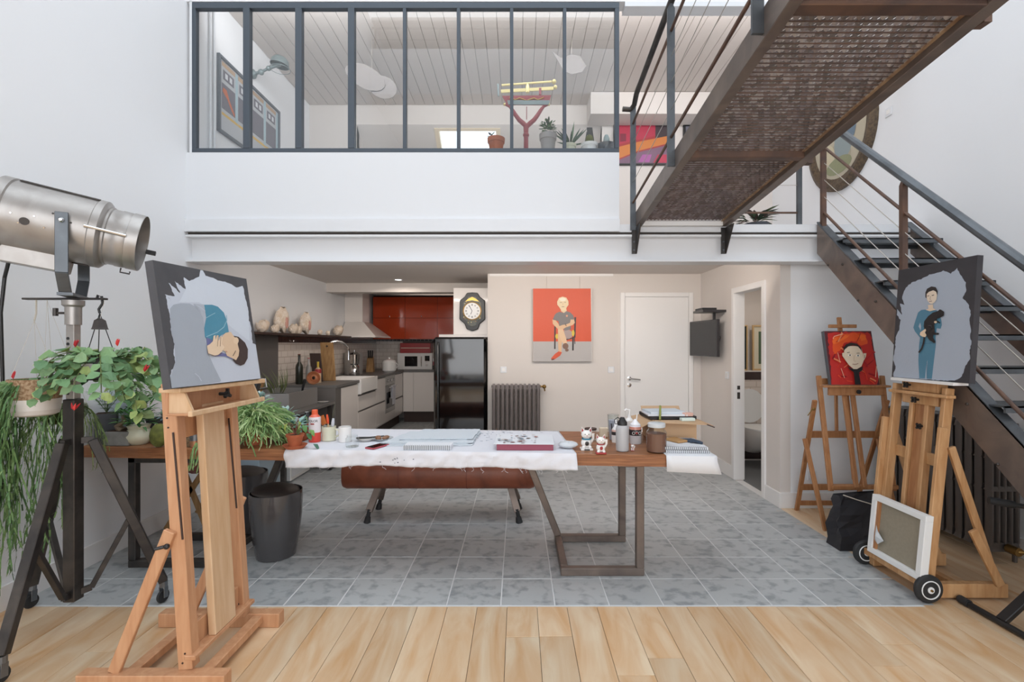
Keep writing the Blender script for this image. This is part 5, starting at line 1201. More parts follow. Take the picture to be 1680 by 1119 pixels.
p = V((-2.58, 3.42, Z9)); t = table_plant('bushy_pot_plant', 'bright green needle leaved bush at the wall behind the cream pot', p, [(.05, 0), (.07, .12), (.074, .122), (.066, .12)], 'pot_dark', .066, .115)
bush(t, p+V((.03, -.02, .28)), 420, .16, .07, .014, ['6cae54', '86be68', '4c8c44', '9aca78'], 1.0)
p = V((-2.27, 3.02, Z9)); b = MB().ball(p+V((0, 0, .075)), .05, 16, 10, (1, 1, 1.5)); tag(b.build('gourd_cactus', MATS.setdefault('cactus', mat('cactus', '6f7434', .8, col2='555a28', scale=30, bump=.6)), None, True), 'olive green oval ball cactus beside the easel upright', 'cactus')
t = thing('twig_nest', 'nest of curled dry twigs lying on the table behind the easel', 'nest', (-2.12, 3.06, Z9)); b = MB()
for i in range(46):
    a = rr.uniform(0, 6.28); r_ = rr.uniform(.05, .10); z = rr.uniform(.008, .05); pts = [V((-2.12+r_*math.cos(a+q), 3.06+r_*.6*math.sin(a+q), Z9+z+.012*math.sin(q*3))) for q in (0, .4, .8, 1.2, 1.6)]; b.tube(pts, .003, 5)
stuff(b.build('twigs', 'twig', t, True))
for i, (x, lab) in enumerate(((-2.05, 'left of two silver and copper tumblers behind the beech easel'), (-1.975, 'right of two silver and copper tumblers behind the beech easel'))):
    t = thing('metal_tumbler', lab, 'cup', (x, 3.04, Z9), 'silver and copper tumblers')
    potlathe((x, 3.04, Z9), [(.032, 0), (.034, .04)], 'copper', t, 'copper_base'); potlathe((x, 3.04, Z9), [(.034, .04), (.036, .135), (.033, .135), (.031, .01)], 'tin', t, 'tumbler_body')
# large trailing rhipsalis
p = V((-1.72, 3.14, Z9)); t = table_plant('rhipsalis', 'large bushy pale green string cactus spilling over the table edge', p, [(.07, 0), (.085, .10), (.088, .11), (.08, .11)], 'terracotta', .08, .10)
b = MB(); b.flat = True
for i in range(760):
    a = rr.uniform(0, 6.28); r0 = rr.uniform(.02, .13); q = p+V((r0*math.cos(a), r0*math.sin(a)*.8, rr.uniform(.06, .23)*(1.15-r0*3)))
    # spreads over a dome
    dv = V((math.cos(a), math.sin(a)*.6, rr.uniform(-.1, .8))).normalized(); n = rr.randint(3, 6); c = rr.choice(['8fb070', 'a3c07c', '7a9c60', '66884e', 'b3c890'])
    if -2.4 < a-6.28*0 < 0 or a > 3.6: n += rr.choice([0, 0, 1, 3])
    for k in range(n):
        q2 = q+dv*.026
        if q2.z < Z9+.008 and tpt(q2.x, -.03).y < q2.y: break
        s_ = dv.cross(V((.2, -1, .1))).normalized()*.0034; b.add([q-s_, q+s_, q2+s_, q2-s_], [(0, 1, 2, 3)], c)
        if rr.random() < .5: b.leaf(q2, dv+V((rr.uniform(-.7, .7), rr.uniform(-.7, .7), -.1)), .034, .006, (0, -1, 0), c, .1)
        dv = (dv+V((rr.uniform(-.35, .35), rr.uniform(-.35, .35), -.26))).normalized(); q = q2
for i in range(26):
    strand(b, V((rr.uniform(-2.0, -1.82), 2.965, Z9+.04)), rr.uniform(.12, .22), rr, (0, -.4), .03, .004, ['8fb070', '7a9c60'])
stuff(b.build('stems', 'vc_leaf', t))
def terra(p, r, h, name, lab, saucer=True):
    t = thing(name, lab, 'potted plant', p)
    z0_ = .012 if saucer else 0; q = V(p)+V((0, 0, z0_))
    potlathe(q, [(r*.72, 0), (r*.95, h*.8), (r*1.06, h*.8), (r*1.08, h), (r*.98, h), (r*.9, h*.85)], 'terracotta', t); MB().lathe(q, [(0, .001), (r*.72, .001)], 16, cap=False).build('pot_base', 'terracotta', t); MB().lathe(q+V((0, 0, h*.88)), [(r*.92, 0), (0, .002)], 18, cap=False).build('soil', 'soil', t)
    if saucer: MB().lathe(p, [(r*1.05, 0), (r*1.45, .022), (r*1.38, .022), (r*1.0, .006), (0, .006)], 28, cap=False).build('saucer', 'terracotta', t, True)
    return t, q+V((0, 0, h*.9))
p = at(484, 735, ZT); t, top = terra(p, .050, .075, 'ivy_pot', 'small terracotta pot on saucer with heart leaved sprig, front left of the cloth')
b = MB(); b.flat = True
for i, (dx, dy, dz, c) in enumerate([(.06, -.03, .07, '5c8a50'), (.09, -.04, .02, '4c7850'), (.10, -.03, .04, '6f9c54'), (.12, -.02, -.05, '4a7460'), (-.03, -.03, .08, 'a8b85c'), (-.07, 0, .07, '8fac5c'), (.02, .0, .09, '9cb460'), (.05, .01, .12, '5c8058'), (.0, .03, .05, '6c9450')]):
    q = top+V((dx, dy, dz)); b.leaf(q, V((dx, dy, -.06)), .055, .040, (0, 0, 1), c, .3)
b.build('leaves', 'vc_leaf', t)['kind'] = 'stuff'
b = MB()
for (dx, dy, dz) in ((.06, -.03, .07), (.10, -.03, .04), (-.03, -.03, .08), (-.07, 0, .07), (.02, .0, .09), (.05, .01, .12)): b.tube([top, top+V((dx*.4, dy*.4, dz*.9)), top+V((dx, dy, dz))], .002, 4)
stuff(b.build('stems', MATS.setdefault('stemred', mat('stemred', '7c4a44', .7)), t))
p = at(478, 718, Z9)+V((0, .02, 0)); p.z = Z9; t, top = terra(p, .068, .115, 'cactus_pot', 'terracotta pot with grey domed cactus behind the ivy pot', False)
b = MB()
for dx in (-.025, .02): b.ball(top+V((dx, 0, .012)), .03, 12, 7, (1, 1, .9))
b.build('cactus', MATS.setdefault('cgrey', mat('cgrey', 'a7b5b4', .8, bump=.5)), t, True)['kind'] = 'stuff'
p = V((-1.66, 3.42, Z9)); t, top = terra(p, .06, .10, 'succulent_pot', 'terracotta pot with pale blue rosettes behind the string cactus', False)
bush(t, top+V((0, 0, .02)), 90, .07, .04, .028, ['a9c4bc', '8fb0a8', 'c2d4cc', '7f9f90'], .9)
p = V((-1.46, 3.24, Z9)); t, top = terra(p, .035, .06, 'blue_leaf_pot', 'small pot with drooping blue green leaves between cactus and ivy', False)
bush(t, top+V((-.03, -.04, .03)), 40, .08, .07, .035, ['a0c4bc', '7fa898', '6c9c80'], .4)
p = V((-1.92, 3.46, Z9)); t, top = terra(p, .055, .09, 'echeveria_pot', 'clay pot with frosty rosettes right behind the easel tray', False)
bush(t, top+V((.03, 0, .10)), 120, .11, .05, .03, ['a9c0c0', '86a49c', '6c8c7c', 'c0d0cc'], .9)
p = V((-1.80, 3.50, Z9)); jar('spice_jar', 'clear glass jar with steel lid among the plants behind the easel', 'jar', p, .035, .15, lid='tin')

# ------------------------------------------------------------------ right side things
def radiator(name, label, loc, n, pitch, z0_, z1_, axis, depth, cols, m):
    t = thing(name, label, 'radiator', loc)
    x, y, z = loc; hp = pitch*.40
    def sec(off):
        b = MB()
        for k in range(cols):
            dd = depth*(k/(cols-1)-.5)
            c = (lambda z_: V((x+off, y+dd, z_))) if axis == 'x' else (lambda z_: V((x+dd, y+off, z_)))
            r_ = min(hp, depth/cols*.42); b.loft([b.ring(c(zz), (0, 0, 1), (hp*q_ if axis == 'x' else r_*q_), 10, (1, 0, 0), (r_*q_ if axis == 'x' else hp*q_)) for zz, q_ in ((z0_+.02, .7), (z0_+.06, 1), (z1_-.06, 1), (z1_-.02, .7))])
        for za, zb_ in ((z0_, z0_+.055), (z1_-.055, z1_)) + (((z0_+(z1_-z0_)*.47, z0_+(z1_-z0_)*.47+.03), (z0_+(z1_-z0_)*.72, z0_+(z1_-z0_)*.72+.025)) if cols > 3 else ()):
            if axis == 'x': b.hexa([(x+off-hp, y-depth/2-.012, za), (x+off+hp, y-depth/2-.012, za), (x+off+hp, y+depth/2+.012, za), (x+off-hp, y+depth/2+.012, za)], [(x+off-hp*.6, y-depth/2, zb_), (x+off+hp*.6, y-depth/2, zb_), (x+off+hp*.6, y+depth/2, zb_), (x+off-hp*.6, y+depth/2, zb_)])
            else: b.hexa([(x-depth/2-.012, y+off-hp, za), (x+depth/2+.012, y+off-hp, za), (x+depth/2+.012, y+off+hp, za), (x-depth/2-.012, y+off+hp, za)], [(x-depth/2, y+off-hp*.8, zb_), (x+depth/2, y+off-hp*.8, zb_), (x+depth/2, y+off+hp*.8, zb_), (x-depth/2, y+off+hp*.8, zb_)])
        return b.build('section', m, t, True)
    s0 = sec(0)
    for i in range(1, n):
        o = s0.copy(); C.objects.link(o); o.parent = t; o.location = (pitch*i, 0, 0) if axis == 'x' else (0, pitch*i, 0)
    L_ = pitch*(n-1)
    for zz in (z0_+.03, z1_-.03):
        a = V((x-.03, y, zz)) if axis == 'x' else V((x, y-.03, zz)); c = V((x+L_+.03, y, zz)) if axis == 'x' else V((x, y+L_+.03, zz))
        MB().tube([a, c], .017, 10).build('header_pipe', m, t, True)
    for i in (0, n-1):
        for k in (-1, 1):
            c = V((x+pitch*i, y+k*depth/2, 0)) if axis == 'x' else V((x+k*depth/2, y+pitch*i, 0)); MB().tube([c, c+V((0, 0, z0_+.01))], .013, 8).build('foot', m, t, True)
    return t
rt = radiator('radiator', 'small grey cast iron radiator on the back wall beside the black fridge', (-.30, 5.93, 0), 11, .055, .09, .95, 'x', .07, 2, 'radiator_grey')
MB().ball((.325, 5.93, .915), .026, 12, 8).tube([(.27, 5.93, .918), (.325, 5.93, .918)], .011).tube([(.325, 5.93, .90), (.332, 5.93, .86)], .009).build('valve', 'brass_valve', rt, True)
rt = radiator('radiator', 'large dark column radiator on the right wall under the staircase', (3.20, 3.16, 0), 13, .072, .08, .92, 'y', .17, 5, 'radiator_dark')
MB().tube([(3.20, 3.12, .11), (3.20, 3.05, .11)], .028, 12).tube([(3.20, 3.06, .11), (3.26, 3.03, .11), (3.38, 3.03, .12)], .013, 8).build('valve', 'brass_valve', rt, True)
# white framed canvas
t = thing('stretched_canvas', 'small raw linen canvas in a white frame leaning on the wheeled easel base', 'picture frame', (2.31, 2.86, .117))
K0, K1 = V((2.24, 3.07, .117)), V((2.24, 2.665, .117)); Uk = V((.036, 0, .365)); Nk = V((.045, 0, -.004))
def fpt(u, v_, w_): return K0+(K1-K0)*u+Uk*v_+Nk*w_
for (u0, u1, v0, v1) in ((0, 1, 0, .09), (0, 1, .91, 1), (0, .09, .09, .91), (.91, 1, .09, .91)):
    MB().hexa([fpt(u0, v0, 0), fpt(u1, v0, 0), fpt(u1, v1, 0), fpt(u0, v1, 0)], [fpt(u0, v0, 1), fpt(u1, v0, 1), fpt(u1, v1, 1), fpt(u0, v1, 1)]).build('frame_rail', 'white_wood', t, bev=.002)
MB().hexa([fpt(.09, .09, .5), fpt(.91, .09, .5), fpt(.91, .91, .5), fpt(.09, .91, .5)], [fpt(.09, .09, .55), fpt(.91, .09, .55), fpt(.91, .91, .55), fpt(.09, .91, .55)]).build('linen', 'linen', t)
MB().hexa([fpt(.09, .09, .2), fpt(.14, .09, .2), fpt(.14, .91, .2), fpt(.09, .91, .2)], [fpt(.09, .09, .5), fpt(.14, .09, .5), fpt(.14, .91, .5), fpt(.09, .91, .5)]).build('stretcher_bar', 'easel_brown', t)
b = MB(); b.add([fpt(.12, .25, .1), fpt(.12, .5, .15), fpt(.2, .42, -.1), fpt(.3, .3, .1), fpt(.2, .2, .0), fpt(.18, .33, -.3)], [(0, 1, 5), (1, 2, 5), (2, 3, 5), (3, 4, 5), (4, 0, 5)]); b.build('plastic_wrap', 'plastic_clear', t)
# black paper bag
t = thing('paper_bag', 'crumpled black paper bag between the two right-hand easels', 'bag', (2.42, 3.42, 0))
b = MB(); rg = []
for k in range(9):
    f = k/8; z = .37*f; hw = .165-.01*f; hd = .075*(1-.75*f)
    ring = []
    for (sx, sy) in ((-1, -1), (-.5, -1.0), (0, -1), (.5, -1), (1, -1), (1, 0), (1, 1), (0, 1), (-1, 1), (-1, 0)):
        nz = mnoise.noise(V((sx*1.7, sy*2+f*4, 7)))*.03*(f > .05)
        ring.append(V((2.42+sx*hw+nz-.015*(1-f)*(sx < 0)+.02*f, 3.40+sy*hd-nz*1.2-.1*0+.05*f, z+(.012*sx if k == 8 else 0))))
    rg.append(ring)
b.loft(rg, False); b.poly(rg[0][::-1]); b.build('bag_body', 'bag_black', t)
MB().tube([(2.33, 3.425, .36), (2.42, 3.41, .33), (2.52, 3.41, .30)], .004, 5).build('string_handle', 'cord_w' if 'cord_w' in MATS else 'string', t)
# black folding frame bottom right
t = thing('folded_metal_stand', 'black tubular metal stand lying partly outside the bottom right corner', 'stand', (2.47, 2.3, 0))
MB().tube([(2.465, 2.65, .018), (2.478, 1.75, .018)], .0165, 12).build('floor_tube', 'black_plastic', t, True); MB().tube([(2.465, 2.668, .021), (2.465, 2.61, .021)], .021, 12).build('end_cap', 'rubber', t, True)
MB().bar((2.47, 2.44, .03), (3.05, 2.44, .56), .05, .025, (0, 1, 0)).build('strut', 'black_plastic', t, bev=.003)
MB().tube([(2.56, 2.60, .592), (2.66, 2.56, .58)], .02, 12).build('grip', 'rubber', t, True); MB().tube([(2.64, 2.57, .582), (3.05, 2.44, .53)], .013, 10).build('upper_tube', 'black_plastic', t, True)
# sockets and switches
def plate(label, x, y, z, face, w_=.08, nm='light_switch', cat='switch'):
    t = thing(nm, label, cat, (x, y, z-w_/2))
    if face == '-y': MB().box(x-w_/2, x+w_/2, y-.010, y, z-w_/2, z+w_/2).build('plate', 'paint_white', t, bev=.003); MB().box(x-w_/4, x+w_/4, y-.013, y-.010, z-w_/4, z+w_/4).build('rocker', 'ceramic', t, bev=.001)
    else: MB().box(x-.010, x, y-w_/2, y+w_/2, z-w_/2, z+w_/2).build('plate', 'paint_white', t, bev=.003); MB().box(x-.013, x-.010, y-w_/4, y+w_/4, z-w_/4, z+w_/4).build('rocker', 'ceramic', t, bev=.001)
    return t
plate('white switch above the small radiator', -.185, 6.04, 1.12, '-y'); plate('white switch between orange painting and the door', 1.175, 6.04, 1.12, '-y')
plate('white switch left of the toilet doorway under the television', XW, 5.27, 1.10, '-x'); plate('white switch high on the right wall above the stair handrail', XR, 4.38, 3.57, '-x')
t = plate('white power socket on the lower wall behind the folding easel', 2.585, 4.21, .285, '-y', .08, 'power_socket', 'socket'); MB().lathe((2.585, 4.197, .285), [(.017, 0), (.017, .0008)], 16, (0, -1, 0)).build('socket_hole', 'steel_dark', t)
# television
t = thing('television', 'flat black television on wall arm beside the toilet doorway', 'television', (2.18, 5.62, 1.30))
T0, T1 = V((2.14, 5.96, 0)), V((2.205, 5.30, 0)); nt_ = V((-(T0-T1).y, (T0-T1).x, 0)).normalized(); nt_ = nt_ if nt_.x < 0 else -nt_
def tvb(off0, off1, z0_, z1_, e0=0, e1=1):
    A = T0+(T1-T0)*e0; B_ = T0+(T1-T0)*e1; q = [A+nt_*off0, B_+nt_*off0, B_+nt_*off1, A+nt_*off1]; return MB().hexa([V((k.x, k.y, z0_)) for k in q], [V((k.x, k.y, z1_)) for k in q])
tvb(0, -.035, 1.30, 1.72).build('housing', 'tv_black', t, bev=.004); tvb(.0, .001, 1.315, 1.705, .02, .98).build('screen', 'screen_glass', t)
MB().bar((2.21, 5.64, 1.50), (2.31, 5.60, 1.50), .04, .12, (0, 0, 1)).build('wall_arm', 'steel_dark', t)
b = MB()
for k in range(3): b.tube([V((2.25, 5.5-.01*k, 1.6)), V((2.27, 5.42-.03*k, 1.52)), V((2.26, 5.44-.02*k, 1.40)), V((2.25, 5.52, 1.38))], .004, 5)
stuff(b.build('cables', 'black_plastic', t))
t = thing('media_shelf', 'small black wall shelf above the television', 'shelf', (2.2, 5.5, 1.78)); MB().box(2.05, 2.31, 5.30, 5.60, 1.80, 1.825).build('board', 'tv_black', t, bev=.002); MB().box(2.22, 2.25, 5.44, 5.46, 1.70, 1.80).build('bracket', 'tv_black', t)
t = thing('media_box', 'flat black set top box on the small shelf above television', 'box', (2.15, 5.45, 1.825)); MB().box(2.06, 2.22, 5.34, 5.56, 1.825, 1.85).build('housing', 'black_plastic', t, bev=.003)
# toilet room
t = thing('toilet', 'white wall hung toilet with raised lid behind the narrow doorway', 'toilet', (2.86, 5.7, .14))
rg = []
for z, sx, sy, oy in ((.14, .09, .10, 5.82), (.22, .14, .20, 5.76), (.34, .175, .27, 5.72), (.42, .185, .29, 5.71), (.44, .18, .285, 5.71)): rg.append([V((2.86+sx*math.cos(a), min(5.925, oy+sy*math.sin(a)), z)) for a in [2*math.pi*k/24 for k in range(24)]])
MB().loft(rg).build('bowl', 'ceramic', t, True)
MB().loft([[V((2.86+r_*math.cos(a), min(5.92, 5.71+r_*1.55*math.sin(a)), z)) for a in [2*math.pi*k/24 for k in range(24)]] for z, r_ in ((.442, .186), (.458, .184))]).build('seat', 'white_wood', t, True)
rl_ = [V((2.86+.19*math.cos(a), 5.905, .67+.22*math.sin(a)*(1.0 if math.sin(a) > 0 else .9))) for a in [2*math.pi*k/24 for k in range(24)]]; MB().prism(rl_, (0, .018, 0)).build('lid', 'white_wood', t)
wbox('wall_toilet_ledge', 'wall_low', (XW+.09, XR, 5.93, 6.04, 0, 1.10)); wbox('trim_9', 'dark_tile', (XW+.09, XR, 5.922, 5.93, 1.0, 1.10), (XW+.09, XR, 5.922, 5.93, .02, .12)); wbox('wall_toilet_tiling', 'subway_x', (XW+.09, XR, 5.924, 5.93, .12, 1.0)); wbox('trim_10', 'wall_low', (XW+.09, XR, 5.915, 6.04, 1.10, 1.115))
def frame(name, label, c0, c1, z0_, z1_, fw, m, inner, nrm, th_=.02, mount=None, cat='picture frame'):
    c0, c1 = V((*c0, 0)), V((*c1, 0)); t = thing(name, label, cat, ((c0.x+c1.x)/2, (c0.y+c1.y)/2, z0_)); nrm = V((*nrm, 0)); d_ = (c1-c0); L_ = d_.length; d_ /= L_
    def bx(u0, u1, za, zb_, o0, o1): 
        q = [c0+d_*u0+nrm*o0, c0+d_*u1+nrm*o0, c0+d_*u1+nrm*o1, c0+d_*u0+nrm*o1]; return MB().hexa([V((k.x, k.y, za)) for k in q], [V((k.x, k.y, zb_)) for k in q])
    for q in ((0, L_, z0_, z0_+fw), (0, L_, z1_-fw, z1_), (0, fw, z0_+fw, z1_-fw), (L_-fw, L_, z0_+fw, z1_-fw)): bx(*q, 0, th_).build('frame_rail', m, t, bev=.0015)
    bx(fw, L_-fw, z0_+fw, z1_-fw, 0, th_*.4).build('picture', inner, t)
    if mount:
        mt, mm = mount; bx(fw+mt, L_-fw-mt, z0_+fw+mt, z1_-fw-mt, th_*.4, th_*.45).build('print', mm, t)
    return t, bx
mat('pic_dark', '232e2e', .4); mat('pic_mint', 'c8d0b8', .5); mat('pic_cream', 'd9d2bc', .6); mat('frame_oak', 'c8a878', .5); mat('pic_green', '51654c', .6)
frame('dark_picture', 'dark green picture in oak frame on the toilet ledge, left one', (2.70, 5.97), (2.86, 5.97), 1.116, 1.68, .015, 'frame_oak', 'pic_dark', (0, -1), mount=(.03, 'steel_dark'))
frame('botanical_picture', 'cream botanical picture in oak frame on the toilet ledge, right one', (2.92, 5.97), (3.25, 5.97), 1.116, 1.68, .02, 'frame_oak', 'pic_cream', (0, -1), mount=(.06, 'pic_green'))
# ------------------------------------------------------------------ kitchen
CT = .965
FX = -2.12
def panel(par, name, x0, x1, y0, y1, z0, z1, m='cabinet_white', bev=.002): return MB().box(x0, x1, y0, y1, z0, z1).build(name, m, par, bev=bev)
def cab(name, label, y0, y1, drawers, ztop=CT-.035):
    t = thing(name, label, 'cabinet', ((XL+FX)/2, (y0+y1)/2, 0)); panel(t, 'carcass', XL+.015, FX-.022, y0, y1, .17, ztop)
    panel(t, 'plinth', XL+.02, FX-.07, y0, y1, 0, .17, 'wood_dark', 0)
    zs = [.20]+drawers
    for a, c in zip(zs[:-1], zs[1:]):
        dr = panel(t, 'drawer', FX-.02, FX, y0+.003, y1-.003, a+.003, c-.022); panel(t, 'grip_recess', FX-.02, FX-.014, y0+.003, y1-.003, c-.022, c-.003, 'panel_grey', 0)
    return t
cab('kitchen_cabinet', 'white end cabinet nearest the stone counter in the kitchen row', 5.73, 6.33, [CT-.03])
t = cab('kitchen_cabinet', 'white two drawer cabinet under the ceramic sink', 6.33, 7.13, [.55, .77], .77)
cab('kitchen_cabinet', 'white two drawer cabinet between sink and oven', 7.13, 7.63, [.55, CT-.03])
ov = thing('oven', 'built in steel oven with towel on its handle in the white cabinet row', 'oven', ((XL+FX)/2, 7.93, 0))
panel(ov, 'carcass', XL+.015, FX-.022, 7.63, 8.23, .17, CT-.035); panel(ov, 'plinth', XL+.02, FX-.07, 7.63, 8.23, 0, .17, 'wood_dark', 0); panel(ov, 'door', FX-.02, FX+.002, 7.633, 8.227, .33, .77, 'stainless'); panel(ov, 'door_glass', FX+.002, FX+.004, 7.70, 8.16, .40, .66, 'screen_glass', 0)
panel(ov, 'control_panel', FX-.02, FX+.002, 7.633, 8.227, .775, CT-.04, 'stainless'); panel(ov, 'drawer', FX-.02, FX, 7.633, 8.227, .20, .325)
MB().tube([(FX+.045, 7.69, .745), (FX+.045, 8.17, .745)], .009).build('handle', 'chrome', ov, True)
for y in (7.75, 7.93, 8.11): MB().lathe((FX+.002, y, .85), [(.022, 0), (.02, .02)], 12, (1, 0, 0)).build('knob', 'chrome', ov, True)
t = thing('tea_towel', 'white tea towel hanging over the oven handle', 'towel', (FX+.05, 7.95, .42)); MB().box(FX+.055, FX+.06, 7.86, 8.04, .45, .757).box(FX+.030, FX+.035, 7.86, 8.04, .55, .757).box(FX+.030, FX+.06, 7.86, 8.04, .757, .762).build('cloth', 'cloth_white', t)
cab('kitchen_cabinet', 'white cabinet in the kitchen corner beyond the oven', 8.23, 8.78, [.50, CT-.03])
bc = thing('back_cabinet', 'white back row cabinet left of the black fridge', 'cabinet', (-1.4, 9.1, 0)); panel(bc, 'carcass', FX, -.42, 8.82, 9.38, .20, CT-.035); panel(bc, 'plinth', FX, -.42, 8.88, 9.38, 0, .20, 'wood_dark', 0)
for x0, x1 in ((FX+.002, -1.93), (-1.927, -.98), (-.977, -.425)): panel(bc, 'door', x0, x1, 8.80, 8.82, .203, CT-.045)
wt = thing('kitchen_worktop', 'dark grey stone worktop running round the kitchen corner', 'worktop', (-2.4, 7.8, CT-.035))
MB().box(XL+.013, FX+.012, 5.55, 6.36, CT-.035, CT).build('worktop_slab', 'counter_grey', wt, bev=.003); MB().box(XL+.013, FX+.012, 7.11, 9.387, CT-.035, CT).build('worktop_slab', 'counter_grey', wt, bev=.003); MB().box(XL+.013, XL+.12, 6.36, 7.11, CT-.035, CT).build('worktop_slab', 'counter_grey', wt); MB().box(FX+.012, -.42, 8.79, 9.387, CT-.035, CT).build('worktop_slab', 'counter_grey', wt, bev=.003)
t = thing('stone_end_panel', 'dark grey stone end panel closing the kitchen counter', 'panel', (-2.45, 5.57, 0)); MB().box(XL+.013, FX, 5.55, 5.725, 0, CT-.036).build('panel', 'panel_grey', t, bev=.002)
# sink
t = thing('ceramic_sink', 'white ceramic apron front sink set in the kitchen counter', 'sink', (-2.4, 6.73, .77))
for q in ((XL+.13, FX+.03, 6.36, 6.39, .772, CT+.006), (XL+.13, FX+.03, 7.08, 7.11, .772, CT+.006), (XL+.13, XL+.16, 6.39, 7.08, .772, CT+.006), (FX, FX+.03, 6.39, 7.08, .772, CT+.006), (XL+.13, FX+.03, 6.39, 7.08, .772, .79)): panel(t, 'basin_wall', *q, 'ceramic', .004)
t = thing('kitchen_faucet', 'tall arched chrome faucet behind the ceramic sink', 'faucet', (-2.60, 6.55, CT))
fx_, fy_ = -2.60, 6.42; pts = [(fx_, fy_, CT), (fx_, fy_, CT+.38)]+[(fx_+.13-.13*math.cos(a), fy_+.18*(1-math.cos(a))/2, CT+.38+.14*math.sin(a)) for a in [math.pi*k/8 for k in range(1, 9)]]+[(fx_+.26, fy_+.18, CT+.26)]
MB().tube(pts, .016, 10).lathe((fx_, fy_, CT), [(.03, 0), (.03, .06), (.018, .07)], 14).build('spout', 'chrome', t, True); MB().tube([(fx_, fy_, CT+.05), (fx_+.03, fy_-.07, CT+.09)], .008).build('lever', 'chrome', t, True)
# items on worktop
def bottle(label, x, y, z, r, h, body, neck='1c1c1e', name='bottle', cap=None):
    t = thing(name, label, 'bottle', (x, y, z)); MB().lathe((x, y, z), [(r*.9, 0), (r, .008), (r, h*.55), (r*.9, h*.63), (r*.35, h*.74), (r*.35, h*.97), (r*.4, h)], 16, cols=[body, body, body, body, neck, cap or neck]).build('bottle_body', 'vc_gloss', t, True); return t
bottle('tall dark green wine bottle at the left of the cutting boards', -2.62, 5.72, CT, .042, .36, '23261c', '1c1e16', cap='7a3a2a'); bottle('clear bottle with red cap behind the dark wine bottle', -2.55, 5.82, CT, .036, .31, '8d8a84', 'a09c98', cap='b03a38')
t = bottle('yellow and red labelled oil bottle right of the dark wine bottle', -2.47, 5.90, CT, .038, .26, 'c9b090', 'd0b040', cap='d8c040'); MB().lathe((-2.47, 5.90, CT), [(.0385, .12), (.0385, .17)], 16, cap=False).build('label', 'red_paint', t)
for i, (x, y, h, wd, m, lab) in enumerate(((-2.46, 6.22, .50, .17, 'wood_board', 'tall pale wooden cutting board with hole leaning by the faucet'), (-2.56, 6.10, .36, .14, 'wood_dark', 'dark cutting board leaning behind the pale one'))):
    t = thing('cutting_board', lab, 'cutting board', (x, y, CT)); MB().hexa([(x-wd/2, y, CT), (x+wd/2, y, CT), (x+wd/2, y+.02, CT), (x-wd/2, y+.02, CT)], [(x-wd/2-.06, y+.06, CT+h), (x+wd/2-.06, y+.06, CT+h), (x+wd/2-.06, y+.08, CT+h), (x-wd/2-.06, y+.08, CT+h)]).build('board', m, t, bev=.004)
    if i == 0: MB().lathe((x-.05, y+.055, CT+h-.05), [(.014, 0), (.014, .003)], 12, (0, -1, .1)).build('hole', 'wood_dark', t)
p = (-2.50, 7.30, CT); t = thing('moka_pot', 'shiny steel stovetop coffee pot beside the steel canister', 'coffee pot', p); MB().lathe(p, [(.075, 0), (.08, .01), (.072, .13), (.05, .16), (.07, .18), (.08, .32), (.05, .35), (.012, .36), (.012, .39)], 12).build('pot_body', 'chrome', t, True)
p = (-2.62, 7.60, CT); t = thing('steel_canister', 'tall steel canister behind the coffee pot', 'canister', p); MB().lathe(p, [(.14, 0), (.14, .34), (.13, .345)], 24).build('canister_body', 'stainless', t, True)
p = (-2.55, 8.25, CT); t = thing('knife_block', 'wooden knife block with black handled knives', 'knife block', p); MB().hexa([(-2.61, 8.2, CT), (-2.49, 8.2, CT), (-2.49, 8.3, CT), (-2.61, 8.3, CT)], [(-2.60, 8.22, CT+.22), (-2.50, 8.22, CT+.22), (-2.50, 8.28, CT+.26), (-2.60, 8.28, CT+.26)]).build('block', 'wood_board', t)
for k in range(3): MB().bar((-2.58+.03*k, 8.25, CT+.24), (-2.575+.035*k, 8.22, CT+.37), .02, .016).build('knife_handle', 'black_plastic', t)
p = (-2.25, 8.35, CT); t = thing('ceramic_pot', 'white ceramic lidded pot left of the microwave', 'pot', p); MB().lathe(p, [(.10, 0), (.12, .02), (.125, .16), (.115, .175), (.10, .20), (.02, .23), (.02, .25)], 24).build('pot_body', 'ceramic', t, True); MB().tube([(-2.13, 8.35, CT+.15), (-2.09, 8.34, CT+.11), (-2.13, 8.35, CT+.06)], .008).build('handle', 'ceramic', t, True)
mw = thing('microwave', 'white microwave oven in the kitchen corner', 'microwave', (-1.98, 9.18, CT)); panel(mw, 'housing', -2.28, -1.62, 9.02, 9.36, CT, CT+.31, 'ceramic', .005); panel(mw, 'door_window', -2.14, -1.90, 9.014, 9.02, CT+.06, CT+.25, 'screen_glass', 0); panel(mw, 'control_panel', -1.76, -1.67, 9.014, 9.02, CT+.16, CT+.26, 'screen_glass', 0); panel(mw, 'door_handle', -1.83, -1.81, 8.99, 9.02, CT+.06, CT+.25, 'chrome'); MB().lathe((-1.715, 9.02, CT+.09), [(.025, 0), (.025, .015)], 12, (0, -1, 0)).build('knob', 'chrome', mw)
t = thing('bread_bin', 'red tin box with cream stripe on top of the microwave', 'box', (-1.95, 9.2, CT+.31)); panel(t, 'tin', -2.24, -1.66, 9.06, 9.34, CT+.311, CT+.50, 'red_paint', .006); panel(t, 'stripe', -2.22, -1.68, 9.056, 9.06, CT+.40, CT+.412, 'cream', 0); panel(t, 'lid', -2.18, -1.62, 9.05, 9.34, CT+.50, CT+.54, 'wood_dark', .004)
t = thing('tea_box', 'pink and white carton beside the microwave', 'box', (-1.49, 9.1, CT)); panel(t, 'carton', -1.61, -1.36, 9.05, 9.15, CT, CT+.2, 'phone_red', .003); panel(t, 'carton_band', -1.61, -1.36, 9.046, 9.05, CT+.15, CT+.21, 'paper', 0)
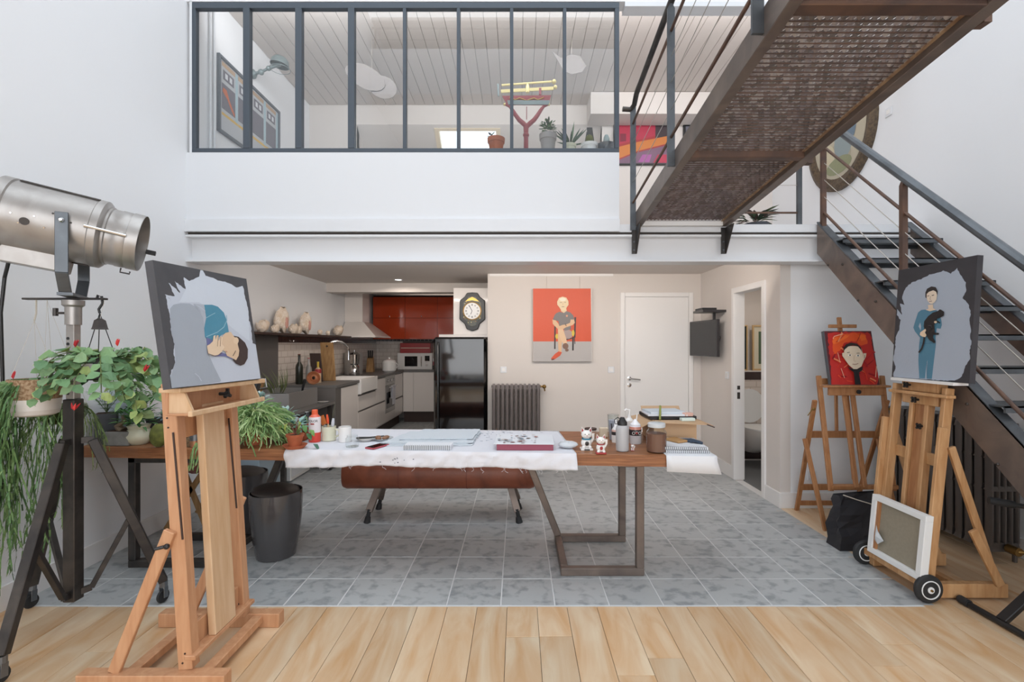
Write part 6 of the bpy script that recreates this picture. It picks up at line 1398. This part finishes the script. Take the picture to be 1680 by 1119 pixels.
t = thing('dark_bread_box', 'low black tray on the back counter', 'box', (-1.4, 9.0, CT)); panel(t, 'tray', -1.60, -1.17, 8.92, 9.02, CT, CT+.08, 'black_plastic', .004)
t = thing('fruit_stand', 'wire stand with white dish at the right of the back counter', 'stand', (-.93, 9.05, CT)); MB().lathe((-.93, 9.05, CT), [(.02, 0), (.23, .02), (.23, .035), (.02, .02)], 26).build('dish', 'ceramic', t, True)
b = MB()
for z_, r_ in ((.15, .10), (.26, .07)): b.tube([(-.93+r_*math.cos(a), 9.05+r_*math.sin(a), CT+z_) for a in [2*math.pi*k/16 for k in range(17)]], .004, 5)
b.tube([(-.93, 9.05, CT+.02), (-.93, 9.05, CT+.36)], .004, 5); b.tube([(-.93, 9.05, CT+.36), (-.96, 9.05, CT+.39), (-.93, 9.05, CT+.42), (-.90, 9.05, CT+.39), (-.93, 9.05, CT+.36)], .004, 5); stuff(b.build('wire', 'steel_grey', t, True))
# red wall cabinets
rc = thing('red_wall_cabinets', 'glossy red orange wall cabinets on the kitchen back wall', 'cabinet', (-1.7, 9.2, 1.53)); panel(rc, 'carcass', -2.75, -.92, 9.07, 9.38, 1.53, 2.37, 'dark_tile', 0)
for i in range(3):
    for z0_, z1_ in ((1.54, 1.935), (1.94, 2.335)): panel(rc, 'door', -2.75+.61*i+.002, -2.14+.61*i-.002, 9.05, 9.07, z0_, z1_, 'red_gloss', .002)
for x in (-2.44, -1.83): panel(rc, 'button', x-.008, x+.008, 9.04, 9.05, 1.96, 1.98, 'chrome', .002)
# hood
hd = thing('range_hood', 'cream pyramid range hood with tall chimney on the left wall', 'range hood', (-2.5, 7.95, 1.56))
MB().box(XL+.002, -2.50, 7.68, 8.02, 1.80, 2.60).build('chimney', 'cabinet_white', hd, bev=.003)
MB().hexa([(XL+.016, 7.42, 1.57), (-2.22, 7.42, 1.57), (-2.22, 8.30, 1.57), (XL+.016, 8.30, 1.57)], [(XL+.016, 7.66, 1.80), (-2.48, 7.66, 1.80), (-2.48, 8.04, 1.80), (XL+.016, 8.04, 1.80)]).build('canopy', 'cabinet_white', hd, bev=.002); MB().box(XL+.016, -2.215, 7.415, 8.305, 1.55, 1.57).build('rim', 'cabinet_white', hd)
# shell shelf
t = thing('shell_shelf', 'long dark wall shelf carrying a row of sea shells', 'shelf', (-2.68, 5.9, 1.54)); MB().box(XL+.001, -2.58, 4.6, 7.40, 1.54, 1.565).build('board', 'wood_dark', t, bev=.002); MB().box(XL+.001, -2.60, 4.6, 7.40, 1.535, 1.54).build('edge', 'dark_tile', t)
t = thing('grey_wall_panel', 'flat dark grey panel under the near end of the shell shelf', 'panel', (XL+.01, 5.1, .80)); MB().box(XL+.001, XL+.014, 4.62, 5.53, .80, 1.534).build('sheet', 'panel_grey', t)
def shell(label, y, s_, kind, dx=0):
    p = V((-2.68+dx, y, 1.566)); t = thing('sea_shell', label, 'shell', p, 'sea shells on the dark shelf'); q = random.Random(int(y*100))
    if kind == 0:
        rg = []; n = 9
        for k in range(n):
            f = k/(n-1); r_ = s_*(.12+.5*math.sin(math.pi*min(1, f*1.1))*.9); c = p+V((.0, s_*(f-.5)*1.1, s_*(.42+.30*f)))
            rg.append([c+V((r_*.6*math.cos(a), 0, r_*math.sin(a)*(1+.30*math.sin(3*a+k*1.3)))) for a in [2*math.pi*i/12 for i in range(12)]])
        b = MB().loft(rg); mz = min(v[2] for v in b.v); b.v = [(v[0], v[1], v[2]-mz+p.z) for v in b.v]; b.build('body_whorl', 'shell', t, True)
        b = MB(); b.ball(p+V((.03*s_/.1, -.12*s_, s_*.5)), s_*.20, 10, 6, (.35, .6, 1.5)); b.build('lip', 'shell_pink', t, True)
    else:
        b = MB().ball(p+V((0, 0, s_*.40)), s_*.42, 12, 8, (.8, 1.1, .95)); b.v = [(v[0], v[1]+(v[2]-p.z)*.35, max(p.z, v[2]+.01*math.sin(v[1]*140))) for v in b.v]; b.build('body_whorl', 'shell', t, True)
        b = MB().tube([p+V((0, -s_*.4, s_*.3)), p+V((.01, -s_*.75, s_*.55))], [s_*.18, s_*.03], 8); b.build('spire', 'shell', t, True)
for q in (('leftmost knobbly shell on the dark shelf', 5.0, .17, 1), ('second small shell from the left on the dark shelf', 5.22, .12, 1, .02), ('largest upright conch with open lip on the shelf', 5.42, .235, 0), ('small cream shell right of the largest conch', 5.62, .15, 1, .03),
          ('olive brown round shell in the middle of the shelf', 5.80, .13, 1), ('pink lipped conch right of the brown shell', 6.02, .22, 0), ('flat grey shell between pink conch and hood', 6.45, .09, 1), ('little flat shell before the last large shell', 6.72, .08, 1), ('rightmost pale shell beside the range hood', 7.10, .20, 1)): shell(*q)
# steel sink bench
sb = thing('steel_bench', 'low dark steel bench carrying the stainless box sink', 'bench', (-2.45, 4.95, 0)); MB().box(XL+.018, FX, 4.35, 5.54, .75, .78).build('bench_top', 'counter_grey', sb, bev=.003)
for y in (4.40, 5.48):
    for x in (-2.70, -2.16): MB().box(x-.02, x+.02, y-.02, y+.02, 0, .75).build('leg', 'steel_dark', sb)
t = thing('stainless_sink', 'deep rectangular stainless trough filled with plants and tools', 'sink', (-2.45, 5.0, .78))
for q in ((-2.70, -2.25, 4.69, 4.70, .781, .955), (-2.70, -2.25, 5.35, 5.36, .781, .955), (-2.70, -2.69, 4.70, 5.35, .781, .955), (-2.26, -2.25, 4.70, 5.35, .781, .955), (-2.69, -2.26, 4.70, 5.35, .781, .786)): panel(t, 'side_wall', *q, 'stainless', .001)
p = V((-2.50, 4.95, .787)); t = thing('grassy_plant', 'spiky grass like plant rising from the stainless trough', 'potted plant', p); MB().lathe(p, [(.07, 0), (.09, .14), (.0, .14)], 16).build('pot', 'pot_dark', t, True); b = MB(); b.flat = True
for i in range(70):
    a = rr.uniform(0, 6.28); b.leaf(p+V((.05*math.cos(a), .05*math.sin(a), .13)), V((math.cos(a)*.6, math.sin(a)*.6, 1.3)), rr.uniform(.16, .34), .010, (1, 0, .1), rr.choice(['7d8c58', '93a06c', '5f6e44']), .35)
stuff(b.build('blades', 'vc_leaf', t))
p = V((-2.42, 5.62, CT+.07)); t = thing('copper_funnel', 'round copper dish tipped on its side on the grey counter', 'dish', (-2.42, 5.60, CT)); MB().lathe((-2.42, 5.66, CT+.078), [(.02, 0), (.05, -.02), (.078, .03), (.074, .032), (.045, -.01)], 22, (.3, -1, .1), cap=False).build('dish_body', 'copper', t, True)
for i, (x, y, z, m, lab) in enumerate(((-2.58, 4.76, .80, 'wood_board', 'tan wooden tool handle standing in the trough'), (-2.66, 4.80, .80, 'tin', 'metal tool standing left in the trough'), (-2.36, 5.20, .80, 'black_plastic', 'black tool handle at the right of the trough'))):
    t = thing('garden_tool', lab, 'tool', (x, y, .787)); MB().tube([(x, y, .79), (x+.02, y-.01, .96), (x+.05, y-.02, 1.06)], [.010, .012, .016]).build('handle', m, t, True)
t = thing('coiled_hose', 'chrome coiled tap hose above the stainless trough', 'hose', (-2.60, 4.72, .955)); MB().tube([(-2.695, 4.80, .95), (-2.68, 4.78, 1.08), (-2.60, 4.74, 1.12), (-2.50, 4.72, 1.10), (-2.48, 4.72, 1.02), (-2.55, 4.73, 1.0)], .010, 8).build('pipe', 'chrome', t, True)
t = thing('soap_dish', 'small flat white dish on the steel bench', 'dish', (-2.2, 5.42, .78)); MB().lathe((-2.22, 5.43, .78), [(.05, 0), (.07, .012), (.05, .014)], 18).build('dish', 'ceramic', t, True)
t = thing('white_appliance', 'low white appliance under the steel bench', 'cabinet', (-2.55, 5.1, 0)); MB().box(XL+.03, -2.37, 4.98, 5.44, .01, .62).build('housing', 'ceramic', t, bev=.006); MB().box(-2.372, -2.366, 5.0, 5.42, .05, .58).build('door', 'paint_white', t, bev=.002)
t = thing('blue_crate', 'translucent pale blue storage box under the bench beside the bins', 'box', (-2.25, 4.45, 0)); MB().box(-2.72, -2.44, 4.5, 4.9, 0, .42).build('box_body', MATS.setdefault('crate', mat('crate', 'a7b9c4', .3)), t, bev=.008); MB().box(-2.73, -2.43, 4.49, 4.91, .42, .45).build('lid', 'tin', t, bev=.004)
# fridge
fg = thing('black_fridge', 'glossy black retro fridge standing in the kitchen recess', 'refrigerator', (-.72, 6.2, 0))
b = MB(); MB().box(-1.045, -.40, 5.97, 6.60, .05, 1.52).build('body', 'black_gloss', fg, bev=.04)
MB().box(-1.045, -.40, 5.90, 5.965, .07, 1.53).build('door', 'black_gloss', fg, smooth=False, bev=.025); MB().tube([(-.985, 5.89, .35), (-.985, 5.865, .40), (-.985, 5.865, 1.42), (-.985, 5.89, 1.46)], .013, 10).build('door_handle', 'fridge_trim', fg, True)
for x in (-1.0, -.45): MB().tube([(x, 6.0, 0), (x, 6.0, .06)], .02).tube([(x, 6.5, 0), (x, 6.5, .06)], .02).build('feet', 'black_plastic', fg)['kind'] = 'stuff'
t = thing('white_niche', 'white box cupboard above the fridge carrying the clock', 'cabinet', (-.62, 6.45, 1.6)); MB().box(-.86, -.386, 6.35, 6.90, 1.57, 2.19).build('carcass', 'cabinet_white', t, bev=.003); MB().box(-1.04, -.386, 6.28, 6.90, 1.535, 1.57).build('shelf_board', 'cabinet_white', t)
# clock
ck = thing('wall_clock', 'ornate black octagonal wall clock with white dial above the fridge', 'clock', (-.60, 6.33, 1.63))
cx_, cz_ = -.605, 1.87; yk = 6.345
oct_ = [(0, .255), (.07, .25), (.10, .20), (.165, .15), (.17, -.10), (.10, -.16), (.075, -.23), (0, -.255), (-.075, -.23), (-.10, -.16), (-.17, -.10), (-.165, .15), (-.10, .20), (-.07, .25)]
MB().prism([(cx_+x, yk, cz_+z) for x, z in oct_], (0, -.045, 0)).build('case', 'clock_black', ck, bev=.008)
MB().prism([(cx_+x*.72, yk-.045, cz_+z*.78) for x, z in oct_], (0, -.006, 0)).build('inlay', MATS.setdefault('inlay', mat('inlay', '343b34', .3, col2='54523c', scale=30)), ck, bev=.002)
MB().prism([(cx_+x, yk-.051, cz_+.135+z) for x, z in ((-.09, 0), (-.05, .035), (0, .06), (.05, .035), (.09, 0), (0, .015))], (0, -.006, 0)).build('crest', 'gold', ck)
MB().lathe((cx_, yk-.05, cz_+.01), [(.118, 0), (.122, .012), (.108, .014)], 32, (0, -1, 0), cap=False).build('bezel', 'brass_valve', ck, True); MB().lathe((cx_, yk-.055, cz_+.01), [(.11, 0), (.11, .004)], 32, (0, -1, 0)).build('dial', 'ceramic', ck, True)
b = MB()
for k in range(12):
    a = 2*math.pi*k/12; d_ = V((math.sin(a), 0, math.cos(a))); c = V((cx_, yk-.0602, cz_+.01)); t_ = V((d_.z, 0, -d_.x))
    for off in ((-.006, .006) if k % 3 else (-.008, 0, .008)): b.bar(c+d_*.068+t_*off, c+d_*.092+t_*off, .004, .0006, t_)
stuff(b.build('numerals', 'black_plastic', ck))
for a, l_ in ((-.5, .075), (-2.75, .05)): MB().bar((cx_, yk-.062, cz_+.01), (cx_+l_*math.sin(a), yk-.062, cz_+.01+l_*math.cos(a)), .007, .001, (1, 0, 0)).build('hand', 'black_plastic', ck)
b = MB(); b.flat = True
for i in range(40):
    a = rr.uniform(0, 6.28); r_ = rr.uniform(.128, .15); b.poly([V((cx_+r_*.85*math.cos(a)+x, yk-.0515, cz_+.01+r_*1.15*math.sin(a)+z)) for x, z in circ(rr.uniform(.004, .009), 5)], rr.choice(['3a5a48', 'c9a24c', '7a3c34', 'd8c890']))
stuff(b.build('painted_flowers', 'vc', ck))
# downlights, and housings for the added fill lights
for nm_, q, lab in (('fill_strip', (-1.85, 1.85, 4.112, 4.124, 2.20, 2.30), 'long added fill light strip on the hidden side of the white beam'), ('fill_panel', (-2.0, -.7, 7.35, 8.85, 2.588, 2.6), 'flat added fill light panel in the kitchen ceiling behind the beam'), ('fill_strip', (-2.5, 3.1, 4.141, 4.155, 4.37, 4.57), 'added fill light strip behind the lintel of the upper room')):
    t = thing(nm_, lab, 'light', ((q[0]+q[1])/2, (q[2]+q[3])/2, q[4])); MB().box(*q).build('housing', 'paint_white', t)
for (x, y, z, pw) in DOWN:
    t = thing('downlight', {(-1.65, 6.58): 'small lit round downlight in the lower ceiling before the kitchen'}.get((x, y), 'added round downlight brightening the toilet'), 'light', (x, y, z-.004), 'recessed ceiling downlights')
    MB().lathe((x, y, z), [(.045, -.004), (.062, -.004), (.062, 0)], 20, cap=False).build('ring', 'paint_white', t, True); MB().lathe((x, y, z-.0025), [(0, 0), (.044, 0)], 16, cap=False).build('lamp', 'lens_glow', t)

# ------------------------------------------------------------------ mezzanine things
ZS = 3.121
def pot_m(label, x, y, r, h, m, name='potted_plant'):
    t = thing(name, label, 'potted plant', (x, y, ZS)); potlathe((x, y, ZS), [(r*.7, 0), (r*.9, h*.72), (r, h*.72), (r*1.04, h), (r*.94, h), (r*.85, h*.75)], m, t); MB().lathe((x, y, ZS+h*.9), [(r*.9, 0), (0, .003)], 16, cap=False).build('soil', 'soil', t); return t
dY = 4.22
mx = lambda px: (px-850)*dY/F
t = pot_m('terracotta pot with sparse sprigs on the mezzanine ledge', mx(814), dY, .075, .135, 'terracotta'); bush(t, (mx(806), dY, ZS+.14), 14, .03, .04, .015, ['5c5a6c', '6c7c58'], 1.2, name='sprigs')
t = pot_m('grey pot with dense small leaved bush right of the scale', mx(899), dY, .075, .17, MATS.setdefault('potgrey', mat('potgrey', 'a39f9c', .7))); bush(t, (mx(899), dY, ZS+.20), 170, .085, .035, .016, ['3f6a48', '55805a', '2c4c34', '6c9468'], 1.1)
t = pot_m('aloe in a cream pot on the mezzanine ledge', mx(934), dY, .06, .08, 'cream'); b = MB(); b.flat = True
for i in range(16): a = rr.uniform(0, 6.28); b.leaf((mx(936), dY, ZS+.07), V((math.cos(a), math.sin(a)*.5, rr.uniform(.3, 1.5))), rr.uniform(.12, .22), .018, (0, -1, .2), rr.choice(['3f5a44', '5c7c58', '2f4638']), .08)
stuff(b.build('blades', 'vc_leaf', t))
t = pot_m('cactus in a round white bowl on the mezzanine ledge', mx(967), dY, .075, .085, 'ceramic'); MB().ball((mx(967), dY, ZS+.12), .035, 12, 8, (1, 1, 1.5)).build('cactus', 'cactus', t, True)
t = thing('black_trowel', 'black A shaped metal stand behind the white bowl', 'stand', (mx(966), dY+.1, ZS)); MB().prism([(mx(969)-.02, dY+.1, ZS+.28), (mx(969)+.03, dY+.1, ZS+.28), (mx(969)+.055, dY+.1, ZS+.10), (mx(969)+.01, dY+.1, ZS+.03)], (0, .01, 0)).build('blade', 'black_plastic', t); MB().bar((mx(966), dY+.1, ZS+.24), (mx(958), dY+.1, ZS), .012, .008).build('leg', 'black_plastic', t)
t = thing('zinc_pot', 'dented zinc pot with small grey succulent at the glass corner', 'potted plant', (mx(995), dY, ZS)); potlathe((mx(995), dY, ZS), [(.05, 0), (.085, .08), (.08, .08), (.05, .01)], 'tin', t); MB().ball((mx(995), dY, ZS+.11), .03, 8, 6, (1, 1, 2.2)).build('succulent', 'cgrey', t, True)
# antique scale
sc_ = thing('antique_scale', 'antique red weighing scale with brass beam behind the mezzanine glazing', 'scale', (.08, 4.62, 2.45)); sx_, sy_ = mx(863)*4.62/dY, 4.62
def sp_(px, py): return V(((px-850)*sy_/F, sy_, H-(py-565)*sy_/F))
MB().lathe((sx_, sy_, 2.45), [(.16, 0), (.16, .03), (.06, .06), (.026, .10), (.022, 1.00), (.030, 1.005), (.030, 1.02), (.022, 1.03), (.026, 1.09)], 18).build('column', 'scale_red', sc_, True)
for sg in (-1, 1):
    MB().tube([sp_(864, 208), sp_(864+sg*5, 203), sp_(864+sg*12, 197), sp_(864+sg*18, 189), sp_(864+sg*23, 181), sp_(864+sg*28, 174.5), sp_(864+sg*35, 171.5)], [.022, .024, .022, .020, .018, .014, .011], 10).build('fork_arm', 'scale_red', sc_, True); MB().ball(sp_(864+sg*36, 171.5), .014, 10, 6).build('fork_knob', 'brass', sc_, True)
MB().tube([sp_(864, 175), sp_(864, 196)], .004).build('needle', 'scale_red', sc_, True)
q = [sp_(824, 158), sp_(904, 157), sp_(900, 172), sp_(832, 172)]; MB().prism([k+V((0, -.01, 0)) for k in q], (0, .02, 0)).build('rail_plate', 'scale_red', sc_)
q = [sp_(832, 166), sp_(902, 166), sp_(900, 173), sp_(834, 173)]; MB().prism([k+V((0, -.018, 0)) for k in q], (0, .006, 0)).build('lower_plate', 'teal_metal', sc_)
b = MB()
for sg in (-1, 1): b.tube([sp_(864+sg*dx, 164+dy)+V((0, -.014, 0)) for dx, dy in ((1, 2), (6, 0), (12, -2), (18, 1), (24, -1), (28, -3))], .006, 6)
b.build('scrollwork', 'gold', sc_, True)['kind'] = 'stuff'
MB().tube([sp_(823, 140), sp_(905, 134)], .010, 8).ball(sp_(909, 134), .022).build('upper_beam', 'brass', sc_, True); MB().bar(sp_(822, 150), sp_(908, 145), .012, .03, (0, 1, 0)).ball(sp_(911, 143), .02).build('lower_beam', 'brass', sc_, True)
MB().lathe(sp_(865.5, 152), [(.018, 0), (.02, .05), (.012, .08)], 12).build('sliding_weight', 'brass', sc_, True); MB().box(sp_(886, 0).x-.01, sp_(886, 0).x+.012, sy_-.01, sy_+.01, sp_(0, 156).z, sp_(0, 145).z).build('stop', 'scale_red', sc_); MB().tube([sp_(818, 158), sp_(817, 138)], .008).build('beam_guide', 'teal_metal', sc_, True)
# posters on left wall (upper room)
mat('poster_grey', 'b9bcc0', .5); mat('poster_dark', '6e6c76', .5); mat('poster_orange', 'c86a40', .5); mat('poster_yellow', 'd8b25c', .5); mat('frame_grey', '5c646c', .4); mat('poster_cyan', 'a8c0c8', .5); mat('poster_white', 'd5d7da', .5); mat('poster_tan', 'b89c80', .5)
t, bx = frame('race_poster', 'large framed poster with four car race panels on the upper left wall', (XL, 4.42), (XL, 5.55), 3.42, 4.14, .025, 'frame_grey', 'poster_grey', (1, 0), .03)
for k in range(4):
    u = .06+.262*k; bx(u, u+.21, 3.66, 3.90, .012, .0135).build('panel', 'poster_dark', t); bx(u, u+.21, 4.06, 4.10, .012, .0135).build('title_block', 'poster_tan', t); bx(u+.02, u+.19, 3.94, 4.03, .012, .0135).build('panel', 'poster_dark', t)
    bx(u+.05, u+.09, 3.96, 4.01, .0135, .0145).build('digit_block', 'poster_white', t); bx(u+.12, u+.16, 3.96, 4.01, .0135, .0145).build('digit_block', 'poster_white', t); bx(u+.218, u+.255, 3.62, 4.10, .012, .0135).build('side_strip', 'poster_cyan', t)
    bx(u, u+.255, 3.60, 3.625, .012, .0135).build('stripe', 'poster_yellow', t)
    b = MB(); qs = [(u+.01, 3.82), (u+.08, 3.78), (u+.15, 3.70), (u+.20, 3.66), (u+.20, 3.69), (u+.12, 3.78), (u+.07, 3.86), (u+.02, 3.86)]
    if k == 0: b.prism([V((XL+.0135, 4.42+yy, zz)) for yy, zz in qs], (.001, 0, 0)).build('race_car', 'poster_orange', t)
frame('small_picture', 'small grey framed picture low on the upper left wall', (XL, 6.0), (XL, 6.36), 3.2, 3.95, .03, 'frame_grey', 'poster_white', (1, 0), .02)
t = thing('wall_lamp', 'teal grey jointed wall lamp above the race poster', 'lamp', (XL, 5.0, 4.14))
wl = lambda px, py, d=5.05: W(px, py, d)
a0_ = V((XL, 5.02, 4.28)); MB().lathe(a0_, [(.05, 0), (.045, .02), (.02, .04)], 16, (1, 0, 0)).build('wall_plate', 'teal_metal', t, True)
j1 = a0_+V((.09, 0, .02)); j2 = j1+V((.08, 0, .04)); MB().tube([a0_, j1], .016).ball(j1, .03).build('first_joint', 'teal_metal', t, True); MB().tube([j1, j2], .014).ball(j2, .026).build('second_joint', 'teal_metal', t, True)
hc = j2+V((.12, 0, .04)); MB().tube([j2, hc], .016).build('neck', 'teal_metal', t, True)
MB().lathe(hc+V((0, 0, .03)), [(.02, .055), (.06, .04), (.085, .01), (.09, -.03), (.094, -.04), (.088, -.038), (.08, 0)], 24, (.15, 0, 1), cap=False).build('shade', 'teal_metal', t, True); MB().tube([hc+V((.10*math.cos(a), .10*math.sin(a), -.05)) for a in [2*math.pi*k/16 for k in range(17)]], .003, 5).build('guard_ring', 'teal_metal', t, True)
wp = thing('heating_pipes', 'pair of thin white vertical heating pipes on the upper left wall', 'pipe', (XL+.02, 4.33, 2.45))
for y in (4.30, 4.36): MB().tube([(XL+.022, y, 2.45), (XL+.022, y, UZ)], .011, 10).build('pipe', 'paint_white', wp, True)
# grey sheets standing in for reflections in the mezzanine glazing
def reflection(label, pts, d, c, nm='reflection_shape'):
    t = thing(nm, label, 'reflection', W(c[0], c[1], d)); b = MB()
    for k, lobe in enumerate(pts): MB().prism([W(x, y, d+.01*k) for x, y in lobe], (0, .005, 0)).build('lobe', 'blob_grey', t)
    MB().tube([W(c[0], c[1], d+.005), W(c[0], c[1], d+.005)+V((0, 0, UZ+.0-W(c[0], c[1], d).z))], .0015, 4).build('wire', 'string', t)
reflection('grey two lobed imitated mobile behind the fourth glazing bar', [[(600+34*math.cos(a)-(2 if math.cos(a) > 0 else 0), 126+20*math.sin(a)+math.cos(a)*12) for a in [2*math.pi*k/20 for k in range(20)]], [(628+23*math.cos(a), 143+19*math.sin(a)+math.cos(a)*4) for a in [2*math.pi*k/18 for k in range(18)]]], 5.0, (610, 120))
reflection('grey bird shaped imitated mobile near the right glazing bar', [[(905, 83), (920, 95), (938, 89), (952, 92), (962, 108), (955, 118), (938, 122), (924, 116), (918, 104)]], 5.0, (938, 92))
# paintings and mirror in upper right
t, bx = frame('red_abstract_painting', 'black framed red and orange abstract painting on the upper back wall', (1.27, 6.385), (2.02, 6.385), 3.83, 4.42, .02, 'black_plastic', 'red_paint', (0, -1), .03)
b = MB(); b.flat = True; Y_ = 6.385-.0125
for k, (col, pts) in enumerate([('b03048', [(1.30, 4.10), (1.83, 4.22), (1.83, 4.40), (1.30, 4.40)]), ('7a2438', [(1.36, 4.14), (1.44, 4.15), (1.44, 4.25), (1.36, 4.25)]), ('3c3034', [(1.83, 4.18), (2.0, 4.22), (2.0, 4.40), (1.83, 4.40)]), ('c87838', [(1.29, 3.90), (1.29, 4.06), (1.6, 4.14), (2.0, 4.22), (2.0, 4.12), (1.6, 4.02), (1.35, 3.92)]), ('7a5a70', [(1.35, 3.90), (1.6, 4.0), (2.0, 4.10), (2.0, 3.85), (1.35, 3.85)]), ('a85c9c', [(1.6, 3.87), (1.75, 3.87), (1.78, 3.97), (1.66, 3.97)]), ('b8304c', [(1.80, 3.86), (1.98, 3.86), (1.98, 3.97), (1.86, 3.97)])]):
    b.poly([V((x, Y_-.0006*k, z)) for x, z in pts], col)
b.build('painted_image', 'vc_paint', t)
mm_ = thing('oval_painting', 'large oval painting in carved dark bronze frame on the upper right wall', 'picture frame', (XR, 5.05, 3.1))
def ov_(ry, rz, x): return [V((x, 5.02+ry*math.cos(a), 3.66+rz*math.sin(a))) for a in [2*math.pi*k/40 for k in range(40)]]
MB().loft([ov_(.52, .60, XR), ov_(.52, .60, XR-.04), ov_(.47, .55, XR-.06), ov_(.40, .47, XR-.03), ov_(.40, .47, XR)], True).build('oval_frame', MATS.setdefault('bronze', mat('bronze', '4c4036', .5, .3, col2='6c5c48', scale=40, bump=.8)), mm_, True)
b = MB(); b.flat = True; b.poly(ov_(.40, .47, XR-.032), 'b8b09c')
for k, (cy, cz, ry, rz, col) in enumerate(((5.05, 3.40, .22, .16, 'a9a08c'), (4.95, 3.55, .14, .2, '8d9a9c'), (5.2, 3.45, .12, .14, 'c9c0a4'), (5.02, 3.32, .2, .09, '8c9070'), (4.85, 3.7, .1, .2, '6a7c8c'))): b.poly([V((XR-.033-.0006*k, cy+ry*math.cos(a), cz+rz*math.sin(a))) for a in [2*math.pi*i/16 for i in range(16)]], col)
b.build('painted_image', 'vc_paint', mm_)
t, bx = frame('dark_edge_picture', 'dark framed picture partly hidden behind the footbridge rail', (2.2, 6.385), (2.7, 6.385), 3.9, 4.38, .03, 'black_plastic', 'poster_dark', (0, -1), .03)
# mezzanine plant
p = V((2.14, 4.30, 2.451)); t = thing('mezzanine_plant', 'dark leaved plant in low pot behind the mezzanine guard', 'potted plant', p); potlathe(p, [(.08, 0), (.11, .07), (.10, .07), (.07, .01)], 'pot_dark', t); MB().lathe(p+V((0, 0, .06)), [(.10, 0), (0, .002)], 16, cap=False).build('soil', 'soil', t); bush(t, p+V((0, 0, .08)), 34, .10, .13, .05, ['4a5c44', '5c4a44', '39483a', '6c7c58'], .45)
